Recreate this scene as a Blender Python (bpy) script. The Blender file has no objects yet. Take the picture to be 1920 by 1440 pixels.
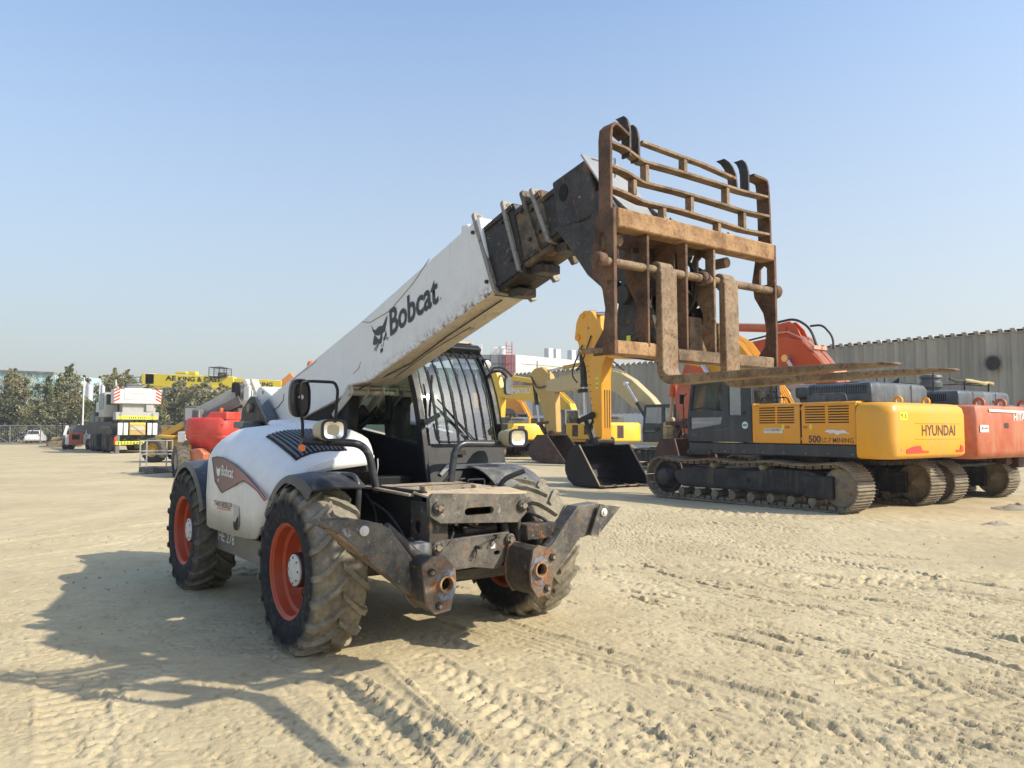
import bpy, bmesh, math, random
import numpy as np
from mathutils import Vector, Matrix, geometry
R=math.radians
scene=bpy.context.scene
C=scene.collection
# ---------------------------------------------------------------- camera, sky, sun
F=1450.0/1920.0*36.0
cd=bpy.data.cameras.new('camera'); cam=bpy.data.objects.new('camera',cd); C.objects.link(cam)
cd.sensor_width=36; cd.lens=F; cd.clip_start=.05; cd.clip_end=2500
cam.location=(0,0,1.61); cam.rotation_euler=(R(90)+math.atan(85/1450),0,0)
scene.camera=cam
sun_dir=Vector((2.29,-.78,1.86)).normalized()
sun_el=math.asin(sun_dir.z); sun_az=math.atan2(sun_dir.x,sun_dir.y)
w=bpy.data.worlds.new('World'); scene.world=w; w.use_nodes=True
nt=w.node_tree; nt.nodes.clear()
sky=nt.nodes.new('ShaderNodeTexSky'); sky.sky_type='NISHITA'; sky.sun_disc=False
sky.sun_elevation=sun_el; sky.sun_rotation=sun_az; sky.altitude=0; sky.air_density=1.0; sky.dust_density=1.0; sky.ozone_density=2.0
bg=nt.nodes.new('ShaderNodeBackground'); bg.inputs[1].default_value=.15
wo=nt.nodes.new('ShaderNodeOutputWorld')
# pale dust haze low in the sky, a little brighter on the sun's side
tc=nt.nodes.new('ShaderNodeTexCoord'); sp=nt.nodes.new('ShaderNodeSeparateXYZ'); nt.links.new(tc.outputs['Generated'],sp.inputs[0])
mr=nt.nodes.new('ShaderNodeMapRange'); mr.inputs['From Min'].default_value=.0; mr.inputs['From Max'].default_value=.55; mr.inputs['To Min'].default_value=.96; mr.inputs['To Max'].default_value=.0
nt.links.new(sp.outputs[2],mr.inputs['Value'])
dp=nt.nodes.new('ShaderNodeVectorMath'); dp.operation='DOT_PRODUCT'; nt.links.new(tc.outputs['Generated'],dp.inputs[0]); dp.inputs[1].default_value=(sun_dir.x,sun_dir.y,0)
mh=nt.nodes.new('ShaderNodeMapRange'); mh.inputs['From Min'].default_value=-.7; mh.inputs['From Max'].default_value=.7; mh.inputs['To Min'].default_value=.80; mh.inputs['To Max'].default_value=1.34
nt.links.new(dp.outputs['Value'],mh.inputs['Value'])
hz=nt.nodes.new('ShaderNodeVectorMath'); hz.operation='SCALE'; hz.inputs[0].default_value=(2.08,2.07,2.01); nt.links.new(mh.outputs[0],hz.inputs['Scale'])
mx=nt.nodes.new('ShaderNodeMix'); mx.data_type='RGBA'; nt.links.new(mr.outputs[0],mx.inputs[0]); nt.links.new(sky.outputs[0],mx.inputs[6]); nt.links.new(hz.outputs[0],mx.inputs[7])
dm=nt.nodes.new('ShaderNodeVectorMath'); dm.operation='MULTIPLY'; dm.inputs[1].default_value=(.90,.905,.885); nt.links.new(mx.outputs[2],dm.inputs[0]); nt.links.new(dm.outputs[0],bg.inputs[0]); nt.links.new(bg.outputs[0],wo.inputs[0])
sl=bpy.data.lights.new('sun','SUN'); sl.energy=2.6; sl.angle=R(.6); sl.color=(1,.92,.76)
so=bpy.data.objects.new('sun',sl); C.objects.link(so); so.rotation_euler=sun_dir.to_track_quat('Z','Y').to_euler()
so.location=sun_dir*50
scene.view_settings.view_transform='Standard'; scene.view_settings.look='None'
scene.view_settings.exposure=1.04; scene.view_settings.gamma=1
# ---------------------------------------------------------------- materials
MATS={}
def _mat(name):
    m=bpy.data.materials.new(name); m.use_nodes=True; t=m.node_tree; t.nodes.clear()
    o=t.nodes.new('ShaderNodeOutputMaterial'); b=t.nodes.new('ShaderNodeBsdfPrincipled')
    t.links.new(b.outputs[0],o.inputs[0]); return m,t,b
def _noise(t,co,scale,detail=6,rough=.6,dist=0,vec=None):
    n=t.nodes.new('ShaderNodeTexNoise'); n.inputs['Scale'].default_value=scale; n.inputs['Detail'].default_value=detail
    n.inputs['Roughness'].default_value=rough; n.inputs['Distortion'].default_value=dist
    t.links.new(vec if vec else co,n.inputs['Vector']); return n.outputs['Fac']
def _ramp(t,fac,lo,hi,a=0,b=1):
    r=t.nodes.new('ShaderNodeMapRange'); r.inputs['From Min'].default_value=lo; r.inputs['From Max'].default_value=hi
    r.inputs['To Min'].default_value=a; r.inputs['To Max'].default_value=b; r.clamp=True
    t.links.new(fac,r.inputs['Value']); return r.outputs[0]
def _mix(t,fac,a,b):
    m=t.nodes.new('ShaderNodeMix'); m.data_type='RGBA'
    if isinstance(fac,(int,float)): m.inputs[0].default_value=fac
    else: t.links.new(fac,m.inputs[0])
    for i,v in ((6,a),(7,b)):
        if isinstance(v,tuple): m.inputs[i].default_value=(*v,1)
        else: t.links.new(v,m.inputs[i])
    return m.outputs[2]
def _math(t,op,a,b):
    m=t.nodes.new('ShaderNodeMath'); m.operation=op
    for i,v in ((0,a),(1,b)):
        if isinstance(v,(int,float)): m.inputs[i].default_value=v
        else: t.links.new(v,m.inputs[i])
    return m.outputs[0]
def _stretch(t,co,s):
    m=t.nodes.new('ShaderNodeMapping'); m.inputs['Scale'].default_value=s; t.links.new(co,m.inputs[0]); return m.outputs[0]
def _co(t): return t.nodes.new('ShaderNodeTexCoord').outputs['Object']
def _bump(t,b,h,strength,dist):
    n=t.nodes.new('ShaderNodeBump'); n.inputs['Strength'].default_value=strength; n.inputs['Distance'].default_value=dist
    t.links.new(h,n.inputs['Height']); t.links.new(n.outputs[0],b.inputs['Normal'])
def paint(name,col,rough=.45,dust=.25,dcol=(.42,.34,.22),scr=0.,scol=(.35,.34,.32),rust=0.,var=.12,sc=1.0,metal=0.,bump=.15,spec=.5,grain=0.,streak=0.):
    """worn paint: tone variation, dust clouds, scratches, rust patches"""
    m,t,b=_mat(name); co=_co(t)
    n1=_noise(t,co,1.7*sc,5,.6); n2=_noise(t,co,9*sc,6,.7)
    c=_mix(t,_ramp(t,n1,.3,.7),tuple(v*(1-var) for v in col),tuple(min(1,v*(1+var)) for v in col))
    dm=_math(t,'MULTIPLY',_ramp(t,_math(t,'ADD',_math(t,'MULTIPLY',n1,.6),_math(t,'MULTIPLY',n2,.4)),.42,.66),dust)
    c=_mix(t,dm,c,dcol)
    rg=_ramp(t,n2,.3,.7,rough-.08,rough+.15)
    h=n2
    if scr>0:
        a=_noise(t,co,14*sc,3,.5,2.5,_stretch(t,co,(1,1.5,9))); a2=_noise(t,co,16*sc,3,.5,2.0,_stretch(t,co,(8,1.5,1)))
        s=_math(t,'MAXIMUM',_ramp(t,a,.66,.70),_ramp(t,a2,.67,.71))
        ch=_ramp(t,_noise(t,co,5*sc,8,.75),.60,.64)
        s=_math(t,'MULTIPLY',_math(t,'MAXIMUM',s,ch),scr)
        c=_mix(t,s,c,scol)
    if rust>0:
        rn=_noise(t,co,3.1*sc,9,.75,.6)
        rm=_ramp(t,rn,.62-.3*rust,.68-.25*rust)
        rc=_mix(t,_ramp(t,n2,.35,.65),(.11,.045,.02),(.30,.14,.06))
        c=_mix(t,rm,c,rc); rg=_math(t,'MAXIMUM',rg,_math(t,'MULTIPLY',rm,.85))
    if streak>0:
        sv=_noise(t,_stretch(t,co,(1,1,.10)),5*sc,5,.65); sb=_noise(t,co,.9,4,.6)
        c=_mix(t,_math(t,'MULTIPLY',_math(t,'MULTIPLY',_ramp(t,sv,.50,.68),_ramp(t,sb,.35,.6,.3,1)),streak),c,dcol)
    if grain>0:
        g1=_noise(t,co,11*sc,6,.8,.8); g2=_noise(t,co,26*sc,4,.75,1.5,_stretch(t,co,(1,1,.45)))
        c=_mix(t,_math(t,'MULTIPLY',_ramp(t,g1,.53,.60),grain),c,tuple(v*.35 for v in scol) if rust else scol); c=_mix(t,_math(t,'MULTIPLY',_ramp(t,g2,.60,.66),grain*.8),c,tuple(min(1,v*1.5) for v in dcol)); h=_math(t,'ADD',n2,g1)
    t.links.new(c,b.inputs['Base Color']); t.links.new(rg,b.inputs['Roughness'])
    b.inputs['Metallic'].default_value=metal; b.inputs['Specular IOR Level'].default_value=spec
    if bump: _bump(t,b,h,bump,.004)
    MATS[name]=m; return m
def flat(name,col,rough=.5,metal=0.,spec=.5):
    m,t,b=_mat(name); co=_co(t); n=_noise(t,co,6,5,.6)
    c=_mix(t,_ramp(t,n,.3,.7),tuple(v*.88 for v in col),tuple(min(1,v*1.1) for v in col))
    t.links.new(c,b.inputs['Base Color']); b.inputs['Roughness'].default_value=rough; b.inputs['Metallic'].default_value=metal
    b.inputs['Specular IOR Level'].default_value=spec
    MATS[name]=m; return m
def glass(name,tint=(.75,.85,.82),refl=.9,alpha=.75):
    m=bpy.data.materials.new(name); m.use_nodes=True; t=m.node_tree; t.nodes.clear()
    o=t.nodes.new('ShaderNodeOutputMaterial'); tr=t.nodes.new('ShaderNodeBsdfTransparent'); tr.inputs[0].default_value=(*tint,1)
    gl=t.nodes.new('ShaderNodeBsdfGlossy'); gl.inputs['Roughness'].default_value=.03; gl.inputs[0].default_value=(.95,.97,1,1)
    df=t.nodes.new('ShaderNodeBsdfDiffuse'); df.inputs[0].default_value=(.45,.42,.36,1)
    co=_co(t); dn=_ramp(t,_noise(t,co,3,6,.7),.45,.8,.03,.22)
    m1=t.nodes.new('ShaderNodeMixShader'); t.links.new(dn,m1.inputs[0]); t.links.new(tr.outputs[0],m1.inputs[1]); t.links.new(df.outputs[0],m1.inputs[2])
    fr=t.nodes.new('ShaderNodeFresnel'); fr.inputs[0].default_value=1.9
    ms=t.nodes.new('ShaderNodeMixShader'); t.links.new(_math(t,'MULTIPLY',fr.outputs[0],refl),ms.inputs[0])
    t.links.new(m1.outputs[0],ms.inputs[1]); t.links.new(gl.outputs[0],ms.inputs[2]); t.links.new(ms.outputs[0],o.inputs[0])
    MATS[name]=m; return m
paint('white_paint',(.78,.78,.77),.35,dust=.22,dcol=(.42,.38,.31),scr=.0,var=.05,streak=0.22)
paint('boom_paint',(.77,.77,.75),.42,dust=.18,dcol=(.42,.37,.29),scr=.0,var=.05)
paint('boom_under',(.60,.54,.43),.5,dust=.65,dcol=(.42,.31,.18),scr=.7,scol=(.16,.08,.04),rust=.12,grain=0.25)
paint('black_paint',(.009,.010,.012),.42,dust=.06,dcol=(.20,.17,.13),var=.3,spec=.3)
paint('fender_black',(.018,.021,.028),.36,dust=.22,dcol=(.28,.26,.22),scr=.25,scol=(.3,.3,.28))
paint('fender_dusty',(.07,.072,.075),.5,dust=.9,dcol=(.30,.285,.25),scr=.3,scol=(.36,.35,.32))
paint('worn_black',(.026,.025,.025),.45,dust=.55,dcol=(.14,.115,.085),scr=.75,scol=(.26,.24,.21),rust=.16,sc=2.6,bump=.4,grain=0.25,spec=.25)
paint('stage_black',(.014,.012,.012),.42,dust=.35,dcol=(.13,.10,.07),scr=.7,scol=(.28,.26,.23),rust=.12,sc=1.8,bump=.5,grain=0.35,spec=.25)
paint('stage_mud',(.05,.042,.034),.6,dust=1.0,dcol=(.25,.19,.12),scr=.5,scol=(.3,.27,.22),rust=.2,sc=2.5,bump=.6,grain=0.5,spec=.25)
paint('flange_metal',(.26,.24,.21),.5,dust=.7,dcol=(.33,.27,.19),scr=.9,scol=(.03,.03,.03),rust=.1,sc=3,bump=.5,grain=0.5)
paint('bare_plate',(.34,.34,.33),.42,dust=.3,dcol=(.3,.28,.24),scr=.8,scol=(.10,.10,.10),rust=.0,sc=3,metal=.3)
paint('rust_brown',(.105,.055,.032),.75,dust=.55,dcol=(.24,.14,.075),scr=.7,scol=(.035,.02,.014),rust=.2,sc=4,bump=.8,var=.55,grain=0.55)
paint('rust_orange',(.32,.17,.068),.75,dust=.8,dcol=(.46,.31,.165),scr=.8,scol=(.10,.045,.02),rust=.2,sc=4.5,bump=.8,var=.4,grain=0.45)
paint('rust_tan',(.20,.13,.072),.7,dust=.8,dcol=(.34,.25,.155),scr=.8,scol=(.055,.032,.02),rust=.25,sc=4,bump=.8,var=.5,grain=0.55)
paint('leg_steel',(.060,.056,.052),.5,dust=.9,dcol=(.21,.18,.135),scr=.85,scol=(.33,.31,.27),rust=.16,sc=3,bump=.5,var=.3,grain=0.35)
paint('plate_rust',(.12,.09,.068),.6,dust=.8,dcol=(.22,.17,.12),scr=.8,scol=(.30,.24,.18),rust=.4,sc=5,bump=.6,var=.4,grain=0.5)
paint('blue_rust',(.10,.19,.29),.6,dust=.3,rust=.55,sc=5,scr=.5,scol=(.2,.12,.07))
paint('deck_wood',(.52,.40,.25),.75,dust=.4,scr=.5,scol=(.28,.17,.09),rust=.2,sc=3)
paint('deck_steel',(.34,.27,.185),.7,dust=.8,dcol=(.46,.38,.26),scr=.9,scol=(.12,.06,.035),rust=.25,sc=3,bump=.6,var=.3,grain=0.5)
paint('rim_red',(.50,.065,.018),.48,dust=.75,dcol=(.24,.13,.08),scr=.6,scol=(.16,.10,.07),rust=.1,sc=2)
paint('hub_white',(.62,.62,.60),.5,dust=.5,scr=.3,scol=(.2,.15,.1),sc=4)
paint('chrome_rod',(.6,.6,.62),.2,dust=.15,metal=.9,bump=0)
paint('cylinder_dark',(.03,.029,.028),.4,dust=.4,dcol=(.15,.12,.085),sc=2,spec=.25)
paint('bolt_metal',(.22,.19,.15),.5,dust=.5,rust=.2,sc=6,metal=.4)
paint('pale_casting',(.50,.46,.38),.5,dust=.4,scr=.3,scol=(.12,.08,.05),sc=3)
paint('lamp_shell',(.52,.45,.28),.35,dust=.3)
paint('grille_dark',(.085,.088,.10),.4,dust=.25,dcol=(.25,.24,.22))
paint('dark_interior',(.008,.008,.009),.7,dust=.1,spec=.25)
paint('hose_rubber',(.02,.02,.02),.55,dust=.3,dcol=(.15,.12,.09))
paint('excavator_yellow',(.82,.37,.008),.36,dust=.30,dcol=(.45,.30,.14),var=.05,sc=.6,streak=0.4)
paint('excavator_side',(.80,.33,.008),.36,dust=.18,dcol=(.42,.28,.14),var=.05,sc=.6,streak=0.4)  # deeper copy of the yellow, shade of the near side put into the colour
paint('excavator_orange',(.47,.095,.035),.48,dust=.7,dcol=(.50,.25,.14),var=.08,sc=.7,scr=.12,scol=(.5,.35,.2),streak=0.75)
paint('boom_orange',(.55,.075,.012),.42,dust=.14,dcol=(.45,.22,.1),var=.06,sc=.6,streak=0.3)
paint('pipe_pink',(.72,.36,.24),.35,dust=.2)
paint('digger_yellow',(.80,.50,.02),.4,dust=.2,dcol=(.45,.34,.18),var=.06,sc=.6,streak=0.4)
paint('tan_yellow',(.50,.32,.09),.5,dust=.45,dcol=(.42,.30,.15),var=.1,sc=.8,scr=.2,scol=(.12,.07,.04))
paint('beige_boom',(.52,.42,.21),.5,dust=.35,var=.06,sc=.7,streak=0.4)
paint('engine_grey',(.05,.06,.07),.42,dust=.35,dcol=(.30,.31,.29),sc=.6,streak=0.5)
paint('cab_grey',(.022,.027,.034),.38,dust=.08,dcol=(.2,.18,.15),sc=.8,streak=0.25)
paint('track_steel',(.17,.14,.10),.65,dust=.7,dcol=(.36,.29,.19),scr=.3,rust=.15,sc=2,bump=.4)
paint('undercarriage',(.016,.018,.023),.5,dust=.25,dcol=(.20,.17,.13),sc=1.2,streak=0.4,spec=.25)
paint('bucket_black',(.008,.008,.010),.40,dust=.05,dcol=(.2,.17,.13),sc=1,spec=.25)
paint('bucket_brown',(.055,.024,.016),.6,dust=.3,dcol=(.13,.08,.055),rust=.2,sc=1.5)
paint('lift_red',(.62,.045,.03),.4,dust=.25,dcol=(.55,.22,.16),var=.08,streak=0.3)
paint('pale_grey',(.42,.42,.40),.5,dust=.3,sc=.8,streak=0.4)
paint('mid_grey',(.11,.11,.11),.5,dust=.3,sc=.8)
paint('crane_white',(.66,.67,.66),.45,dust=.25,sc=.6,streak=0.35)
paint('crane_yellow',(.80,.60,.02),.45,dust=.12,sc=.4,var=.05)
paint('orange_paint',(.70,.25,.03),.45,dust=.25)
paint('amber_yellow',(.62,.36,.05),.5,dust=.3)
flat('letter_black',(.018,.018,.02),.45); flat('letter_white',(.72,.72,.70),.5); flat('letter_brown',(.10,.035,.02),.5)
flat('outline_dark',(.06,.03,.025),.5); flat('sticker_white',(.7,.7,.68),.4); flat('sticker_yellow',(.78,.74,.05),.4)
flat('warn_red',(.60,.05,.03),.4); flat('reflector_orange',(.75,.18,.03),.3); flat('sticker_teal',(.05,.32,.40),.4)
flat('foliage_a',(.11,.125,.045),.7); flat('foliage_b',(.20,.18,.07),.7); flat('foliage_c',(.055,.075,.022),.7); flat('foliage_d',(.30,.285,.16),.7)
flat('bark',(.12,.09,.06),.9); flat('red_ladder',(.50,.06,.07),.5); flat('cream_wall',(.74,.70,.56),.8); flat('panel_grey',(.22,.225,.22),.6)
flat('plaster_white',(.66,.66,.64),.8); flat('fence_grey',(.20,.20,.19),.6); flat('pole_white',(.65,.65,.63),.5); flat('rubble',(.34,.29,.21),.9)
flat('flag_cloth',(.6,.62,.66),.8); flat('tarp',(.42,.33,.16),.8); flat('dark_window',(.03,.035,.04),.15); flat('car_white',(.75,.75,.76),.3)
flat('lens_glass',(.9,.92,.95),.14,metal=.95); flat('mirror_black',(.015,.015,.017),.3)
glass('cab_glass',(.74,.84,.82),1.25); glass('green_glass',(.42,.52,.40),.5); glass('dark_glass',(.30,.38,.32),.3)
def gradient_decal():
    m,t,b=_mat('decal_red'); co=_co(t); s=t.nodes.new('ShaderNodeSeparateXYZ'); t.links.new(co,s.inputs[0])
    c=_mix(t,_ramp(t,s.outputs[0],-1.95,-.6),(.095,.065,.065),(.42,.17,.17)); n=_noise(t,co,12,5,.7)
    c=_mix(t,_ramp(t,n,.4,.8,0,.35),c,(.35,.28,.24)); t.links.new(c,b.inputs['Base Color']); b.inputs['Roughness'].default_value=.5
    MATS['decal_red']=m
gradient_decal()
def boom_mat():
    m=MATS['boom_paint']; t=m.node_tree; b=[n for n in t.nodes if n.type=='BSDF_PRINCIPLED'][0]; co=_co(t); s=t.nodes.new('ShaderNodeSeparateXYZ'); t.links.new(co,s.inputs[0])
    X,Z=s.outputs[0],s.outputs[2]
    v=_math(t,'ADD',_math(t,'MULTIPLY',_math(t,'SUBTRACT',X,1.164),-.2639),_math(t,'MULTIPLY',_math(t,'SUBTRACT',Z,2.564),.9646))
    n1=_noise(t,co,22,7,.75); n2=_noise(t,co,7,6,.7); low=_ramp(t,v,.0,.085,1,0); frontm=_ramp(t,X,-1.0,1.1,.25,1)
    chip=_math(t,'MULTIPLY',_math(t,'MULTIPLY',low,frontm),_ramp(t,n1,.50,.56)); grime=_math(t,'MULTIPLY',_math(t,'MULTIPLY',_ramp(t,v,.0,.25,1,0),frontm),_ramp(t,n2,.45,.7,0,.55))
    sc=_ramp(t,_noise(t,co,9,3,.5,2.2,_stretch(t,co,(7,1,2))),.705,.72); sc=_math(t,'MULTIPLY',sc,_ramp(t,X,.2,1.1,.0,.9))
    streak=_math(t,'MULTIPLY',_ramp(t,_noise(t,co,3,5,.6,.3,_stretch(t,co,(9,1,.6))),.60,.75,0,.30),1)
    src=b.inputs['Base Color'].links[0].from_socket
    c=_mix(t,grime,src,(.36,.28,.18)); c=_mix(t,streak,c,(.40,.34,.25)); c=_mix(t,chip,c,(.15,.05,.02)); c=_mix(t,sc,c,(.05,.045,.04)); t.links.new(c,b.inputs['Base Color'])
boom_mat()
def hood_mat():
    m=MATS['white_paint']; t=m.node_tree; b=[n for n in t.nodes if n.type=='BSDF_PRINCIPLED'][0]; co=_co(t); s=t.nodes.new('ShaderNodeSeparateXYZ'); t.links.new(co,s.inputs[0])
    n=_noise(t,co,4,7,.7); sp=_ramp(t,_noise(t,co,60,2,.5),.74,.78,0,.6); k=_math(t,'MULTIPLY',_ramp(t,s.outputs[2],.65,1.35,.75,.12),_ramp(t,n,.35,.7,.35,1))
    src=b.inputs['Base Color'].links[0].from_socket; c=_mix(t,k,src,(.47,.42,.33)); c=_mix(t,sp,c,(.25,.2,.15)); t.links.new(c,b.inputs['Base Color'])
hood_mat()
def tyre_mat(name,dusty):
    m,t,b=_mat(name); co=_co(t); s=t.nodes.new('ShaderNodeSeparateXYZ'); t.links.new(co,s.inputs[0])
    x2=_math(t,'MULTIPLY',s.outputs[0],s.outputs[0]); z2=_math(t,'MULTIPLY',s.outputs[2],s.outputs[2])
    r=_math(t,'SQRT',_math(t,'ADD',x2,z2),0); n1=_noise(t,co,5,7,.7); n2=_noise(t,co,22,5,.65)
    k=_math(t,'MULTIPLY',_ramp(t,r,.50,.565),_ramp(t,n1,.25,.60,.45,1)); k=_math(t,'MULTIPLY',k,dusty)
    k=_math(t,'MAXIMUM',k,_ramp(t,n2,.5,.8,0,.22))
    c=_mix(t,k,(.017,.018,.022),_mix(t,_ramp(t,n2,.3,.7),(.19,.165,.12),(.34,.295,.215)))
    t.links.new(c,b.inputs['Base Color']); b.inputs['Roughness'].default_value=.82; b.inputs['Specular IOR Level'].default_value=.25
    _bump(t,b,_math(t,'ADD',n1,n2),.5,.006); MATS[name]=m
tyre_mat('tyre_dusty',1.0); tyre_mat('tyre_dark',.5)
# ---------------------------------------------------------------- mesh tools
class MB:
    def __init__(s): s.v=[]; s.f=[]
    def add(s,vs,fs):
        o=len(s.v); s.v+= [tuple(v) for v in vs]; s.f+=[tuple(i+o for i in f) for f in fs]; return s
    def box(s,x0,x1,y0,y1,z0,z1):
        return s.add([(x,y,z) for x in (x0,x1) for y in (y0,y1) for z in (z0,z1)],[(0,1,3,2),(4,6,7,5),(0,4,5,1),(2,3,7,6),(0,2,6,4),(1,5,7,3)])
    def prism(s,pts,ax,a,b,holes=()):
        """polygon in the plane across axis ax (x:(y,z) y:(x,z) z:(x,y)), swept from a to b; holes are polygons"""
        def P(p,t): return {'x':(t,p[0],p[1]),'y':(p[0],t,p[1]),'z':(p[0],p[1],t)}[ax]
        loops=[list(pts)]+[list(h) for h in holes]; flatp=[p for l in loops for p in l]; n=len(flatp)
        vs=[P(p,a) for p in flatp]+[P(p,b) for p in flatp]
        tri=geometry.tessellate_polygon([[Vector((p[0],p[1],0)) for p in l] for l in loops])
        fs=[tuple(t) for t in tri]+[tuple(n+i for i in reversed(t)) for t in tri]
        if not holes: fs=[tuple(range(n)),tuple(range(2*n-1,n-1,-1))]
        k=0
        for l in loops:
            m=len(l)
            for i in range(m):
                j=(i+1)%m; fs.append((k+i,k+j,n+k+j,n+k+i))
            k+=m
        return s.add(vs,fs)
    def bar(s,p0,p1,w,h,up=(0,0,1),w1=None,h1=None):
        p0=Vector(p0);p1=Vector(p1);d=(p1-p0).normalized();u=Vector(up)
        sd=d.cross(u)
        if sd.length<1e-4: sd=d.cross(Vector((1,0,0)))
        sd.normalize(); u=sd.cross(d).normalized(); w1=w1 or w; h1=h1 or h; vs=[]
        for p,ww,hh in ((p0,w,h),(p1,w1,h1)):
            for a,b in ((-1,-1),(1,-1),(1,1),(-1,1)): vs.append(p+sd*(a*ww/2)+u*(b*hh/2))
        return s.add(vs,[(3,2,1,0),(4,5,6,7)]+[(i,(i+1)%4,4+(i+1)%4,4+i) for i in range(4)])
    def cyl(s,p0,p1,r,r1=None,n=20,cap=True):
        return s.tube([p0,p1],r,n,rs=[r,r1 if r1 is not None else r],cap=cap)
    def tube(s,pts,r,n=10,rs=None,cap=True):
        P=[Vector(p) for p in pts]; m=len(P); rs=rs or [r]*m
        d0=(P[1]-P[0]).normalized(); a=d0.orthogonal().normalized(); vs=[]
        for i in range(m):
            d=((P[min(i+1,m-1)]-P[i]).normalized()+(P[i]-P[max(i-1,0)]).normalized())
            if d.length<1e-6: d=d0
            d.normalize(); a=(a-d*a.dot(d)).normalized(); b=d.cross(a)
            for k in range(n):
                t=2*math.pi*k/n; vs.append(P[i]+(a*math.cos(t)+b*math.sin(t))*rs[i])
        fs=[(i*n+k,i*n+(k+1)%n,(i+1)*n+(k+1)%n,(i+1)*n+k) for i in range(m-1) for k in range(n)]
        if cap: fs+=[tuple(range(n-1,-1,-1)),tuple((m-1)*n+k for k in range(n))]
        return s.add(vs,fs)
    def lathe(s,prof,o=(0,0,0),ax='y',n=32,a0=0,a1=2*math.pi):
        """profile of (radius, along)"""
        vs=[];full=abs(a1-a0-2*math.pi)<1e-6; st=n if full else n+1
        for k in range(st):
            t=a0+(a1-a0)*k/n; c,q=math.cos(t),math.sin(t)
            for r,h in prof:
                v={'y':(r*c,h,r*q),'x':(h,r*c,r*q),'z':(r*c,r*q,h)}[ax]; vs.append((v[0]+o[0],v[1]+o[1],v[2]+o[2]))
        m=len(prof); fs=[]
        for k in range(n):
            k2=(k+1)%st if full else k+1
            for i in range(m-1): fs.append((k*m+i,k*m+i+1,k2*m+i+1,k2*m+i))
        return s.add(vs,fs)
    def loft(s,rings,cap=True,closed=True):
        n=len(rings[0]); vs=[p for r in rings for p in r]; fs=[]
        for i in range(len(rings)-1):
            for k in range(n if closed else n-1):
                j=(k+1)%n; fs.append((i*n+k,i*n+j,(i+1)*n+j,(i+1)*n+k))
        if cap: fs+=[tuple(range(n-1,-1,-1)),tuple((len(rings)-1)*n+k for k in range(n))]
        return s.add(vs,fs)
def link(name,me,mat,parent):
    o=bpy.data.objects.new(name,me); C.objects.link(o)
    if mat: me.materials.append(MATS[mat] if isinstance(mat,str) else mat)
    if parent is not None: o.parent=parent
    return o
def islands(mb):
    p=list(range(len(mb.v)))
    def find(a):
        while p[a]!=a: p[a]=p[p[a]]; a=p[a]
        return a
    for f in mb.f:
        r=find(f[0])
        for i in f[1:]: p[find(i)]=r
    g={}
    for f in mb.f: g.setdefault(find(f[0]),[]).append(f)
    out=[]
    for fs in g.values():
        ids=sorted({i for f in fs for i in f}); k={v:i for i,v in enumerate(ids)}; m=MB(); m.v=[mb.v[i] for i in ids]; m.f=[tuple(k[i] for i in f) for f in fs]; out.append(m)
    return out
SPLIT={'bolt','wheel_nut','rim_slot','hub_bolt','frame_cheek','wear_strip','hydraulic_hose','wear_pad_block','pivot_pin','tilt_cylinder','weld_seam','tower_cheek','stabiliser_cylinder','rear_pillar','wiper','guard_hinge','hose_guard','foot_plate','axle','lift_cylinder','bucket_tooth','deck_cleat','window_pane','track_roller','carrier_roller','lifting_eye','louvre_slot','red_marking','pipe','handrail','side_frame','fence_post','window','outrigger_box','hazard_panel','leg','pole','crate','warning_sign','air_conditioner','ladder_rung','wheel_arch','tail_light','red_stripe','chevron','riser_plate','panel_hinge','panel_trim','panel_gap','sill_bolt'}
def part(name,mb,mat,parent=None,bev=.004,sharp=35,seg=1,label=None):
    if name in SPLIT:
        isl=islands(mb)
        if len(isl)>1:
            os_=[_part(name,m,mat,parent,bev,sharp,seg,label) for m in isl]
            return os_[0]
    return _part(name,mb,mat,parent,bev,sharp,seg,label)
def _part(name,mb,mat,parent,bev,sharp,seg,label):
    me=bpy.data.meshes.new(name); me.from_pydata(mb.v,[],mb.f); me.validate()
    bm=bmesh.new(); bm.from_mesh(me); bmesh.ops.recalc_face_normals(bm,faces=bm.faces); bm.to_mesh(me); bm.free()
    me.shade_smooth(); me.set_sharp_from_angle(angle=R(sharp))
    o=link(name,me,mat,parent)
    if bev:
        b=o.modifiers.new('bevel','BEVEL'); b.width=bev; b.segments=seg; b.limit_method='ANGLE'; b.angle_limit=R(40); b.use_clamp_overlap=True
    if label: o['label']=label
    return o
def thing(name,label,cat,loc=(0,0,0),rz=0,group=None):
    o=bpy.data.objects.new(name,None); C.objects.link(o); o.location=loc; o.rotation_euler=(0,0,rz); o.empty_display_size=.3
    return tag(o,label,cat,group)
def tag(o,label=None,cat=None,group=None,kind=None):
    if label: o['label']=label
    if cat: o['category']=cat
    if group: o['group']=group
    if kind: o['kind']=kind
    return o
def copy_tree(o,parent=None):
    c=o.copy(); C.objects.link(c); c.parent=parent
    for ch in [x for x in o.children]: copy_tree(ch,c)
    return c
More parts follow.
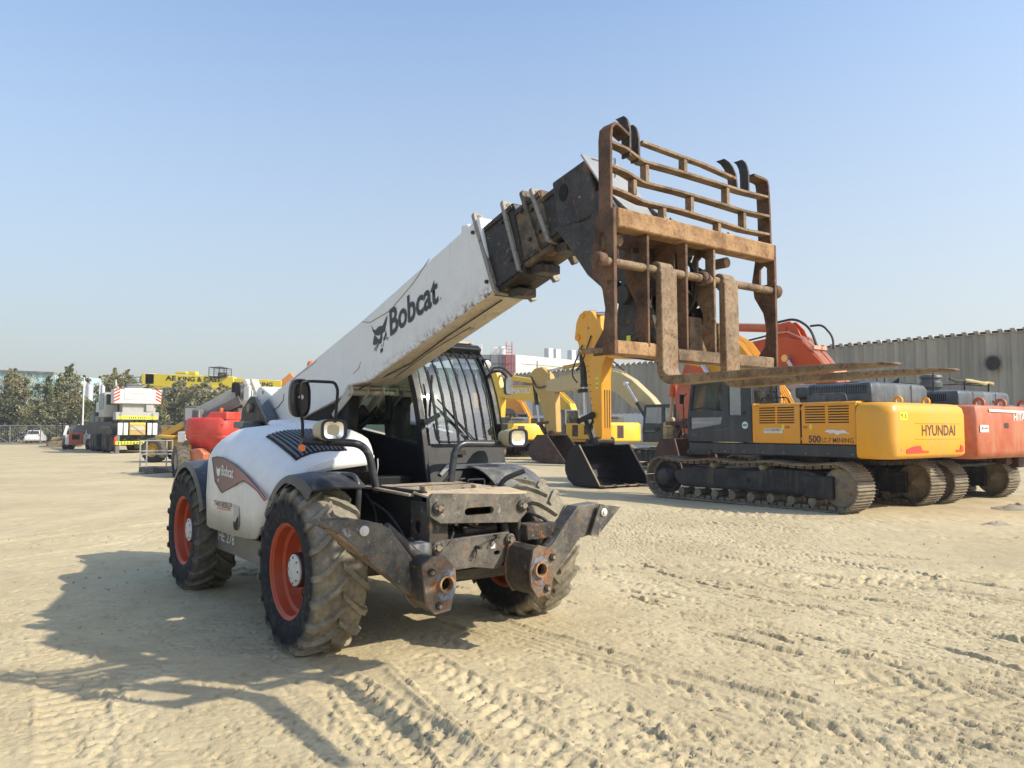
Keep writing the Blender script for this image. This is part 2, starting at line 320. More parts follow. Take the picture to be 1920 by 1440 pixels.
def text(s,o,u,v,W,H,mat,parent,bold=.0,lift=.003,name='lettering'):
    cu=bpy.data.curves.new('txt','FONT'); cu.body=s; cu.size=1; cu.offset=bold; cu.extrude=0; cu.resolution_u=3
    ob=bpy.data.objects.new('txt',cu); C.objects.link(ob); dg=bpy.context.evaluated_depsgraph_get(); dg.update()
    me=bpy.data.meshes.new_from_object(ob.evaluated_get(dg)); bpy.data.objects.remove(ob)
    n=len(me.vertices); co=np.empty(n*3); me.vertices.foreach_get('co',co); co=co.reshape(-1,3)
    mn,mx=co.min(0),co.max(0); u=Vector(u).normalized(); v=Vector(v).normalized(); nn=u.cross(v).normalized(); o=Vector(o)
    for i,vt in enumerate(me.vertices):
        a=(co[i,0]-mn[0])/(mx[0]-mn[0])*W; b=(co[i,1]-mn[1])/(mx[1]-mn[1])*H
        vt.co=o+u*a+v*b+nn*lift
    me.update(); me.materials.clear()
    return link(name,me,mat,parent)
def circ(cx,cy,r,n=20,ry=None):
    return [(cx+r*math.cos(2*math.pi*k/n),cy+(ry or r)*math.sin(2*math.pi*k/n)) for k in range(n)]
def slot(cx,cy,w,h,n=6):
    r=h/2;o=[]
    for k in range(n+1): a=-math.pi/2+math.pi*k/n; o.append((cx+w/2-r+r*math.cos(a),cy+r*math.sin(a)))
    for k in range(n+1): a=math.pi/2+math.pi*k/n; o.append((cx-w/2+r+r*math.cos(a),cy+r*math.sin(a)))
    return o
def bend(pts,r=.08,n=5):
    """round the corners of a polyline"""
    P=[Vector(p) for p in pts]; out=[P[0]]
    for i in range(1,len(P)-1):
        a=(P[i-1]-P[i]);b=(P[i+1]-P[i]);k=min(r,a.length*.45,b.length*.45);A=P[i]+a.normalized()*k;B=P[i]+b.normalized()*k
        for j in range(n+1): t=j/n; out.append(A*(1-t)**2+P[i]*2*t*(1-t)+B*t*t)
    out.append(P[-1]); return out
# ---------------------------------------------------------------- ground
def build_ground():
    rng=np.random.default_rng(5)
    def fractal(n,beta,seed):
        g=np.random.default_rng(seed); f=np.fft.fftfreq(n); kx,ky=np.meshgrid(f,f); k=np.sqrt(kx**2+ky**2); k[0,0]=1
        a=np.fft.fft2(g.normal(size=(n,n)))/k**beta; a[0,0]=0; a=np.real(np.fft.ifft2(a)); return a/a.std()
    def samp(T,x,y,s):
        n=T.shape[0]; u=(x*s*n)%n; v=(y*s*n)%n; i=u.astype(int);j=v.astype(int);fu=u-i;fv=v-j;i2=(i+1)%n;j2=(j+1)%n;i%=n;j%=n
        return (T[j,i]*(1-fu)+T[j,i2]*fu)*(1-fv)+(T[j2,i]*(1-fu)+T[j2,i2]*fu)*fv
    def axis(lo,hi,d,g,far_lo,far_hi):
        a=list(np.arange(lo,hi,d)); s=d;x=a[-1]
        while x<far_hi: s*=g; x+=s; a.append(x)
        s=d;x=a[0];b=[]
        while x>far_lo: s*=g; x-=s; b.append(x)
        return np.array(b[::-1]+a)
    xs=axis(-4.4,4.8,.015,1.013,-900,900); ys=axis(2.7,8.2,.015,1.010,-60,1500)
    X,Y=np.meshgrid(xs,ys); x=X.ravel();y=Y.ravel()
    T1=fractal(512,1.6,1); T2=fractal(512,1.15,2)
    wx=x+.05*samp(T1,x,y,.31); wy=y+.05*samp(T1,x,y,.23)
    h=.009*samp(T1,x,y,.09)+.0020*samp(T2,wx,wy,.26)+.0012*samp(T2,x,y,.9)+.0009*samp(T2,x,y,2.3)*np.clip(1.6-abs(y-5)/5,0,1)
    pk=np.clip(samp(T1,x+3,y,.16),0,1.5)
    # tyre and crawler tracks: long arcs with lug prints pressed into the sand
    def track(px,py,ang,curv,L,wd,depth,pitch,kind,seed):
        nonlocal h
        t=math.radians(ang); dx,dy=math.cos(t),math.sin(t)
        qx=x-px; qy=y-py; s=qx*dx+qy*dy; u=-qx*dy+qy*dx; u=u-curv*s*s
        m=(s>0)&(s<L)&(abs(u)<wd*1.3)
        if not m.any(): return
        S=s[m];U=u[m]; e=np.clip(S/.5,0,1)*np.clip((L-S)/.8,0,1)
        fade=np.clip(.42+.6*samp(T1,x[m]+seed,y[m],.16),.0,1)*e*np.clip(.75+.35*samp(T2,x[m],y[m],.4),.2,1.1)
        a=abs(U)/(wd/2); inside=1/(1+np.exp((a-1)*22)); rim=np.exp(-((a-1.10)/.07)**2)
        if kind=='lug': pat=np.clip(np.sin(2*np.pi*(S/pitch+np.sign(U)*.25+a*.9))*5-1.5,-1,1)
        elif kind=='bar': pat=np.clip(np.sin(2*np.pi*S/pitch)*5-1.5,-1,1)
        elif kind=='rut':
            mod=np.clip(.75+.4*samp(T1,x[m]+seed,y[m],.05),.25,1.1)*e; stripe=np.clip(np.sin(2*np.pi*U/.07+1.2*samp(T1,x[m],y[m],.2))*3,-1,1)
            h[m]+=mod*(-depth*inside+depth*.8*rim*(1+.6*samp(T2,x[m],y[m],.6))+.0035*stripe*inside*np.clip(.4+samp(T2,x[m]+2,y[m],.3),0,1)); return
        elif kind=='line':
            mod=np.clip(.55+.75*samp(T2,x[m],y[m],.5),0,1.3)*np.clip(.5+.9*samp(T1,x[m]+seed,y[m],.3),0,1); uu=U+.03*samp(T2,x[m]+seed,y[m],.12)
            h[m]+=e*mod*(-depth*np.exp(-(uu/.016)**2)+depth*.5*np.exp(-((uu-.035)/.018)**2)); return
        else: pat=np.clip(np.sin(2*np.pi*U/.045)*2,-1,1)*np.clip(np.sin(2*np.pi*S/pitch)*2.+.6,-1,1)
        h[m]+=fade*(-depth*inside*(.6+.4*pat)+depth*.75*rim*(1+.5*samp(T2,x[m],y[m],.7)))
    A=[]
    r=random.Random(11)
    for i in range(22):   # sweeping from the machine towards the lower right
        A.append((r.uniform(-.5,6),r.uniform(5.0,11.5),r.uniform(-62,-28),r.uniform(-.012,.035),r.uniform(4,9),r.uniform(.16,.34),r.uniform(.010,.022),r.uniform(.09,.16),r.choice(['lug','lug','fine','bar'])))
    for i in range(9):
        A.append((r.uniform(-4.6,.3),r.uniform(5.0,7.2),r.uniform(-78,-48),r.uniform(-.02,.03),r.uniform(3,6),r.uniform(.18,.36),r.uniform(.012,.024),r.uniform(.09,.16),r.choice(['lug','lug','bar'])))
    for i in range(12):
        A.append((r.uniform(-14,-3),r.uniform(9,26),r.uniform(95,150),r.uniform(-.01,.01),r.uniform(8,20),r.uniform(.3,.5),r.uniform(.02,.035),r.uniform(.15,.3),'lug'))
    for i in range(22):
        A.append((r.uniform(1,16),r.uniform(9,15),r.uniform(-30,12)+180*r.choice([0,1]),r.uniform(-.01,.01),r.uniform(5,12),r.uniform(.3,.5),r.uniform(.014,.03),r.uniform(.15,.22),r.choice(['bar','lug'])))
    A+=[(-2.2,6.4,-53,.0,4.2,.4,.022,.14,'lug'),(-.9,6.0,-66,.02,4.5,.36,.026,.13,'lug'),(-.5,5.6,-63,.03,4,.10,.03,.2,'bar'),(.15,6.6,-38,.02,6,.42,.02,.14,'lug'),(1.2,6.9,-30,.01,6,.2,.02,.11,'fine'),(-1.55,4.6,-62,.01,2.4,.34,.028,.12,'lug')]
    for i in range(26):
        A.append((r.uniform(-2,5),r.uniform(4.6,11),r.uniform(-66,-22),r.uniform(-.01,.03),r.uniform(2,7),.3,r.uniform(.022,.040),.1,'line'))
    for i in range(9):
        A.append((r.uniform(-4,-1),r.uniform(3.6,5.6),r.uniform(-85,-45),r.uniform(-.02,.03),r.uniform(1,2.5),.3,r.uniform(.016,.028),.1,'line'))
    for i in range(14):
        A.append((r.uniform(3,14),r.uniform(8,14),r.uniform(-35,0),r.uniform(-.01,.01),r.uniform(4,9),.3,r.uniform(.03,.045),.1,'line'))
    for px,py,an,cu,L,wd in ((-.6,6.9,-50,.012,7,.40),(.9,8.8,-37,.01,8,.42),(1.6,10.6,-27,.008,9,.42),(-.2,9.6,-30,.012,10,.36),(2.6,9.4,-46,.02,7,.30),(-1.2,5.6,-66,.03,3.6,.34),(3.5,12.5,-20,.004,12,.5),(-9,8,62,-.006,16,.45),(-7.2,7.4,66,-.006,17,.45),(-4.9,5.2,-30,.05,4,.36),(1.2,6.0,-24,.0,5,.24),(-15,16,8,.01,14,.5)):
        A.append((px,py,an,cu,L,wd,.013,.12,'rut'))
    for i,a in enumerate(A): track(*a,i*7.3)
    # clods along the ruts
    f=np.fft.fftfreq(512); kx,ky=np.meshgrid(f,f); kk=np.sqrt(kx**2+ky**2); g=np.random.default_rng(9)
    T3=np.real(np.fft.ifft2(np.fft.fft2(g.normal(size=(512,512)))*np.exp(-((kk-.075)/.035)**2))); T3/=T3.std()
    for ang_,la,lb,amp,th in ((-40,.30,.030,.019,1.45),(-60,.26,.030,.018,1.5),(-14,.36,.032,.018,1.5),(-80,.16,.04,.014,1.9),(-28,.8,.016,.008,1.3),(-48,1.1,.020,.009,1.5)):
        t_=math.radians(ang_)+.10*samp(T1,x,y,.03); a_=x*np.cos(t_)+y*np.sin(t_); b_=-x*np.sin(t_)+y*np.cos(t_)
        nn=samp(T3,a_*13/la/512+ang_*.013,b_*13/lb/512,1.0); msk=np.clip(.45+.8*samp(T1,x+ang_,y,.11),0,1.2)*np.clip(1.6-abs(y-5.5)/10,0,1)
        h-=amp*np.clip((nn-th)*3.2,0,1)*np.clip(msk,0,1); h+=amp*.10*np.clip(1-abs(nn-th+.30)*3.5,0,1)*np.clip(msk,0,1)
    near=np.exp(-((y-5)/6)**2)
    cl=samp(T2,x,y,.55)*(samp(T1,x+9,y+4,.10)>.3); h+=near*.0012*np.clip(cl,0,3)
    # sink of each tyre and crawler, small
    h-=h[(abs(x)<3)&(abs(y-5)<2)].mean()
    h=np.where(y>60,h*0,h); h=np.clip(h,-.07,.06)
    nx,ny=len(xs),len(ys); me=bpy.data.meshes.new('ground')
    me.vertices.add(nx*ny); co=np.stack([x,y,h],1).ravel().astype(np.float32); me.vertices.foreach_set('co',co)
    i=np.arange(nx-1);j=np.arange(ny-1);I,J=np.meshgrid(i,j);b=(J*nx+I).ravel()
    q=np.stack([b,b+1,b+1+nx,b+nx],1).ravel().astype(np.int32); nf=len(b)
    me.loops.add(nf*4); me.loops.foreach_set('vertex_index',q); me.polygons.add(nf)
    me.polygons.foreach_set('loop_start',np.arange(0,nf*4,4,dtype=np.int32)); me.polygons.foreach_set('loop_total',np.full(nf,4,dtype=np.int32))
    me.polygons.foreach_set('use_smooth',np.ones(nf,dtype=bool)); me.update(calc_edges=True)
    m,t,b=_mat('sand'); co=t.nodes.new('ShaderNodeTexCoord').outputs['Object']
    a1=_noise(t,co,.35,6,.6); a2=_noise(t,co,3.0,8,.7); a3=_noise(t,co,40,5,.7); a4=_noise(t,co,1.1,5,.6,.5,_stretch(t,co,(1,.35,1)))
    c=_mix(t,_ramp(t,a1,.35,.65),(.455,.37,.225),(.555,.46,.285)); c=_mix(t,_ramp(t,a2,.45,.70,0,.55),c,(.37,.295,.185))
    c=_mix(t,_ramp(t,a4,.5,.72,0,.55),c,(.60,.51,.33)); c=_mix(t,_ramp(t,a3,.62,.78,0,.35),c,(.28,.22,.15))
    t.links.new(c,b.inputs['Base Color']); b.inputs['Roughness'].default_value=.95; b.inputs['Specular IOR Level'].default_value=.15
    hh=_math(t,'ADD',_math(t,'MULTIPLY',a2,.6),_math(t,'MULTIPLY',a3,.25)); _bump(t,b,hh,.8,.035)
    o=link('ground',me,m,None); tag(o,'wide yard of pale compacted sand marked with tyre tracks','ground',kind='structure')
build_ground()
def build_clods():
    r=np.random.default_rng(3); n=2600; y=2.6+9.5*r.random(n)**1.6; x=(r.random(n)-.5)*(1.5*y+1.5); rad=.0035+.012*r.random(n)**3.5; vs=[];fs=[]
    base=np.array([(1,0,0),(-1,0,0),(0,1,0),(0,-1,0),(0,0,1),(0,0,-1)],float); tri=[(0,2,4),(2,1,4),(1,3,4),(3,0,4),(2,0,5),(1,2,5),(3,1,5),(0,3,5)]
    for k in range(n):
        q=base*(rad[k]*(1+.45*r.normal(size=(6,1)))); a=r.uniform(0,6.28); c,s_=math.cos(a),math.sin(a); o=len(vs)
        for p in q: vs.append((x[k]+p[0]*c-p[1]*s_,y[k]+p[0]*s_+p[1]*c,rad[k]*.3+p[2]*.7))
        fs+=[(o+i,o+j,o+l) for i,j,l in tri]
    me=bpy.data.meshes.new('loose_clods'); me.from_pydata(vs,[],fs); o=link('loose_clods',me,'rubble',None); tag(o,'scattered small clods and stones on the sand','loose earth',kind='stuff')
build_clods()
# ================================================================ TELEHANDLER (x forward, y to its left, z up)
TH=thing('telehandler','white telescopic handler with orange rims, raised boom and rusty forks in the foreground','telehandler',(-.711,6.365,0),R(-53))
BA=R(15.3); bu=Vector((math.cos(BA),0,math.sin(BA))); bn=Vector((-math.sin(BA),0,math.cos(BA))); BQ=Vector((1.164,0,2.564))
def bp(t,v): p=BQ+bu*t+bn*v; return (p.x,p.z)
def build_boom():
    mb=MB(); pts=[bp(-.02,.602),bp(0,0),(-.751,2.037),(-1.17,2.020),(-1.26,1.93),(-1.50,1.875),(-2.53,1.667),(-3.30,1.64),(-3.62,1.74),(-3.84,1.95),(-3.64,2.10),(-3.56,2.115),(-3.195,1.995),(-.871,2.60)]
    mb.prism(pts,'y',-.15,.15); boom=part('boom',mb,'boom_paint',TH,.012,seg=2)
    u=MB(); u.prism([(1.15,2.557),(1.15,2.561),(-.751,2.034),(-1.16,2.018),(-1.16,2.014),(-.75,2.030)],'y',-.146,.146); part('underside_plate',u,'boom_under',boom,0)
    # weld seam, plate pads and small bosses
    s=MB(); s.tube([(-2.6,-.153,2.13),(-1.9,-.153,2.30)],.003,6); s.tube([(-.88,-.152,2.585),(-.72,-.152,2.56),(-.35,-.152,2.62),(.05,-.152,2.80),(.30,-.152,2.955)],.0035,6)
    s.tube([(-3.25,-.153,1.80),(-2.95,-.153,1.86),(-2.8,-.153,1.93),(-2.78,-.153,2.0)],.006,6); s.tube([(-1.05,-.152,2.12),(-.93,-.152,2.17),(-.90,-.152,2.22)],.003,6)
    part('weld_seam',s,'flange_metal',boom,0)
    k=MB(); k.box(.70,.80,-.12,-.02,3.055,3.135); part('top_boss',k,'boom_paint',boom,.01)
    h=MB(); h.tube(bend([(-3.46,-.155,2.04),(-3.46,-.12,2.04)],.01),.022,12); part('pivot_hole_bush',h,'bolt_metal',boom,0)
    c=MB(); c.tube([(1.1,-.03,2.53),(.4,-.05,2.335),(-.2,-.03,2.165),(-.5,-.07,2.09),(-1.1,-.06,1.99),(-1.6,-.05,1.78)],.006,6); c.tube([(.6,.04,2.395),(.1,.0,2.255),(-.6,.03,2.065)],.003,6); part('hose',c,'hose_rubber',boom,0)
    # lettering and badge
    text('Bobcat',(-.335,-.152,2.395),(1,0,.245),(-.10,0,1),.80,.235,'letter_black',boom,bold=.022)
    text('R',(.47,-.152,2.60),(1,0,.245),(-.1,0,1),.018,.022,'mid_grey',boom)
    g=MB()
    polys=[[(-.69,2.53),(-.655,2.49),(-.605,2.482),(-.555,2.507),(-.478,2.506),(-.425,2.562),(-.395,2.585),(-.402,2.545),(-.428,2.48),(-.44,2.452),(-.49,2.436),(-.56,2.427),(-.62,2.438),(-.662,2.475)],
      [(-.63,2.44),(-.595,2.42),(-.565,2.40),(-.54,2.392),(-.522,2.405),(-.512,2.432),(-.484,2.438),(-.482,2.40),(-.492,2.37),(-.522,2.35),(-.57,2.36),(-.592,2.355),(-.63,2.348),(-.66,2.36),(-.645,2.41)],
      [(-.42,2.46),(-.402,2.415),(-.42,2.405),(-.432,2.38),(-.46,2.37),(-.46,2.40),(-.44,2.412)],[(-.50,2.31),(-.472,2.312),(-.47,2.285),(-.508,2.268),(-.52,2.296)]]
    for p in polys: g.prism(p,'y',-.1535,-.150)
    for a,b in (((-.57,2.355),(-.635,2.31)),((-.556,2.352),(-.618,2.302)),((-.542,2.35),(-.60,2.295)),((-.41,2.40),(-.365,2.392)),((-.41,2.395),(-.37,2.38)),((-.415,2.388),(-.382,2.37)),((-.49,2.348),(-.495,2.32)),((-.455,2.362),(-.468,2.32))):
        g.bar((a[0],-.1522,a[1]),(b[0],-.1522,b[1]),.0035,.003,up=(0,1,0))
    part('cat_head_emblem',g,'letter_black',boom,0)
    return boom
boom=build_boom()
def build_stages():
    # telescoping sections with their end flanges
    secs=[(-.05,.34,-.005,.525,.128,'outer_section'),(.28,.62,.045,.475,.115,'middle_section'),(.5,1.10,.085,.425,.102,'inner_section')]
    for a,b,v0,v1,hw,nm in secs:
        mb=MB(); mb.prism([bp(a,v0),bp(b,v0),bp(b,v1),bp(a,v1)],'y',-hw,hw); o=part(nm,mb,'stage_mud' if a>0 and a<.4 else 'stage_black',TH,.012,seg=2)
        s=MB()
        for z in (v0+.03,v1-.05): s.prism([bp(a+.05,z),bp(b-.01,z),bp(b-.01,z+.03),bp(a+.05,z+.03)],'y',-hw-.012,-hw+.002)
        part('wear_strip',s,'stage_black',o,.003)
    def flange(t0,t1,v0,v1,hw,ear_n,ear_b,mat,nm='flange_plate'):
        th=.034; cx=lambda v:t0+(t1-t0)*(1-(v-v0)/(v1-v0))
        def P(y,v): q=BQ+bu*cx(v)+bn*v; return Vector((q.x,y,q.z))
        out=[(-hw,v0),(-hw+.03,v0-.02),(hw-.02,v0-.02),(hw,v0-.02-ear_b),(hw+.05,v0-ear_b),(hw+.055,v0+.08),(hw,v0+.12),(hw,v1),(hw-.04,v1+ear_n),(hw-.10,v1+ear_n),(hw-.12,v1+.01),(-hw+.10,v1+.01),(-hw+.08,v1+ear_n),(-hw+.01,v1+ear_n),(-hw,v1+ear_n*.6)]
        mb=MB(); a=[P(y,v) for y,v in out]; b=[p+bu*th for p in a]; n=len(a)
        hole=[]; mb.add(a+b,[tuple(range(n)),tuple(range(2*n-1,n-1,-1))]+[(i,(i+1)%n,n+(i+1)%n,n+i) for i in range(n)])
        o=part(nm,mb,mat,TH,.004)
        k=MB()
        for y in (-hw+.045,hw-.07): q=P(y,v1+ear_n*.45); k.cyl(q-bu*.004,q+bu*(th+.004),.016,n=14)
        for v in (v0+.10,v1-.08): q=P(-hw,v)+bu*-.03; k.cyl(q+Vector((0,-.008,0)),q+Vector((0,.01,0)),.014,n=10)
        part('bolt',k,'cylinder_dark',o,0)
    flange(-.095,.0,.0,.60,.160,.065,.03,'flange_metal')
    flange(.235,.285,.035,.51,.150,.075,.04,'flange_metal')
    flange(.44,.50,.085,.49,.140,.06,.06,'stage_mud')
    flange(.53,.60,.095,.455,.130,.07,.05,'flange_metal')
    # rollers and chain anchors on the flanges' undersides
    m=MB()
    for t,v in ((.12,-.03),(.40,.02),(.66,.05)): m.box(*(lambda q:(q[0]-.06,q[0]+.06,-.07,.09,q[1]-.04,q[1]+.02))(bp(t,v)))
    part('wear_pad_block',m,'worn_black',TH,.006)
    # head: box end plus side plates reaching down to the carriage
    hd=MB(); hd.prism([bp(.74,.09),bp(1.12,.04),bp(1.09,.415),bp(.76,.435)],'y',-.135,.135); head=part('boom_head',hd,'worn_black',TH,.012,seg=2)
    hl=MB(); hl.prism(circ(*bp(.845,.315),.04,18,.055),'y',-.139,-.13); part('access_hole',hl,'dark_interior',head,0)
    for y0,y1 in ((-.155,-.135),(.135,.155)):
        g=MB(); g.prism([(1.83,2.88),(1.99,2.70),(2.13,2.53),(2.26,2.43),(2.44,2.46),(2.56,2.62),(2.52,2.80),(2.28,3.02),(2.20,3.02),(2.16,2.86)],'y',y0,y1); part('head_side_plate',g,'worn_black',head,.006)
    fp=MB(); a=Vector((2.085,0,3.27)); b=Vector((2.42,0,2.83)); 
    n=Vector((.44,0,.33)).normalized()*.012
    for s in (0,): fp.add([a+Vector((0,-.165,0)),a+Vector((0,.155,0)),b+Vector((0,.155,0)),b+Vector((0,-.165,0))]+[p+n for p in (a+Vector((0,-.165,0)),a+Vector((0,.155,0)),b+Vector((0,.155,0)),b+Vector((0,-.165,0)))],[(0,1,2,3),(7,6,5,4),(0,4,5,1),(1,5,6,2),(2,6,7,3),(3,7,4,0)])
    part('head_front_plate',fp,'bare_plate',head,.003)
    # nose arms down to the lower pins
    for y0,y1 in ((-.165,-.09),(.07,.145)):
        g=MB(); g.prism([(2.36,2.70),(2.60,2.66),(2.63,2.45),(2.60,2.30),(2.70,2.04),(2.62,1.98),(2.40,2.02),(2.37,2.2),(2.42,2.42)],'y',y0,y1); part('nose_arm',g,'worn_black',head,.012,seg=2)
    for y0,z0 in ((.0,2.52),(.20,2.50),(.30,2.46),(-.06,2.46)):
        g=MB(); g.prism([(2.46,z0-.02),(2.60,z0),(2.68,z0-.05),(2.69,z0-.16),(2.62,z0-.22),(2.64,2.22),(2.66,2.15),(2.48,2.15),(2.47,2.3)],'y',y0,y0+.022,holes=[circ(2.58,z0-.11,.035,14)]); part('nose_plate',g,'stage_black',head,.004)
    g=MB(); g.cyl((2.60,-.10,2.38),(2.60,.40,2.38),.035,n=16); g.cyl((2.62,.02,2.33),(2.62,.16,2.33),.06,n=18); part('nose_pin',g,'cylinder_dark',head,.003)
    hk=MB(); hk.tube(bend([(2.50,-.19,2.04),(2.56,-.19,2.12),(2.66,-.19,2.10),(2.63,-.19,2.03),(2.55,-.19,2.02)],.04),.014,10); part('lifting_hook',hk,'worn_black',head,0)
    c=MB(); c.cyl((2.46,-.2,2.36),(2.46,.24,2.36),.055); c.cyl((2.55,-.24,2.62),(2.55,.26,2.62),.04); c.cyl((2.6,.0,2.10),(2.6,.35,2.10),.07); part('pivot_pin',c,'cylinder_dark',head,.004)
    t=MB(); t.cyl((2.30,-.02,2.20),(2.58,-.02,2.58),.05); t.cyl((2.2,.0,2.45),(2.52,.0,2.25),.055,n=16); part('tilt_cylinder',t,'cylinder_dark',head,.003)
    h=MB(); h.tube(bend([(2.62,.05,2.62),(2.74,.10,2.50),(2.72,.12,2.32),(2.60,.1,2.2),(2.62,.16,2.08)],.1,6),.012,8); h.tube(bend([(2.60,.26,2.55),(2.70,.30,2.48),(2.62,.28,2.34),(2.70,.30,2.2),(2.62,.32,2.05)],.08,6),.011,8); part('hydraulic_hose',h,'hose_rubber',head,0)
    st=MB(); st.box(2.47,2.50,-.172,-.166,2.06,2.13); part('warning_sticker',st,'sticker_yellow',head,0)
    cb=MB(); cb.box(2.56,2.68,-.12,.50,2.02,2.20); cb.box(2.66,2.715,.08,.18,2.01,2.235); cb.box(2.66,2.71,-.10,-.02,2.01,2.225); cb.box(2.66,2.70,.34,.42,2.01,2.22); part('carriage_crossbeam',cb,'rust_tan',head,.012,seg=2)
build_stages()
def build_carriage():
    X=2.80
    ca=MB(); ca.box(X-.05,X+.045,-.60,.685,2.60,2.70); car=part('fork_carriage',ca,'rust_orange',TH,.010,seg=2)
    # left and right outer side plates with slots
    pl=[(X-.09,2.68),(X+.035,2.70),(X+.035,1.975),(X-.12,1.975),(X-.11,2.02),(X-.045,2.10),(X-.03,2.20),(X-.05,2.30),(X-.11,2.40),(X-.125,2.50)]
    for y0 in (-.625,.695):
        m=MB(); m.prism(pl,'y',y0,y0+.022,holes=[slot(X-.045,2.52,.055,.13)[::-1] if 0 else [(X-.07,2.47),(X-.02,2.47),(X-.02,2.57),(X-.045,2.59),(X-.07,2.57)]]); part('side_plate',m,'rust_brown',car,.003)
    for y0,dx in ((-.385,.0),(-.09,.0),(.14,.0)):
        m=MB(); m.prism([(X-.10,2.60),(X+.03,2.60),(X+.03,2.02),(X-.02,2.02),(X-.06,2.12),(X-.05,2.25),(X-.13,2.38),(X-.14,2.52)],'y',y0,y0+.018,holes=[[(X-.085,2.46),(X-.03,2.46),(X-.03,2.55),(X-.06,2.57),(X-.085,2.55)]]); part('inner_plate',m,'rust_brown' if y0<.1 else 'rust_tan',car,.003)
    m=MB(); m.box(X-.06,X+.03,-.60,-.215,1.975,2.045); part('lower_beam',m,'rust_orange',car,.006)
    m=MB(); m.box(X-.06,X+.03,-.155,.685,1.965,2.03); part('lower_beam',m,'rust_tan',car,.006)
    m=MB(); m.cyl((X+.005,-.68,2.43),(X+.005,.75,2.43),.022,n=18); part('fork_shaft',m,'rust_tan',car,0)
    for y in (-.685,.085,.745):
        m=MB(); m.lathe([(0,-.028),(.034,-.028),(.04,-.02),(.04,.02),(.034,.028),(0,.028)],(X+.0,y,2.43),'y',20); m.lathe([(.0,-.036),(.02,-.036),(.02,.036),(0,.036)],(X,y,2.43),'y',14); part('shaft_collar',m,'rust_brown',car,0)
    for y in (-.50,-.02,.36):
        m=MB(); m.cyl((X-.15,y-.02,2.56),(X-.03,y-.02,2.56),.03,n=16); part('pin_boss',m,'rust_tan',car,.003)
    # forks
    def fork(y0,y1,mat):
        m=MB(); xs=X+.015; y=(y0+y1)/2; wd=y1-y0; rings=[]
        def ring(cx,cz,nx,nz,th,w0=None):
            w0=w0 or wd; return [(cx,y-w0/2,cz),(cx,y+w0/2,cz),(cx+nx*th,y+w0/2,cz+nz*th),(cx+nx*th,y-w0/2,cz+nz*th)]
        rings.append(ring(xs,2.42,1,0,.042)); rings.append(ring(xs,1.96,1,0,.047))
        for k in range(1,7):
            a=R(15*k); r=.05; cx=xs+.045+r-(r+.045)*math.cos(a); cz=1.93-(r+.045)*math.sin(a); rings.append([(cx,y-wd/2,cz),(cx,y+wd/2,cz),(cx+.045*math.cos(a),y+wd/2,cz+.045*math.sin(a)),(cx+.045*math.cos(a),y-wd/2,cz+.045*math.sin(a))])
        for x,th,ww in ((X+.35,.040,.97),(X+.75,.032,.92),(X+1.02,.023,.88),(X+1.17,.015,.8),(X+1.215,.010,.55)):
            zb=1.842+max(0,(x-X-.35))*.022; rings.append([(x,y-wd*ww/2,zb),(x,y+wd*ww/2,zb),(x,y+wd*ww/2,zb+th),(x,y-wd*ww/2,zb+th)])
        m.loft(rings); o=part('fork',m,mat,car,.004)
        h=MB(); h.lathe([(.024,-.05),(.042,-.05),(.042,.05),(.024,.05)],(X+.005,y,2.432),'y',18); h.box(X+.0,X+.05,y-.055,y+.055,2.38,2.43); part('fork_hook',h,'rust_tan',o,.004)
    fork(-.312,-.192,'rust_tan'); fork(.198,.318,'rust_tan')
    # backrest
    def flatbar(pts,w,t,ax=(1,0,0),m=None):
        m=m or MB()
        for a,b in zip(pts[:-1],pts[1:]): m.bar(a,b,t,w,up=ax)
        return m
    x=X-.02; D=.065
    m=MB()
    def ribbon(pts,d0,d1,t):     # flat bar following pts (y,z) with depth along x
        n=len(pts); P=[Vector((0,p[0],p[1])) for p in pts]; rr=[]
        for i in range(n):
            dd=((P[min(i+1,n-1)]-P[i]).normalized()+(P[i]-P[max(i-1,0)]).normalized()).normalized(); nn=Vector((0,-dd.z,dd.y))*t/2
            rr.append([(d0,*(P[i]+nn)[1:]),(d1,*(P[i]+nn)[1:]),(d1,*(P[i]-nn)[1:]),(d0,*(P[i]-nn)[1:])])
        return MB().loft(rr)
    x0,x1=X-.075,X+.01
    part('backrest_upright',ribbon([(-.612,2.66),(-.612,3.06),(-.605,3.11),(-.58,3.135),(-.55,3.13),(-.50,3.105),(-.475,3.095)],x0,x1,.014),'rust_brown',car,0)
    part('backrest_upright',ribbon([(.705,2.66),(.700,2.9),(.690,3.06),(.680,3.088),(.65,3.095),(.55,3.10)],x0,x1,.014),'rust_brown',car,0)
    part('backrest_top_bar',ribbon([(-.385,3.085),(-.1,3.075),(.10,3.07),(.385,3.045)],X-.03,x1,.014),'rust_tan',car,0)
    def row(z0,z1,z2): return ribbon([(-.607,z0),(-.5,z0-.010),(-.38,z1),(-.1,z1+.005),(.2,(z1+z2)/2+.004),(.45,z2),(.695,z2+.008)],X-.05,x1,.013)
    for a,b,c in ((3.035,2.985,2.985),(2.915,2.875,2.87),(2.805,2.775,2.76)): part('backrest_bar',row(a,b,c),'rust_tan',car,0)
    for y,z0,z1 in ((-.05,3.075,2.995),(-.35,2.98,2.885),(.31,2.985,2.88),(-.44,2.885,2.80),(.0,2.875,2.78),(.46,2.87,2.765),(-.22,2.78,2.70),(.23,2.77,2.70)):
        mm=MB(); mm.box(X-.035,X+.006,y-.012,y+.012,z1,z0-.008); part('backrest_stay',mm,'rust_tan',car,0)
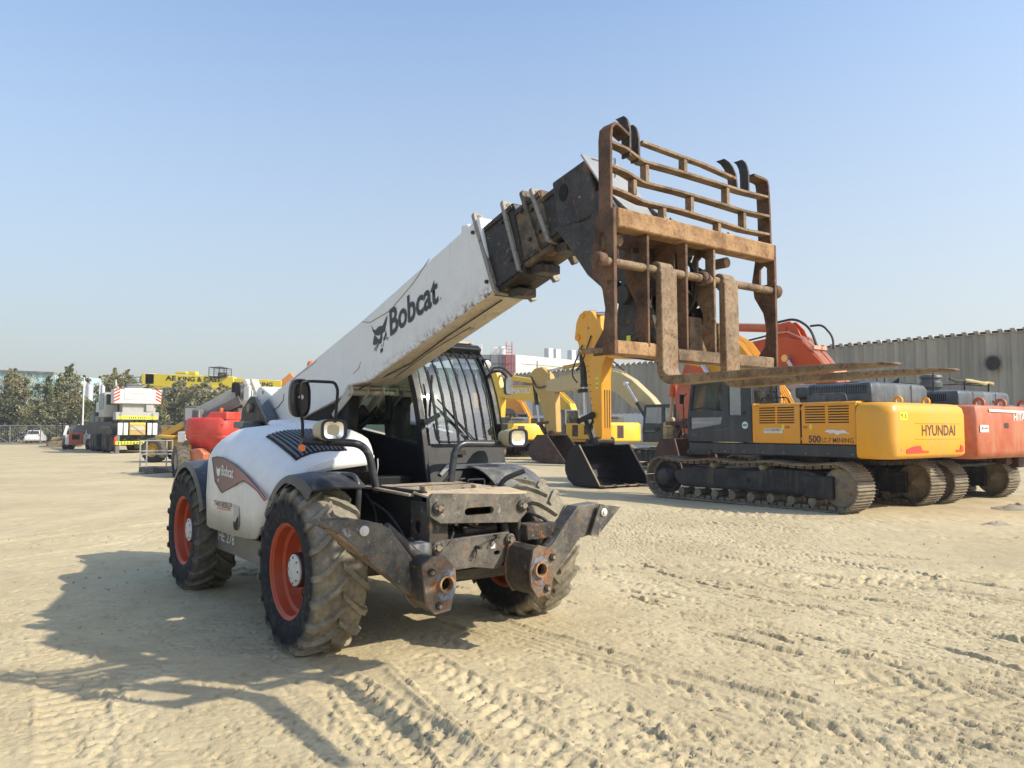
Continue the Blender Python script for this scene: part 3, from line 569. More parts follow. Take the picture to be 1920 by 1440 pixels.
    def horn(y,lean,zt,zb):
        q=[(x1-.005,y),( x1-.03,y)]; rr=[]
        for k,(z,dx) in enumerate(((zb,0),(zt-.09,0),(zt-.05,-.008),(zt-.02,-.022),(zt,-.042))):
            rr.append([(X-.05+dx,y+lean*k/4-.006,z),(X+.008+dx,y+lean*k/4-.006,z),(X+.008+dx,y+lean*k/4+.006,z),(X-.05+dx,y+lean*k/4+.006,z)])
        o=part('backrest_horn',MB().loft(rr),'worn_black',car,0)
    for y,l,zt,zb in ((-.475,.0,3.21,2.99),(-.41,.0,3.18,2.98),(.395,-.06,3.16,2.98),(.50,.0,3.19,2.98)): horn(y,l,zt,zb)
    for y in (-.2,-.255): 
        mm=MB(); mm.cyl((X+.02,y,2.705),(X+.02,y+.04,2.70),.012,n=10); part('retaining_bolt',mm,'bolt_metal',car,0)
    mm=MB(); mm.cyl((X+.02,.28,2.70),(X+.02,.30,2.70),.014,n=10); part('retaining_bolt',mm,'bolt_metal',car,0)
    mm=MB(); mm.tube([(X-.05,-.62,2.0),(X-.12,-.72,1.99)],.014,12); part('lower_pin',mm,'rust_tan',car,0)
    mm=MB()
    for k in range(6): mm.lathe([(.006,-.002),(.009,0),(.006,.002)],(X-.06,-.52,2.98-.017*k),'y' if k%2 else 'x',8)
    part('chain',mm,'cylinder_dark',car,0)
    mm=MB(); mm.tube([(X+.03,.0,2.45),(X+.06,.05,2.47),(X+.07,.06,2.42),(X+.03,.02,2.38)],.004,6); part('tie_wire',mm,'hose_rubber',car,0)
    mm=MB()
    for y0,y1 in ((-.52,-.40),(-.10,.12)): mm.prism([(X-.22,2.62),(X-.05,2.66),(X-.05,2.46),(X-.12,2.36),(X-.24,2.40)],'y',y0,y0+.02)
    mm.box(X-.30,X-.06,-.36,.20,2.60,2.64); part('carriage_rear_frame',mm,'rust_brown',car,.004)
build_carriage()
# ---- wheels
def tyre_mb(seed=0):
    m=MB(); m.lathe([(.325,-.165),(.345,-.185),(.40,-.200),(.47,-.205),(.53,-.198),(.56,-.175),(.572,-.12),(.575,0),(.572,.12),(.56,.175),(.53,.198),(.47,.205),(.40,.200),(.345,.185),(.325,.165)],n=64)
    n=19; r=random.Random(seed)
    for s in (-1,1):
        for i in range(n):
            a0=2*math.pi*(i+(.5 if s>0 else 0))/n+r.uniform(-.01,.01); wr=r.uniform(.9,1.08)
            st=[(-.012,.0,.565,.607,.052),(.06,R(6.5),.565,.608,.056),(.13,R(12.5),.56,.606,.062),(.178,R(15.5),.545,.594,.068),(.204,R(16.5),.51,.563,.060),(.208,R(16.5),.475,.505,.04)]
            rings=[]
            for t,da,rb,rt,hw in st:
                hw*=.62*wr; ring=[]
                for rr,dd in ((rb,-hw*1.35),(rt,-hw),(rt,hw),(rb,hw*1.35)):
                    a=a0-da+dd; o=.0 if rr==rb else (.006 if t>.2 else 0); ring.append((rr*math.cos(a),s*(t+o),rr*math.sin(a)))
                rings.append(ring)
            m.loft(rings)
    return m
def make_wheel(mat,side):
    m=MB()
    # barrel, flange, recessed disc (outer side is -y here)
    m.lathe([(.33,-.178),(.345,-.186),(.335,-.176),(.318,-.165),(.312,-.10),(.285,-.085),(.280,-.03),(.262,.0),(.15,.005),(.15,-.05),(.125,-.075),(.0,-.075)],n=48)
    m.lathe([(.33,.178),(.345,.186),(.318,.165),(.312,.10),(.28,.08),(.28,.0)],n=48)
    wh=part('wheel',m,'rim_red',TH,0,sharp=40)
    k=MB()
    for i in range(10): a=2*math.pi*i/10; k.cyl((.19*math.cos(a),.005,.19*math.sin(a)),(.19*math.cos(a),-.028,.19*math.sin(a)),.014,n=6)
    part('wheel_nut',k,'bolt_metal',wh,0)
    k=MB()
    for i in range(5): a=2*math.pi*(i+.3)/5; k.prism([(.235*math.cos(a)+.028*math.cos(b),.235*math.sin(a)+.028*math.sin(b)) for b in np.linspace(0,2*math.pi,12,endpoint=False)],'y',-.006,.004)
    part('rim_slot',k,'dark_interior',wh,0)
    h=MB(); h.lathe([(.128,-.07),(.122,-.118)],n=32); part('hub_drum',h,'cylinder_dark',wh,.0)
    h=MB(); h.lathe([(.115,-.116),(.115,-.128),(.100,-.136),(.0,-.138)],n=32); o=part('hub_cap',h,'hub_white',wh,.002)
    k=MB()
    for i in range(8): a=2*math.pi*i/8; k.cyl((.092*math.cos(a),-.132,.092*math.sin(a)),(.092*math.cos(a),-.143,.092*math.sin(a)),.008,n=6)
    part('hub_bolt',k,'bolt_metal',wh,0)
    part('tyre',tyre_mb(),mat,wh,0,sharp=28)
    return wh
wf=make_wheel('tyre_dusty',-1); wf.location=(0,-.97,.585)
wr_=copy_tree(wf,TH); wr_.location=(-2.86,-.97,.585); wr_.rotation_euler=(0,R(9),0)
for ch in wr_.children:
    if ch.name.startswith('tyre'): ch.data=ch.data.copy(); ch.data.materials[0]=MATS['tyre_dark']
for x in (0,-2.86):
    o=copy_tree(wf,TH); o.location=(x,.97,.585); o.rotation_euler=(0,R(14+x),R(180))
for y in (-1,):
    pass
# ---- chassis
def build_chassis():
    m=MB(); m.box(-3.4,.72,-.42,.42,.50,.86); m.box(-2.2,-.55,-.80,.80,.42,.68); ch=part('chassis',m,'black_paint',TH,.015)
    m=MB(); m.box(-2.5,-.62,-.99,-.93,.46,.665); o=part('side_rail',m,'mid_grey',ch,.006)
    text('HE 278',(-2.19,-.992,.55),(1,0,0),(0,0,1),.48,.10,'letter_white',o,bold=.004)
    m=MB()
    for x in (0,-2.86):
        m.cyl((x,-.8,.585),(x,.8,.585),.11); m.lathe([(.0,-.2),(.16,-.17),(.20,0),(.16,.17),(.0,.2)],(x,0,.585),'y',20); m.cyl((x,-.86,.585),(x,-.74,.585),.19,n=18); m.cyl((x,.74,.585),(x,.86,.585),.19,n=18)
    part('axle',m,'cylinder_dark',ch,.01)
    m=MB(); m.box(-.55,.72,-.46,-.40,.60,1.17); m.box(-.55,.72,.34,.40,.60,1.14); m.box(-.75,-.55,-.5,.5,.6,1.2); m.box(.25,.74,-.40,.34,1.02,1.12); part('front_frame',m,'black_paint',ch,.01)
    m=MB(); m.prism([(.60,.62),(.86,.62),(.86,1.1),(.60,1.1)],'y',-.475,-.445,holes=[circ(.70,.92,.045,16)]); m.prism([(.60,.62),(.86,.62),(.86,1.1),(.60,1.1)],'y',.30,.33); m.box(.66,.80,-.46,-.28,.70,1.08); part('frame_cheek',m,'worn_black',ch,.006)
    m=MB(); m.prism([(.62,1.128),(-.12,1.145),(-.12,1.165),(.62,1.148)],'y',-.50,.40); m.box(.42,.50,-.30,-.22,1.15,1.185); m.box(.46,.52,.14,.2,1.15,1.18); o=part('front_deck_plate',m,'deck_steel',ch,.004)
    m=MB(); m.prism([(.88,1.125),(.62,1.15),(.62,1.165),(.88,1.14)],'y',-.47,.37); part('deck_lip',m,'deck_wood',ch,.003)
    # upper and lower front cross plates
    m=MB(); m.prism([(-.47,1.155),(-.45,1.165),(.33,1.125),(.36,1.10),(.365,.985),(.28,.915),(-.40,.955),(-.485,1.01),(-.49,1.13)],'x',.845,.885,holes=[slot(-.07,1.022,.25,.052)]); up=part('upper_cross_plate',m,'leg_steel',ch,.004)
    m=MB(); m.prism([(-.445,.83),(.23,.845),(.275,.815),(.285,.74),(.16,.60),(.10,.585),(-.08,.615),(-.30,.61),(-.40,.68)],'x',.80,.835,holes=[circ(.125,.70,.028,8,.018)]); lo=part('lower_cross_plate',m,'leg_steel',ch,.004)
    m=MB(); m.box(.835,.838,.065,.105,.735,.785); part('data_plate',m,'hub_white',lo,0)
    def bolt(x,y,z,r,parent): 
        m=MB(); m.lathe([(0,.0),(r,.0),(r,.018),(r*.8,.024),(0,.024)],(x,y,z),'x',20); b=part('pin_washer',m,'worn_black',parent,.001)
        m=MB(); m.lathe([(0,.02),(r*.5,.02),(r*.5,.042),(0,.042)],(x,y,z),'x',6); m.box(x+.024,x+.034,y-r*.75,y+r*.75,z-.008,z+.008); part('pin_bolt',m,'bolt_metal',b,.001)
    bolt(.885,-.42,1.065,.045,up); bolt(.885,.315,1.04,.045,up); bolt(.835,-.40,.785,.045,lo); bolt(.835,.235,.79,.045,lo)
    m=MB(); m.cyl((.835,-.065,.76),(.90,-.065,.76),.013); m.tube([(.86,-.07,.76),(.86,-.10,.72),(.86,-.105,.69),(.86,-.085,.69),(.86,-.075,.74)],.005,6); m.tube([(.86,-.06,.765),(.86,.05,.815),(.86,.10,.825)],.006,6); m.cyl((.835,.10,.825),(.885,.10,.825),.014); m.tube([(.86,.10,.82),(.86,.05,.775),(.86,.055,.755),(.86,.09,.79)],.005,6); part('locking_pin',m,'worn_black',lo,0)
    for y in (-.38,.25):
        m=MB(); m.cyl((.78,y,.70),(.74,y,1.0),.035); m.cyl((.80,y+.06,.6),(.72,y+.12,.86),.03); part('stabiliser_cylinder',m,'cylinder_dark',ch,.003)
    m=MB(); m.tube(bend([(.78,.36,.84),(.86,.46,.90),(.90,.60,.86),(.86,.66,.80)],.08,5),.018,8); m.tube(bend([(.74,.38,.80),(.82,.48,.85),(.88,.58,.80)],.06,5),.012,8); part('hydraulic_hose',m,'hose_rubber',ch,0)
    m=MB()
    for y in (-.15,.02,.16): m.tube(bend([(.55,y,1.0),(.66,y+.04,.92),(.62,y+.1,.78),(.5,y,.7)],.08,5),.014,8)
    part('hydraulic_hose',m,'hose_rubber',ch,0)
    m=MB(); m.box(.45,.70,-.16,.10,.66,.80); m.cyl((.70,-.1,.86),(.70,.2,.87),.04); part('valve_block',m,'cylinder_dark',ch,.01)
build_chassis()
def build_front_clutter():
    ch=[o for o in TH.children if o.name.startswith('chassis')][0]
    r=random.Random(4)
    runs=[[(.62,-.30,.98),(.80,-.22,.90),(.84,-.30,.80),(.78,-.42,.72)],[(.62,-.10,.97),(.76,-.05,.90),(.74,.08,.88),(.66,.18,.80)],[(.60,.10,.98),(.78,.16,.93),(.76,.28,.88),(.70,.35,.80)],[(.55,-.50,.80),(.78,-.56,.86),(.90,-.62,.80),(.92,-.62,.70)],
      [(.50,-.47,.70),(.74,-.52,.74),(.86,-.58,.66)],[(.60,.36,.96),(.74,.46,.98),(.86,.56,.92),(.90,.62,.84)],[(.5,.42,.74),(.70,.50,.72),(.84,.52,.66)],[(.1,-.52,1.05),(.35,-.53,1.0),(.55,-.50,.86),(.6,-.48,.7)],[(-.1,-.48,1.1),(.1,-.50,1.0),(.15,-.50,.8),(.3,-.48,.62)],[(.2,.46,1.05),(.4,.48,.95),(.5,.46,.75)]]
    for i,p in enumerate(runs):
        m=MB(); m.tube(bend(p,.07,5),r.choice((.009,.012,.014)),8); m.cyl(p[-1],tuple(a+b for a,b in zip(p[-1],(.0,.0,-.035))),.018,n=6); _part('hydraulic_hose',m,'hose_rubber',ch,0,35,1,None)
    for y,z in ((-.20,.93),(-.02,.92),(.15,.93)):
        m=MB(); m.cyl((.70,y,z),(.78,y,z),.016,n=6); _part('hose_fitting',m,'bolt_metal',ch,0,35,1,None)
    m=MB(); m.box(.30,.72,-.43,-.405,.64,.70); m.prism([(.2,.60),(.8,.60),(.74,.52),(.3,.5)],'y',-.38,.30); _part('skid_plate',m,'cylinder_dark',ch,.006,35,1,None)
    for y in (-.36,-.02,.26):
        m=MB(); m.cyl((.60,y,1.155),(.60,y,1.172),.016,n=6); _part('deck_bolt',m,'bolt_metal',ch,0,35,1,None)
    m=MB(); m.box(.10,.13,-.46,.36,1.150,1.163); _part('deck_joint',m,'cylinder_dark',ch,0,35,1,None)
build_front_clutter()
def build_stabiliser(side):
    s=side
    if s<0:
        arm=[(-.93,1.01),(-.84,.96),(-.60,.66),(-.53,.58),(-.57,.43),(-.97,.745),(-1.03,.81),(-1.03,.98)]; end=[(-.71,.74),(-.63,.79),(-.53,.775),(-.455,.69),(-.45,.62),(-.49,.43),(-.61,.415),(-.68,.49)]
        foot=[(-1.38,1.045),(-1.27,1.055),(-1.10,1.045),(-.93,1.01),(-.91,.96),(-.98,.80),(-1.07,.825),(-1.26,.985)]; hole=(-.535,.605); bl=[(-.645,.69),(-.585,.47)]; fb=(-1.06,.975)
        a0,a1,e0,e1,f0,f1=.88,.99,.92,1.15,1.02,1.045
    else:
        arm=[(.40,.70),(.52,.74),(.66,.90),(.78,1.015),(1.0,1.03),(.93,.79),(.80,.77),(.58,.56),(.40,.48)]; end=[(.20,.755),(.25,.785),(.38,.745),(.415,.70),(.405,.62),(.355,.43),(.24,.415),(.18,.50),(.17,.62)]
        foot=[(.97,1.025),(1.19,.99),(.94,.78),(.86,.795)]; hole=(.255,.615); bl=[(.37,.69),(.32,.475)]; fb=(1.0,.96)
        a0,a1,e0,e1,f0,f1=.86,1.0,.88,1.15,1.03,1.05
    m=MB(); m.prism(arm,'x',a0,a1); leg=part('stabiliser',m,'leg_steel',TH,.006)
    m=MB(); m.prism(end,'x',e1,e1+.02,holes=[circ(hole[0],hole[1],.042,20)]); m.prism(end,'x',e0-.02,e0,holes=[circ(hole[0],hole[1],.042,20)]); part('pivot_plate',m,'plate_rust',leg,.003)
    cx=sum(p[0] for p in end)/len(end);cz=sum(p[1] for p in end)/len(end); inn=[(cx+(p[0]-cx)*.96,cz+(p[1]-cz)*.96) for p in end]
    m=MB(); m.prism(inn,'x',e0,e1,holes=[circ(hole[0],hole[1],.043,20)]); part('pivot_housing',m,'worn_black',leg,.008)
    m=MB(); m.lathe([(.044,-.08),(.044,.045),(.056,.045),(.056,.018),(.062,.018)],(e1+.003,hole[0],hole[1]),'x',28); part('pivot_tube',m,'rust_orange',leg,0)
    m=MB(); m.prism(circ(hole[0]+.005,hole[1]-.01,.078,22,.105),'x',e1+.0205,e1+.0225,holes=[circ(hole[0],hole[1],.057,20)]); part('paint_ring',m,'blue_rust',leg,0)
    for y,z in bl:
        m=MB(); m.lathe([(0,0),(.026,0),(.026,.016),(0,.016)],(e1+.02,y,z),'x',18); b=part('pivot_bolt',m,'cylinder_dark',leg,.001); m=MB(); m.lathe([(0,0),(.014,0),(.014,.014),(0,.014)],(e1+.036,y,z),'x',6); part('bolt_head',m,'bolt_metal',b,0)
    m=MB(); m.prism(foot,'x',f0,f1); m.prism(foot,'x',f0-.16,f0-.14); fo=part('foot_plate',m,'leg_steel',leg,.003)
    zz=[p for p in foot]; e=MB(); e.bar((f1-.07,foot[-1][0],foot[-1][1]),(f1-.07,foot[-2][0],foot[-2][1]),.17,.012); part('foot_sole',e,'rust_tan',fo,.002)
    m=MB(); m.lathe([(0,0),(.032,0),(.032,.012),(.018,.014),(.018,.022),(0,.022)],(f1,fb[0],fb[1]),'x',22); part('foot_pin',m,'hub_white',fo,.001)
    m=MB(); p0=(.93,arm[0][0]*.9,arm[0][1]-.03); m.cyl((.94,(-.55 if s<0 else .48),.70),(.94,(-.86 if s<0 else .84),.97),.04,n=16); part('leg_tube',m,'worn_black',leg,0)
    # hinge box and silvered cylinder end
    m=MB(); y0,y1=((-.66,-.50) if s<0 else (.33,.62)); m.box(.80,.93,y0,y1,.74 if s<0 else .78,.84 if s<0 else .90); part('hinge_box',m,'bare_plate' if s<0 else 'worn_black',leg,.008)
build_stabiliser(-1); build_stabiliser(1)
# ---- fenders
def fender(cx,y0,y1,a0,a1,r,flare,mat='fender_black'):
    m=MB(); rings=[];n=18
    for k in range(n+1):
        a=R(a0+(a1-a0)*k/n); e=abs(k/n-.5)*2; pts=[]
        t=.012
        prof=[(y0,r-.05-flare*e),(y0+.015*(1 if y1>y0 else -1),r-.008),(y0+(y1-y0)*.4,r+.012),(y1,r)]
        up=[(cx+rr*math.cos(a),y,.585+rr*math.sin(a)) for y,rr in prof]; dn=[(cx+(rr-t)*math.cos(a),y,.585+(rr-t)*math.sin(a)) for y,rr in prof[::-1]]
        rings.append(up+dn)
    m.loft(rings); return part('fender',m,mat,TH,0,sharp=50)
f=fender(.0,-1.13,-.70,146,60,.70,.05)
m=MB(); m.tube(bend([(.10,-.78,1.27),(.25,-.74,1.27),(.315,-.74,1.18),(.28,-.74,.90)],.07,6),.021,10); part('fender_stay',m,'fender_black',f,0)
f=fender(-.30,1.17,.62,158,45,.70,.03,'fender_dusty')
m=MB(); m.tube(bend([(.10,.62,.95),(.16,.66,1.18),(.30,.80,1.26)],.08,6),.022,10); m.tube(bend([(.1,.35,1.12),(.1,.35,1.19),(.1,.52,1.19),(.1,.52,1.12)],.02,3),.008,6); part('fender_stay',m,'fender_black',f,0)
f=fender(-2.86,-1.15,-.70,150,22,.70,.03)
fender(-2.86,1.15,.70,150,22,.70,.03)
# ---- engine hood on the right side
def build_hood():
    # stations along x: profile in (y,z) from the outer skirt up over the shoulder to the inner top edge
    def sec(x,yo,zb,zs,yt,zt,yi,zi):
        pts=[(x,yo+.0,zb),(x,yo-.012,zb+(zs-zb)*.5),(x,yo,zs)]
        for k in range(1,9):
            t=k/8; a=t*math.pi/2; pts.append((x,yo+(yt-yo)*(1-math.cos(a))**.85,zs+(zt-zs)*math.sin(a)))
        pts+= [(x,(yt+yi)/2,(zt+zi)/2+.006),(x,yi,zi)]
        return pts
    st=[(-2.26,-1.06,.72,1.24,-.72,1.52,-.30,1.58),(-2.20,-1.105,.70,1.30,-.74,1.60,-.30,1.645),(-2.05,-1.12,.69,1.31,-.74,1.632,-.30,1.672),(-1.8,-1.12,.69,1.30,-.74,1.64,-.30,1.68),(-1.4,-1.12,.69,1.265,-.72,1.625,-.29,1.665),(-1.05,-1.115,.70,1.21,-.69,1.59,-.28,1.64),(-.80,-1.11,.72,1.16,-.66,1.555,-.27,1.60),(-.62,-1.10,.88,1.14,-.64,1.52,-.27,1.565),(-.50,-1.08,1.06,1.17,-.62,1.49,-.27,1.53),(-.36,-1.04,1.16,1.22,-.60,1.44,-.31,1.475),(-.27,-.97,1.22,1.26,-.57,1.405,-.34,1.43),(-.22,-.90,1.27,1.29,-.54,1.38,-.36,1.40)]
    m=MB(); rows=[sec(*s) for s in st]; n=len(rows[0]); vs=[p for r_ in rows for p in r_]; fs=[(i*n+k,i*n+k+1,(i+1)*n+k+1,(i+1)*n+k) for i in range(len(rows)-1) for k in range(n-1)]
    m.add(vs,fs); m.add(rows[0]+[(-2.26,-.30,.72)],[tuple(range(n+1))]); m.add(rows[-1]+[(-.22,-.36,1.33)],[tuple(range(n,-1,-1))])
    o=part('engine_hood',m,'white_paint',TH,0,sharp=32)
    sd=o.modifiers.new('thickness','SOLIDIFY'); sd.thickness=.018; sd.offset=-1
    # louvred grille on the sloping top, follows the skin
    P=[np.array(r_) for r_ in rows]; xs=[s[0] for s in st]
    def skin(x,y):
        for i in range(len(xs)-1):
            if xs[i]<=x<=xs[i+1]:
                f=(x-xs[i])/(xs[i+1]-xs[i]); q=P[i]*(1-f)+P[i+1]*f; q=q[3:]
                return float(np.interp(y,q[:,1],q[:,2]))
        return 1.5
    g=MB()
    quad=[(-.99,-.575),(-1.17,-.905),(-.42,-.93),(-.33,-.54)]   # rear inner, rear outer, front outer, front inner
    def Q(u,v): # u along rear->front, v inner->outer
        A=np.array(quad[0])*(1-v)+np.array(quad[1])*v; B=np.array(quad[3])*(1-v)+np.array(quad[2])*v; q=A*(1-u)+B*u; return q
    nu,nv=12,30; vs=[];fs=[]
    for i in range(nu+1):
        for j in range(nv+1):
            q=Q(i/nu,j/nv); vs.append((q[0],q[1]-.003,skin(q[0],q[1])+.006))
    fs=[(i*(nv+1)+j,i*(nv+1)+j+1,(i+1)*(nv+1)+j+1,(i+1)*(nv+1)+j) for i in range(nu) for j in range(nv)]
    g.add(vs,fs); gr=part('hood_grille',g,'dark_interior',o,0,sharp=80)
    g=MB(); ns=12
    for k in range(ns):
        rows_=[]
        for i in range(13):
            a=Q(i/12,(k+.18)/ns); b=Q(i/12,(k+.60)/ns); za=skin(*a); zb=skin(*b)
            rows_.append([(a[0],a[1],za+.004),(a[0],a[1]-.002,za+.021),(b[0],b[1]-.002,zb+.021),(b[0],b[1],zb+.004)])
        g.loft(rows_)
    part('grille_slats',g,'grille_dark',gr,0)
    g=MB(); cor=[Q(0,0),Q(0,1),Q(1,1),Q(1,0),Q(0,0)]
    pts=[]
    for a,b in zip(cor[:-1],cor[1:]):
        for k in range(8): q=a*(1-k/8)+b*k/8; pts.append((q[0],q[1]-.003,skin(*q)+.006))
    pts.append(pts[0]); g.tube(pts,.007,6); part('grille_trim',g,'black_paint',gr,0)
    # decal on the side
    Y=-1.1335
    dp=[(-1.97,1.345),(-1.82,1.36),(-1.65,1.357),(-1.50,1.335),(-1.30,1.305),(-1.13,1.262),(-.95,1.215),(-.79,1.165),(-.62,1.11),(-.50,1.065),(-.55,1.05),(-.72,1.115),(-.90,1.155),(-1.06,1.18),(-1.20,1.155),(-1.24,1.14),(-1.66,1.04),(-1.86,1.13)]
    d=MB(); d.prism(dp,'y',Y,Y+.004); dc=part('side_decal',d,'decal_red',o,0)
    d=MB(); d.tube([(p[0],Y,p[1]) for p in dp]+[(dp[0][0],Y,dp[0][1])],.004,5); part('decal_outline',d,'outline_dark',dc,0)
    text('Bobcat',(-1.655,Y-.002,1.195),(1,0,-.03),(0,0,1),.33,.095,'letter_white',dc,bold=.02)
    e=MB(); sc=.36; cx,cz=-1.76,1.235
    for p in ([(-.145,.10),(-.10,.04),(-.04,.045),(.03,.06),(.09,.05),(.125,.10),(.14,.0),(.10,-.10),(.04,-.14),(-.03,-.14),(-.10,-.10),(-.14,-.02)],): e.prism([(cx+x*sc*1.1,cz+z*sc) for x,z in p],'y',Y-.003,Y)
    for p in ([(-.10,-.01),(-.02,-.04),(-.06,-.06)],[(.10,-.01),(.03,-.04),(.07,-.06)]): pass
    e.prism(circ(cx,cz-.085,.014,10),'y',Y-.003,Y); part('cat_head_emblem',e,'letter_white',dc,0)
    text('T40180SLP',(-1.87,Y-.002,.905),(1,0,.02),(0,0,1),.52,.055,'outline_dark',o,bold=.012)
    d=MB(); d.bar((-1.80,Y,.892),(-1.40,Y,.902),.004,.006,up=(0,0,1)); part('model_underline',d,'warn_red',o,0)
    d=MB(); d.prism([(-1.31,.965),(-1.17,.955),(-1.16,.80),(-1.20,.755),(-1.27,.755),(-1.31,.80)],'y',Y-.001,Y+.004); hp=part('latch_recess',d,'pale_grey',o,.002)
    d=MB(); d.prism([(-1.30,.82),(-1.26,.81),(-1.17,.88),(-1.165,.80),(-1.20,.75),(-1.27,.75),(-1.30,.78)],'y',Y-.004,Y); part('latch_hole',d,'dark_interior',hp,0)
    b=MB(); b.lathe([(0,.0),(.16,.0),(.16,-.03),(.18,-.05)],(-1.35,-.42,1.70),'z',24); 
    b=MB(); b.loft([[(-2.0,-.62,1.655),(-1.15,-.62,1.60),(-1.05,-.34,1.63),(-2.05,-.32,1.67)],[(-1.97,-.60,1.70),(-1.20,-.59,1.655),(-1.10,-.36,1.68),(-2.0,-.34,1.715)]]); part('hood_hump',b,'white_paint',o,.02,seg=3)
    # dark under-hood volume and front inner panels
    m=MB(); m.prism([(-2.15,.72),(-.75,.74),(-.60,.95),(-.48,1.08),(-.36,1.16),(-.26,1.27),(-.30,1.36),(-2.15,1.50)],'y',-.66,-.30); part('engine_bay',m,'dark_interior',o,.01)
    m=MB(); m.prism([(-.70,.80),(-.55,1.02),(-.40,1.12),(-.27,1.21),(-.25,1.30),(-.45,1.30),(-.70,1.28)],'y',-.92,-.66); part('inner_arch',m,'dark_interior',o,0)
    m=MB(); m.tube(bend([(-.22,-.32,1.37),(-.19,-.33,1.30),(-.22,-.33,1.24),(-.20,-.32,1.17),(-.26,-.32,1.12)],.03,4),.005,6); part('latch_cable',m,'pale_grey',o,0)
build_hood()
# ---- cab
def build_cab():
    yn,yf=.20,1.08
    fr=[(-.30,1.13),(-.345,1.30),(-.385,1.48),(-.44,1.70),(-.51,1.92),(-.60,2.12),(-.70,2.26),(-.80,2.36)]
    m=MB(); shell=[(-.30,1.13),(-.345,1.30),(-.385,1.475),(-1.85,1.64),(-1.95,1.45),(-1.95,.75),(-1.0,.60),(-.75,.75)]
    m.prism(shell,'y',yn,yn+.03); m.prism(shell,'y',yf-.03,yf); m.box(-1.95,-.6,yn+.03,yf-.03,.62,.70); m.prism([(-.30,1.13),(-.385,1.475),(-.41,1.475),(-.33,1.13)],'y',yn+.03,yf-.03); m.box(-1.97,-1.92,yn+.03,yf-.03,.7,1.5)
    m.box(-.75,-.30,yn+.03,yf-.03,.85,1.13)
    cab=part('cab',m,'black_paint',TH,.012,seg=2)
    # pillars
    def pillar(y,w,d,mat='black_paint'):
        mm=MB(); rr=[]
        for x,z in fr[1:]: rr.append([(x-d,y-w/2,z),(x,y-w/2,z),(x,y+w/2,z),(x-d,y+w/2,z)])
        mm.loft(rr); return part('front_pillar',mm,mat,cab,.006)
    pillar(yn+.03,.055,.085); pillar(yf-.025,.045,.08)
    mm=MB(); mm.bar((-1.86,yn+.02,1.6),(-1.62,yn+.02,2.30),.05,.07,up=(1,0,0)); mm.bar((-1.86,yf-.03,1.6),(-1.62,yf-.03,2.30),.05,.07,up=(1,0,0)); mm.bar((-.72,yn+.02,2.25),(-1.62,yn+.02,2.32),.04,.05); part('rear_pillar',mm,'black_paint',cab,.006)
    mm=MB(); mm.prism([(-.78,2.34),(-.74,2.40),(-.80,2.44),(-1.70,2.46),(-1.75,2.38),(-1.70,2.33)],'y',yn-.01,yf+.0); rf=part('cab_roof',mm,'black_paint',cab,.015,seg=2)
    mm=MB(); mm.box(-1.6,-.86,yn+.02,yf-.02,2.455,2.475); part('roof_cover',mm,'deck_wood',rf,.005)
    mm=MB(); mm.box(-.82,-.76,yn,yf,2.30,2.345); part('roof_visor',mm,'black_paint',rf,.004)
    # glass
    g=MB(); rr=[[(x-.03,yn+.05,z),(x-.03+.02,(yn+yf)/2,z),(x-.03,yf-.04,z)] for x,z in fr[2:]]; g.loft(rr,cap=False,closed=False); part('windscreen',g,'cab_glass',cab,0,sharp=60)
    g=MB(); g.add([(-.47,yn+.012,1.50),(-1.83,yn+.012,1.66),(-1.62,yn+.012,2.27),(-.72,yn+.012,2.22),(-.52,yn+.012,1.85)],[(0,1,2,3,4)]); part('side_window',g,'green_glass',cab,0)
    g=MB(); g.add([(-.47,yf-.012,1.50),(-1.83,yf-.012,1.66),(-1.62,yf-.012,2.27),(-.72,yf-.012,2.22),(-.52,yf-.012,1.85)],[(0,1,2,3,4)]); part('side_window',g,'green_glass',cab,0)
    g=MB(); g.add([(-1.85,yn+.05,1.66),(-1.85,yf-.05,1.66),(-1.64,yf-.05,2.28),(-1.64,yn+.05,2.28)],[(0,1,2,3)]); part('rear_window',g,'cab_glass',cab,0)
    # screen guard bars
    gb=MB(); n=8
    for k in range(n):
        y=yn+.13+(yf-yn-.16)*k/(n-1); gb.tube([(x+.055,y,z) for x,z in ([(-.38,1.50)]+fr[3:]+[(-.79,2.335)])],.0085,8)
    gb.tube(bend([(-.44+.055,yn+.11,1.66),(-.385+.05,yn+.12,1.50),(-.385+.05,yf-.02,1.50),(-.44+.055,yf-.01,1.66)],.05,5),.010,8)
    gb.tube([(-.78,yn+.05,2.325),(-.78,yf,2.325)],.010,8); part('screen_guard',gb,'black_paint',cab,0)
    wb=MB(); wb.bar((-.36,yn+.55,1.50),(-.47,yn+.20,1.88),.012,.01); wb.bar((-.36,yn+.52,1.50),(-.44,yn+.26,1.80),.012,.01); wb.bar((-.44,yn+.10,1.72),(-.52,yn+.17,2.10),.02,.014); part('wiper',wb,'black_paint',cab,0)
    hg=MB(); hg.box(-.42,-.33,yn-.02,yn+.05,1.66,1.70); hg.bar((-.36,yn+.04,1.68),(-.37,yn+.16,1.74),.03,.04); hg.box(-.42,-.34,yf-.06,yf+.02,1.60,1.66); part('guard_hinge',hg,'black_paint',cab,.004)
    # front lower panel, step bracket
    p=MB(); p.prism([(yn+.12,1.22),(yn+.20,1.30),(yf-.04,1.30),(yf-.04,1.26),(yn+.22,1.26),(yn+.15,1.20)],'x',-.315,-.30); part('bumper_bracket',p,'bare_plate',cab,.003)
    p=MB()
    for k in range(4): p.tube(bend([(-.25,.50+.14*k,1.08),(-.25,.50+.14*k,1.17),(-.25,.58+.14*k,1.17),(-.25,.58+.14*k,1.08)],.02,3),.012,8)
    part('hose_guard',p,'black_paint',cab,0)
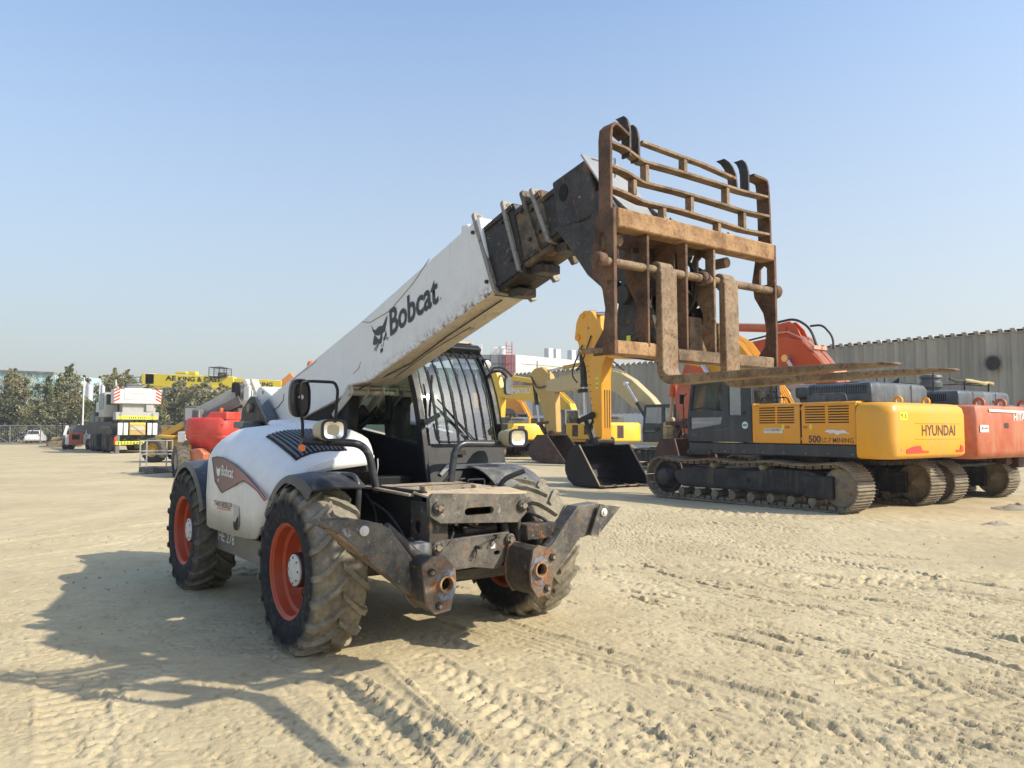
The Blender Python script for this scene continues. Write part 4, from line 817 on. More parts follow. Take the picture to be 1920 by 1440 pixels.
    p=MB(); p.box(-.335,-.325,yn+.30,yn+.42,1.38,1.43); part('indicator',p,'cylinder_dark',cab,.004)
    p=MB(); p.cyl((-.74,yf+.02,2.26),(-.68,yf+.02,2.25),.05,n=20); wl=part('work_light',p,'black_paint',cab,.006); p=MB(); p.lathe([(0,.008),(.03,.006),(.044,0)],(-.678,yf+.02,2.25),'x',20); part('lamp_lens',p,'lens_glass',wl,0)
    # interior
    s=MB(); s.box(-1.45,-1.0,.42,.88,.98,1.12); s.prism([(-1.5,1.1),(-1.38,1.1),(-1.50,1.85),(-1.62,1.85)],'y',.44,.86); s.box(-1.66,-1.54,.54,.76,1.85,2.02); part('seat',s,'dark_interior',cab,.04,seg=3)
    s=MB(); s.tube([(-.80+.19*math.cos(a)*.5,.64+.19*math.sin(a),1.52+.19*math.cos(a)*.85) for a in np.linspace(0,2*math.pi,25)],.014,8); s.cyl((-.80,.64,1.52),(-.62,.64,1.30),.02); part('steering_wheel',s,'dark_interior',cab,0)
    s=MB(); s.box(-.62,-.42,.28,1.02,1.15,1.46); s.box(-1.45,-.9,.25,.36,1.0,1.40); part('dashboard',s,'dark_interior',cab,.02)
    s=MB(); s.box(-1.06,-.98,yn-.02,yn+.0,1.70,1.93); part('side_mirror_pad',s,'dark_interior',cab,.006)
    # inner side tunnel panel between hood and cab
    t=MB(); t.box(-3.2,-.65,-.28,.17,.86,1.02); part('tunnel_floor',t,'dark_interior',cab,0)
build_cab()
# ---- boom support, lift cylinder, rear mast
def build_support():
    m=MB(); m.prism([(-3.2,.86),(-2.9,1.0),(-2.95,1.45),(-3.05,1.72),(-3.32,1.92),(-3.66,2.0),(-3.95,1.86),(-4.05,1.5),(-4.05,.7),(-3.6,.6)],'y',-.235,-.175); t=part('boom_tower',m,'black_paint',TH,.012,seg=2)
    m=MB(); m.prism([(-3.2,.86),(-2.9,1.0),(-2.95,1.45),(-3.05,1.72),(-3.32,1.92),(-3.66,2.0),(-3.95,1.86),(-4.05,1.5),(-4.05,.7),(-3.6,.6)],'y',.175,.235); part('tower_cheek',m,'black_paint',t,.012)
    m=MB(); m.cyl((-3.62,-.27,1.86),(-3.62,.27,1.86),.055); part('pivot_pin',m,'bolt_metal',t,.004)
    m=MB(); m.box(-3.55,-3.2,-.46,-.24,1.62,1.70); m.box(-3.45,-3.25,-.42,-.26,1.45,1.62); m.prism([(-3.3,1.95),(-2.95,1.70),(-2.85,1.45),(-2.81,1.46),(-2.9,1.75),(-3.27,1.99)],'y',-.30,-.17); part('mast_bracket',m,'engine_grey',t,.015)
    m=MB(); m.cyl((-1.15,-.16,1.955),(-1.15,.34,1.955),.032)
    for y in (-.14,.02,.18,.32): m.prism([(-1.10,2.035),(-1.08,1.95),(-1.15,1.90),(-1.33,1.80),(-1.51,1.72),(-1.55,1.76),(-1.40,1.86),(-1.27,1.95),(-1.22,2.02)],'y',y,y+.018)
    m.box(-1.24,-1.10,-.14,.33,1.985,2.01); part('lift_bracket',m,'pale_casting',TH,.006)
    m=MB(); m.cyl((-1.42,-.13,1.77),(-1.42,.34,1.77),.03); m.cyl((-1.42,.08,1.77),(-3.00,.08,1.15),.062,n=20); m.cyl((-1.36,.24,1.80),(-2.80,.26,1.2),.045,n=18); m.lathe([(0,-.05),(.07,-.05),(.07,.05),(0,.05)],(-1.40,.08,1.78),'y',20); part('lift_cylinder',m,'cylinder_dark',TH,.004)
    m=MB(); m.tube(bend([(-1.35,.0,1.85),(-1.50,.02,1.78),(-1.45,.12,1.70),(-1.60,.15,1.66)],.05,5),.013,8); m.tube(bend([(-1.30,.2,1.84),(-1.40,.22,1.74),(-1.60,.2,1.72)],.05,5),.011,8); part('hydraulic_hose',m,'hose_rubber',TH,0)
    m=MB(); m.prism([(-1.2,1.95),(-1.5,1.86),(-3.0,1.60),(-3.0,1.1),(-1.5,1.1),(-1.2,1.5)],'y',-.12,-.02); part('boom_cradle',m,'dark_interior',TH,.01)
build_support()
m=MB(); m.cyl((-3.12,.26,1.9),(-3.12,.30,2.325),.014); bc=part('beacon',m,'black_paint',TH,0)
m=MB(); m.lathe([(0,0),(.055,0),(.055,.05),(.04,.085),(0,.10)],(-3.12,.30,2.32),'z',16); part('beacon_lens',m,'reflector_orange',bc,0)
# ---- lamp and mirror bars
def build_bars():
    m=MB(); m.tube(bend([(.05,-1.08,1.525),(.05,-.55,1.50),(.05,-.46,1.12)],.14,8),.030,14); b=part('mirror_bar',m,'fender_black',TH,0)
    m=MB(); m.tube(bend([(.05,-.50,1.30),(.02,-.42,1.18),(.0,-.40,1.12)],.02,3),.010,8); part('bar_brace',m,'black_paint',b,0)
    def lamp(x,y,z,par):
        m=MB(); rr=[]
        for dx,w_,h_ in ((-.17,.055,.045),(-.13,.085,.062),(-.05,.10,.075),(.03,.105,.08),(.05,.10,.078)):
            rr.append([(x+dx,y+w_*math.copysign(abs(math.cos(a))**.6,math.cos(a)),z+h_*math.copysign(abs(math.sin(a))**.6,math.sin(a))) for a in np.linspace(0,2*math.pi,24,endpoint=False)])
        m.loft(rr); l=part('headlight',m,'lamp_shell',par,0,sharp=50)
        m=MB(); r0=[(x+.05,y+.10*math.copysign(abs(math.cos(a))**.55,math.cos(a)),z+.078*math.copysign(abs(math.sin(a))**.55,math.sin(a))) for a in np.linspace(0,2*math.pi,24,endpoint=False)]
        r1=[(p[0]+.022,y+(p[1]-y)*1.03,z+(p[2]-z)*1.04) for p in r0]; r2=[(p[0]+.022,y+(p[1]-y)*.82,z+(p[2]-z)*.82) for p in r0]; r3=[(p[0]-.012,y+(p[1]-y)*.80,z+(p[2]-z)*.80) for p in r0]
        m.loft([r0,r1,r2,r3],cap=False); part('lamp_bezel',m,'mirror_black',l,0,sharp=50)
        m=MB(); rings=[[(x+.058-.02*(1-k),y+(p[1]-y)*.8*k,z+(p[2]-z)*.8*k) for p in r0] for k in (1,.75,.5,.3,.12)]; m.loft(rings,cap=False); m.lathe([(0,.05),(.018,.045),(.022,.03)],(x,y,z),'x',12); part('lamp_reflector',m,'lens_glass',l,0)
        m=MB(); m.cyl((x+.0,y,z-.12),(x,y,z-.06),.014); part('lamp_mount',m,'black_paint',l,0)
    lamp(.10,-.875,1.605,b)
    m=MB(); m.tube(bend([(.05,-1.07,1.50),(.05,-1.07,1.665),(.07,-1.10,1.76),(.07,-1.10,1.955),(.07,-1.03,1.965),(.20,-.89,1.955),(.20,-.865,1.90),(.16,-.865,1.66)],.05,5),.0115,10); part('mirror_arm',m,'black_paint',b,0)
    # mirror: rounded box seen from behind
    def rr(cx,cy,cz,w_,h_,k,dx):
        o=[]
        for a in np.linspace(0,2*math.pi,28,endpoint=False):
            c,s=math.cos(a),math.sin(a); o.append((cx+dx,cy+w_*math.copysign(abs(c)**k,c),cz+h_*math.copysign(abs(s)**k,s)))
        return o
    mx,my,mz=.05,-1.09,1.84; m=MB(); m.loft([rr(mx,my,mz,.080,.142,.68,-.035),rr(mx,my,mz,.080,.142,.68,.0),rr(mx,my,mz,.070,.132,.68,.008),rr(mx,my,mz,.064,.124,.68,-.010),rr(mx,my,mz,.03,.06,.6,-.012)]); mr=part('mirror',m,'mirror_black',b,0,sharp=50)
    m=MB(); m.loft([rr(mx,my,mz,.074,.130,.5,-.037),rr(mx,my,mz,.074,.130,.5,-.040)]); part('mirror_glass',m,'chrome_rod',mr,0)
    m=MB(); m.cyl((mx-.01,my,mz+.005),(mx+.03,my-.005,mz+.005),.018,n=14); part('mirror_clamp',m,'pale_grey',mr,.003)
    m=MB(); m.lathe([(0,-.008),(.026,-.008),(.026,.008),(0,.008)],(.09,-1.09,1.475),'x',18); part('reflector',m,'reflector_orange',b,.002)
    m=MB(); m.tube(bend([(-.10,.30,1.10),(-.10,.36,1.49),(-.12,.93,1.475)],.12,8),.030,14); b2=part('mirror_bar',m,'fender_black',TH,0)
    m=MB(); m.tube([(-.10,.34,1.25),(-.10,.20,1.13)],.012,8); part('bar_brace',m,'black_paint',b2,0)
    lamp(-.02,.93,1.535,b2)
    m=MB(); m.tube(bend([(-.62,1.02,2.06),(-.56,1.06,2.17),(-.52,1.16,2.17),(-.50,1.20,2.12),(-.50,1.21,2.06)],.06,5),.0125,10); part('mirror_arm',m,'black_paint',b2,0)
    mx,my,mz=-.50,1.225,2.03; m=MB(); m.loft([rr(mx,my,mz,.040,.085,.6,-.03),rr(mx,my,mz,.045,.09,.6,.0),rr(mx,my,mz,.040,.08,.6,.012)]); part('mirror',m,'engine_grey',b2,0,sharp=50)
build_bars()
# ================================================================ CRAWLER EXCAVATORS (x forward, y left, z up)
def crawler(root,yc,xr,xf,r,w,n_roll=8,fine=True,body='undercarriage'):
    """one crawler: shoe belt, frame, rollers, sprocket, idler; xr/xf the end wheel centres"""
    m=MB(); path=[]; R_=r; zc=r+.03
    N=16
    # belt centreline: bottom, front arc, sagging top, rear arc
    L=xf-xr
    for k in range(24): path.append((xr+L*k/24,.035))
    for k in range(N): a=-math.pi/2+math.pi*k/N; path.append((xf+R_*math.cos(a),zc+R_*math.sin(a)))
    for k in range(24):
        t=k/24; sag=.045*math.sin(math.pi*t*3)**2; path.append((xf-L*t,zc+R_-sag))
    for k in range(N): a=math.pi/2+math.pi*k/N; path.append((xr+R_*math.cos(a),zc+R_*math.sin(a)))
    P=np.array(path+[path[0]]); seg=np.hypot(*(P[1:]-P[:-1]).T); cum=np.concatenate([[0],np.cumsum(seg)]); tot=cum[-1]
    ns=int(tot/(.19 if fine else .26)); y0,y1=yc-w/2,yc+w/2
    for i in range(ns):
        s=tot*i/ns; x=np.interp(s,cum,P[:,0]); z=np.interp(s,cum,P[:,1]); x2=np.interp((s+.02)%tot,cum,P[:,0]); z2=np.interp((s+.02)%tot,cum,P[:,1])
        d=Vector((x2-x,0,z2-z)).normalized(); nrm=Vector((d.z,0,-d.x)); pl=tot/ns*.93; c=Vector((x,yc,z))
        m.bar(c-d*pl/2,c+d*pl/2,w,.022,up=nrm)
        if fine:
            for q in (-.36,0,.36): m.bar(c+d*pl*q-nrm*-.02+Vector((0,-w/2,0)),c+d*pl*q+nrm*.02+Vector((0,w/2,0)),.018,.03,up=nrm)
            m.bar(c-d*pl*.42-nrm*.045,c+d*pl*.42-nrm*.045,.20,.07,up=nrm)
        else: m.bar(c+nrm*.02+Vector((0,-w/2,0)),c+nrm*.02+Vector((0,w/2,0)),.03,.03,up=nrm)
    part('track_chain',m,'track_steel',root,0)
    m=MB(); fw=w*.62; m.prism([(xr+.25,.30),(xf-.55,.30),(xf-.35,.45),(xf-.30,.62),(xf-.8,.78),(xr+1.9,.74),(xr+1.6,.80),(xr+.7,.80),(xr+.35,.72),(xr+.2,.62)],'y',yc-fw/2,yc+fw/2); fr=part('track_frame',m,body,root,.03,seg=2)
    if fine:
        m=MB(); m.box(xr+.10,xr+.72,yc-fw/2-.03,yc+fw/2+.035,.26,.70); part('tension_guard',m,body,fr,.02)
        m=MB(); m.prism(circ(xr+2.05,.52,.05,16),'y',yc-fw/2-.005,yc+fw/2+.004); part('frame_hole',m,'dark_interior',fr,0)
        m=MB(); m.bar((xr+.75,yc+fw/2+.02,.36),(xf-.6,yc+fw/2+.02,.36),.05,.02); part('frame_rail',m,body,fr,.004)
    m=MB(); m.lathe([(0,-.12),(R_*.55,-.12),(R_*.6,-.05),(R_*.86,-.04),(R_*.86,.04),(R_*.6,.05),(R_*.5,.16),(R_*.42,w*.40),(R_*.2,w*.46),(0,w*.46)],(xf,yc,zc),'y',24); part('sprocket',m,body,root,.01)
    m=MB(); m.lathe([(0,-.10),(R_*.8,-.10),(R_*.88,-.04),(R_*.88,.04),(R_*.8,.10),(.1,.12),(0,.2)],(xr,yc,zc),'y',24); part('idler',m,'track_steel',root,.01)
    m=MB()
    for k in range(n_roll): x=xr+.55+(L-1.1)*k/(n_roll-1); m.lathe([(0,-.2),(.09,-.2),(.09,-.12),(.075,-.1),(.075,.1),(.09,.12),(.09,.2),(0,.2)],(x,yc,.185),'y',14)
    part('track_roller',m,'track_steel',root,0)
    m=MB()
    for x in (xr+1.7,xr+3.0): m.lathe([(0,-.15),(.085,-.15),(.085,.15),(.05,.22),(0,.24)],(x,yc+.02,zc+R_-.13),'y',14)
    part('carrier_roller',m,'track_steel',root,0)
def bucket(root,prof,y0,y1,mat,teeth=5,t=.035):
    """prof: side outline (x,z) from the hinge edge round the back to the cutting edge; the mouth joins the ends"""
    m=MB(); m.prism(prof,'y',y0,y0+t); m.prism(prof,'y',y1-t,y1)
    inner=[]; cx=sum(p[0] for p in prof)/len(prof); cz=sum(p[1] for p in prof)/len(prof)
    for p in prof: d=Vector((cx-p[0],cz-p[1])).normalized()*t; inner.append((p[0]+d.x,p[1]+d.y))
    for a,b,c,d in zip(prof[:-1],prof[1:],inner[:-1],inner[1:]):
        m.add([(a[0],y0,a[1]),(b[0],y0,b[1]),(d[0],y0,d[1]),(c[0],y0,c[1]),(a[0],y1,a[1]),(b[0],y1,b[1]),(d[0],y1,d[1]),(c[0],y1,c[1])],[(0,1,2,3),(7,6,5,4),(0,4,5,1),(1,5,6,2),(2,6,7,3),(3,7,4,0)])
    b=part('bucket',m,mat,root,.008); e=prof[-1]; f=prof[-2]; d=Vector((e[0]-f[0],0,e[1]-f[1])).normalized()
    m=MB()
    for k in range(teeth): y=y0+.06+(y1-y0-.12)*k/(teeth-1); m.bar((e[0]-d.x*.05,y,e[1]-d.z*.05+.02),(e[0]+d.x*.17,y,e[1]+d.z*.17+.01),.10,.07,up=(0,0,1),w1=.05,h1=.02)
    part('bucket_tooth',m,'bolt_metal',b,.003)
    m=MB(); m.bar((e[0],y0,e[1]+.01),(e[0],y1,e[1]+.01),.10,.03); m.bar((prof[0][0],y0-.005,prof[0][1]),(e[0],y0-.005,e[1]+.02),.02,.05,up=(0,1,0)); m.bar((prof[0][0],y1+.005,prof[0][1]),(e[0],y1+.005,e[1]+.02),.02,.05,up=(0,1,0)); part('bucket_lip',m,'track_steel' if mat=='bucket_black' else mat,b,.003)
    return b
def ram(root,a,b,y,r,mat='cylinder_dark',split=.55,name='hydraulic_cylinder',rod='chrome_rod'):
    A=Vector((a[0],y,a[1]));B=Vector((b[0],y,b[1])); M=A.lerp(B,split); m=MB(); m.cyl(A,M,r,n=16); m.cyl(M-(B-A).normalized()*.08,M,r*1.15,n=16); c=part(name,m,mat,root,.003)
    m=MB(); m.cyl(M,B,r*.55,n=12); m.lathe([(0,-r*.9),(r*.95,-r*.9),(r*.95,r*.9),(0,r*.9)],tuple(B),'y',14); part('cylinder_rod',m,rod,c,0)
def cab_box(root,x0,x1,y0,y1,z0,z1,mat,fine=True,rear=True):
    c=MB(); t=.05
    sx=(x1-x0); out=[(x0,z0),(x1,z0),(x1+.02,z0+.5),(x1-.10,z1-.05),(x1-.18,z1),(x0+.05,z1),(x0,z1-.08)]
    w1=[(x1-.23*sx-.0,z0+(z1-z0)*.50),(x1-.08,z0+(z1-z0)*.50),(x1-.15,z1-.10),(x0+.44*sx,z1-.10),(x0+.44*sx,z0+(z1-z0)*.50)]
    w1=[(x1-.09,z0+(z1-z0)*.50),(x1-.17,z1-.12),(x0+.44*sx,z1-.12),(x0+.44*sx,z0+(z1-z0)*.49)]
    w2=[(x0+.34*sx,z0+(z1-z0)*.42),(x0+.34*sx,z1-.14),(x0+.16*sx,z1-.15),(x0+.16*sx,z0+(z1-z0)*.42)]
    w3=[(x1-.07,z0+(z1-z0)*.39),(x0+.45*sx,z0+(z1-z0)*.39),(x0+.47*sx,z0+(z1-z0)*.28),(x1-.07,z0+(z1-z0)*.20)]
    c.prism(out,'y',y1-t,y1,holes=[w1,w2,w3] if fine else [w1]); c.prism(out,'y',y0,y0+t,holes=[w1])
    c.box(x0,x1-.02,y0+t,y1-t,z0,z0+.06); c.box(x0+.05,x1-.18,y0+t,y1-t,z1-.08,z1); c.box(x0+.0,x0+.05,y0+t,y1-t,z0+.06,z0+(z1-z0)*.52); c.box(x1-.06,x1,y0+t,y1-t,z0+.06,z0+.42)
    for yy in (y0+t,y1-t-.06): c.bar((x1+.0,yy+.03,z0+.4),(x1-.16,yy+.03,z1-.03),.06,.05); 
    for yy in (y0+t,y1-t-.06): c.box(x0,x0+.05,yy,yy+.06,z0+.5,z1-.08)
    cab=part('cab',c,mat,root,.015,seg=2)
    g=MB(); g.add([(p[0],y1-.03,p[1]) for p in w1],[tuple(range(4))]); g.add([(p[0],y0+.03,p[1]) for p in w1],[tuple(range(4))])
    if fine:
        g.add([(p[0],y1-.03,p[1]) for p in w2],[tuple(range(4))]); g.add([(p[0],y1-.03,p[1]) for p in w3],[tuple(range(4))])
    g.add([(x1-.01,y0+t,z0+.45),(x1-.01,y1-t,z0+.45),(x1-.15,y1-t,z1-.08),(x1-.15,y0+t,z1-.08)],[(0,1,2,3)]); g.add([(x0+.02,y0+t,z0+(z1-z0)*.52),(x0+.02,y1-t,z0+(z1-z0)*.52),(x0+.03,y1-t,z1-.08),(x0+.03,y0+t,z1-.08)],[(0,1,2,3)])
    part('window_pane',g,'dark_glass',cab,0)
    s=MB(); s.box(x0+.35*sx,x0+.65*sx,y0+.25,y1-.25,z0+.3,z0+.45); s.box(x0+.3*sx,x0+.38*sx,y0+.27,y1-.27,z0+.45,z0+1.0); s.box(x1-.45,x1-.3,y0+.2,y0+.5,z0+.1,z0+.75); part('seat',s,'dark_interior',cab,.02)
    return cab
def two_profile_arm(root,name,poly,y0,y1,mat,bev=.02):
    m=MB(); m.prism(poly,'y',y0,y1); return part(name,m,mat,root,bev,seg=2)
# ---------------- yellow excavator beside the forks
def build_yellow():
    T=thing('crawler_excavator','bright yellow excavator with dark cab and empty black bucket, nearest of the row','excavator',(6.37,17.35,0),R(125.6),'crawler excavators parked in a row')
    crawler(T,1.37,-1.93,2.55,.455,.60); crawler(T,-1.37,-1.93,2.55,.455,.60)
    m=MB(); m.box(-1.2,1.5,-1.1,1.1,.45,.75); m.cyl((0.1,0,.7),(0.1,0,1.08),.72,n=32); part('car_body',m,'undercarriage',T,.02)
    m=MB(); m.box(-2.27,1.87,1.02,1.44,1.06,1.315); m.box(-2.27,1.7,-1.44,-1.02,1.06,1.315); m.box(-2.3,1.5,-1.02,1.02,1.08,1.30); dk=part('deck_frame',m,'cab_grey',T,.02)
    m=MB(); m.prism([(1.9,1.04),(1.2,1.04),(1.2,1.15),(1.9,1.15)],'y',1.38,1.47,holes=[[(1.83,1.07),(1.27,1.07),(1.27,1.12),(1.83,1.12)]]); part('step',m,'cab_grey',dk,.006)
    def panel(x0,x1,vents,nm='side_panel'):
        m=MB(); m.box(x0+.008,x1-.008,1.06,1.45,1.32,2.09); m.prism([(1.45,2.09),(1.40,2.15),(1.06,2.16),(1.06,2.09)],'x',x0+.008,x1-.008); p=part(nm,m,'excavator_side',T,.02,seg=2)
        s=MB(); f=MB()
        for a,b in vents:
            for k in range(7): z=1.735+.052*k; s.box(a,b,1.449,1.453,z,z+.020); f.prism([(1.450,z+.021),(1.462,z+.024),(1.450,z+.046)],'x',a,b)
        part('louvre_slots',s,'dark_interior',p,0); part('louvres',f,'excavator_side',p,0); return p
    p1=panel(-1.08,.08,[(-.10-.39,-.10),(-.94,-.545)]); p2=panel(-2.28,-1.09,[(-1.63,-1.19),(-2.13,-1.70)])
    m=MB(); m.box(-.66,-.21,1.451,1.456,1.53,1.625); sg=part('name_sign',m,'sticker_white',p1,0); text('PLANT & EQUIPMENT',(-.23,1.457,1.575),(-1,0,0),(0,0,1),.40,.035,'letter_black',sg,bold=.01); text('www.plantandequipment.com',(-.25,1.457,1.548),(-1,0,0),(0,0,1),.36,.012,'letter_black',sg)
    for par,x in ((p1,-.70),(p2,-1.20)):
        m=MB(); m.box(x-.13 if par is p1 else x-.04,x-.03 if par is p1 else x+.06,1.451,1.456,1.63,1.68); part('latch',m,'excavator_orange',par,.003); m=MB(); m.box(x if par is p1 else x-.14,x+.05 if par is p1 else x-.09,1.451,1.455,1.61,1.71); part('warning_label',m,'sticker_yellow',par,0)
    text('500',(-1.26,1.452,1.345),(-1,0,0),(0,0,1),.27,.145,'letter_brown',p2,bold=.03); text('LC-7',(-1.55,1.452,1.35),(-1,0,0),(0,0,1),.20,.095,'letter_brown',p2,bold=.006); text('MINING',(-1.785,1.452,1.35),(-1,0,0),(0,0,1),.43,.095,'letter_brown',p2,bold=.006)
    m=MB(); o=[(-1.62,1.56),(-1.66,1.60),(-1.78,1.605),(-1.90,1.585),(-2.02,1.60),(-2.08,1.56),(-2.15,1.52),(-2.06,1.535),(-1.95,1.53),(-1.88,1.50),(-1.80,1.545),(-1.72,1.52),(-1.70,1.55)]; m.prism(o,'y',1.451,1.456); part('script_emblem',m,'letter_white',p2,0)
    m=MB(); m.prism([(.04,1.34),(.08,1.34),(.08,2.16),(.04,2.16)],'y',1.0,1.448); part('panel_edge',m,'excavator_side',T,.004)
    s=MB()
    for x in (-.02,-1.06,-1.12,-2.25):
        for z in (1.42,2.02): s.box(x-.02,x+.02,1.45,1.462,z-.03,z+.03)
    part('panel_trim',s,'excavator_side',T,.002)
    s=MB(); s.box(-2.305,-2.298,1.0,1.452,1.06,2.10); s.box(-1.092,-1.076,1.3,1.4505,1.33,2.12); part('panel_gap',s,'dark_interior',T,0)
    s=MB()
    for k in range(9): s.box(-2.2+k*.5,-2.16+k*.5,1.44,1.446,1.12,1.14)
    part('sill_bolt',s,'bolt_metal',T,0)
    # counterweight
    m=MB(); rr=[]
    def ring(z,ins): 
        o=[]; x0,x1=-2.97+ins,-2.30; yy=1.50-ins
        for cx,cy,a0 in ((x0+.30,-yy+.30,180),(x0+.30,yy-.30,90)):
            for k in range(7):
                a=R(a0+ (90*k/6 if a0==180 else -0)) 
                o.append((cx,cy,a))
        pts=[(x1,yy,z)]
        for k in range(9): a=R(90+90*k/8); pts.append((x0+.34+.34*math.cos(a),yy-.22+.22*math.sin(a),z))
        for k in range(9): a=R(180+90*k/8); pts.append((x0+.34+.34*math.cos(a),-yy+.22+.22*math.sin(a),z))
        pts.append((x1,-yy,z)); return pts
    for z,i in ((1.055,.10),(1.085,.03),(1.14,.0),(1.45,.0),(1.90,.0),(2.03,.025),(2.10,.09),(2.12,.22)): rr.append(ring(z,i))
    m.loft(rr); cw=part('counterweight',m,'excavator_yellow',T,0,sharp=38)
    text('HYUNDAI',(-2.97,.40,1.485),(0,-1,0),(0,0,1),1.32,.21,'letter_brown',cw,bold=.022,lift=.003)
    def rx(y): return -2.975
    m=MB(); m.prism([(.98,1.16),(.98,1.235),(.76,1.285),(.56,1.30),(.47,1.30),(.40,1.20),(.18,1.20),(.17,1.165)],'x',-2.982,-2.968); part('red_marking',m,'warn_red',cw,0)
    m=MB(); m.prism([(-1.22,1.16),(-1.22,1.26),(-1.13,1.30),(-1.08,1.20),(-.93,1.20),(-.92,1.165)],'x',-2.984,-2.965); part('red_marking',m,'warn_red',cw,0)
    m=MB(); m.box(-2.974,-2.955,.92,1.17,1.78,1.93); wl=part('warning_label',m,'sticker_yellow',cw,0)
    m=MB(); m.prism([(1.07,1.81),(1.09,1.81),(1.09,1.90),(1.13,1.90),(1.13,1.86),(1.11,1.86)],'x',-2.977,-2.973); m.prism([(.95,1.82),(1.02,1.82),(.985,1.90)],'x',-2.977,-2.973,holes=[[(.965,1.83),(1.005,1.83),(.985,1.88)]]); part('label_symbol',m,'letter_black',wl,0)
    m=MB(); m.prism(circ(1.14,1.235,.035,16),'x',-2.977,-2.965); sy=part('round_label',m,'sticker_white',cw,0); m=MB(); m.prism(circ(1.14,1.235,.032,16),'x',-2.979,-2.976,holes=[circ(1.14,1.235,.024,16)]); m.bar((-2.978,1.165,1.26),(-2.978,1.115,1.21),.006,.004); part('label_symbol',m,'warn_red',sy,0)
    m=MB()
    for z in (1.43,1.73): m.bar((-2.975,.62,z),(-2.972,-1.15,z-.005),.012,.012)
    part('casting_ridge',m,'excavator_yellow',cw,0)
    for y in (.55,-.50):
        m=MB(); m.lathe([(.045,-.025),(.085,-.025),(.085,.025),(.045,.025),(.045,-.025)],(-2.62,y,2.165),'y',18); m.box(-2.72,-2.52,y-.03,y+.03,2.09,2.12); part('lifting_eye',m,'excavator_yellow',cw,.004)
    # engine hood
    m=MB(); rr=[]
    for z,i in ((2.12,.0),(2.42,.0),(2.50,.04),(2.535,.12)): rr.append([(-2.42+i,1.15-i,z),(-1.02-i,1.15-i,z),(-1.02-i,-.98+i,z),(-2.42+i,-.98+i,z)])
    m.loft(rr); eh=part('engine_cover',m,'engine_grey',T,.03,seg=3)
    s=MB()
    for k in range(34): x=-1.12-k*.036; s.box(x-.008,x+.008,1.149,1.152,2.30,2.46)
    for k in range(26): x=-1.2-k*.036; s.box(x-.010,x+.010,.6,1.05,2.535,2.542)
    part('louvre_slots',s,'dark_interior',eh,0)
    s=MB(); s.box(-2.425,-2.415,-.34,-.32,2.13,2.50); part('cover_seam',s,'dark_interior',eh,0)
    s=MB(); s.tube(bend([(-.05,1.35,2.14),(-.10,1.35,2.27),(-.72,1.35,2.27),(-.78,1.35,2.14)],.06,5),.014,8); part('handrail',s,'black_paint',T,0)
    s=MB(); s.tube(bend([(-1.25,1.35,2.14),(-1.30,1.35,2.31),(-2.0,1.35,2.31),(-2.05,1.35,2.14)],.06,5),.014,8); part('handrail',s,'engine_grey',T,0)
    s=MB(); s.lathe([(0,2.14),(.12,2.14),(.12,2.25),(.20,2.30),(.21,2.42),(.20,2.50),(.12,2.53),(0,2.53)],(-.55,.45,0),'z',24); part('air_cleaner',s,'engine_grey',T,.004)
    s=MB()
    for x,y,h in ((-2.2,.55,2.62),(-2.25,.35,2.64)): s.cyl((x,y,2.5),(x,y,h),.012,n=8)
    s.prism([(-2.05,2.53),(-2.25,2.53),(-2.25,2.66)],'y',-.22,-.20); part('exhaust_stub',s,'cab_grey',eh,0)
    # cab
    cab=cab_box(T,.10,1.88,.42,1.45,1.33,2.74,'cab_grey')
    s=MB(); s.bar((1.78,1.455,1.56),(.85,1.455,1.60),.01,.012); s.bar((.85,1.455,1.60),(.62,1.455,1.67),.01,.012); s.bar((.62,1.455,1.67),(.47,1.455,1.78),.01,.012); s.box(1.60,1.76,1.45,1.455,1.44,1.53); s.cyl((1.30,1.455,1.44),(1.30,1.462,1.44),.014); part('door_trim',s,'engine_grey',cab,0)
    s=MB(); s.prism(circ(.27,1.70,.078,24),'y',1.451,1.456); st=part('round_sticker',s,'sticker_white',cab,0); s=MB(); s.prism(circ(.27,1.70,.062,20,.03),'y',1.457,1.459); part('sticker_print',s,'sticker_teal',st,0)
    s=MB(); s.tube(bend([(.24,1.47,1.98),(.30,1.48,1.99),(.30,1.48,1.90)],.02,3),.01,8); part('door_handle',s,'black_paint',cab,0)
    s=MB(); s.tube(bend([(1.95,1.50,1.35),(1.97,1.50,2.35),(1.90,1.46,2.45)],.05,4),.012,8); s.tube([(1.74,1.46,2.06),(1.4,1.46,2.10),(1.0,1.46,2.06)],.010,8); part('handrail',s,'black_paint',cab,0)
    s=MB(); s.box(1.92,1.95,1.52,1.66,2.20,2.42); part('mirror',s,'mirror_black',cab,.01)
    # work equipment
    bo=[(.15,1.75),(.75,1.75),(2.27,3.10),(3.87,3.47),(5.75,3.62),(6.55,3.85),(6.62,4.05),(6.40,4.22),(5.4,4.42),(3.6,4.40),(2.42,4.26),(1.30,3.62),(.30,2.45)]
    b=two_profile_arm(T,'boom',bo,-.26,.24,'excavator_yellow')
    p=MB()
    for y in (-.12,-.04,.05,.14): p.tube([(.05,y,2.05),(.32,y,2.52),(1.25,y,3.68),(2.38,y,4.32),(3.6,y,4.46),(5.2,y,4.47)],.022,6)
    part('pipe',p,'sticker_yellow' if 0 else 'excavator_yellow',b,0)
    for y in (-.42,.40): ram(T,(1.0,1.35),(2.6,3.6),y,.11,'excavator_yellow',.62)
    ar=[(6.50,5.02),(6.62,5.10),(6.88,5.12),(7.10,5.02),(7.24,4.80),(7.30,4.45),(7.22,4.30),(6.82,3.45),(6.60,2.4),(6.42,1.55),(6.40,1.30),(6.22,1.25),(6.14,1.40),(6.15,3.1),(6.10,3.45),(5.85,3.9),(5.95,4.3)]
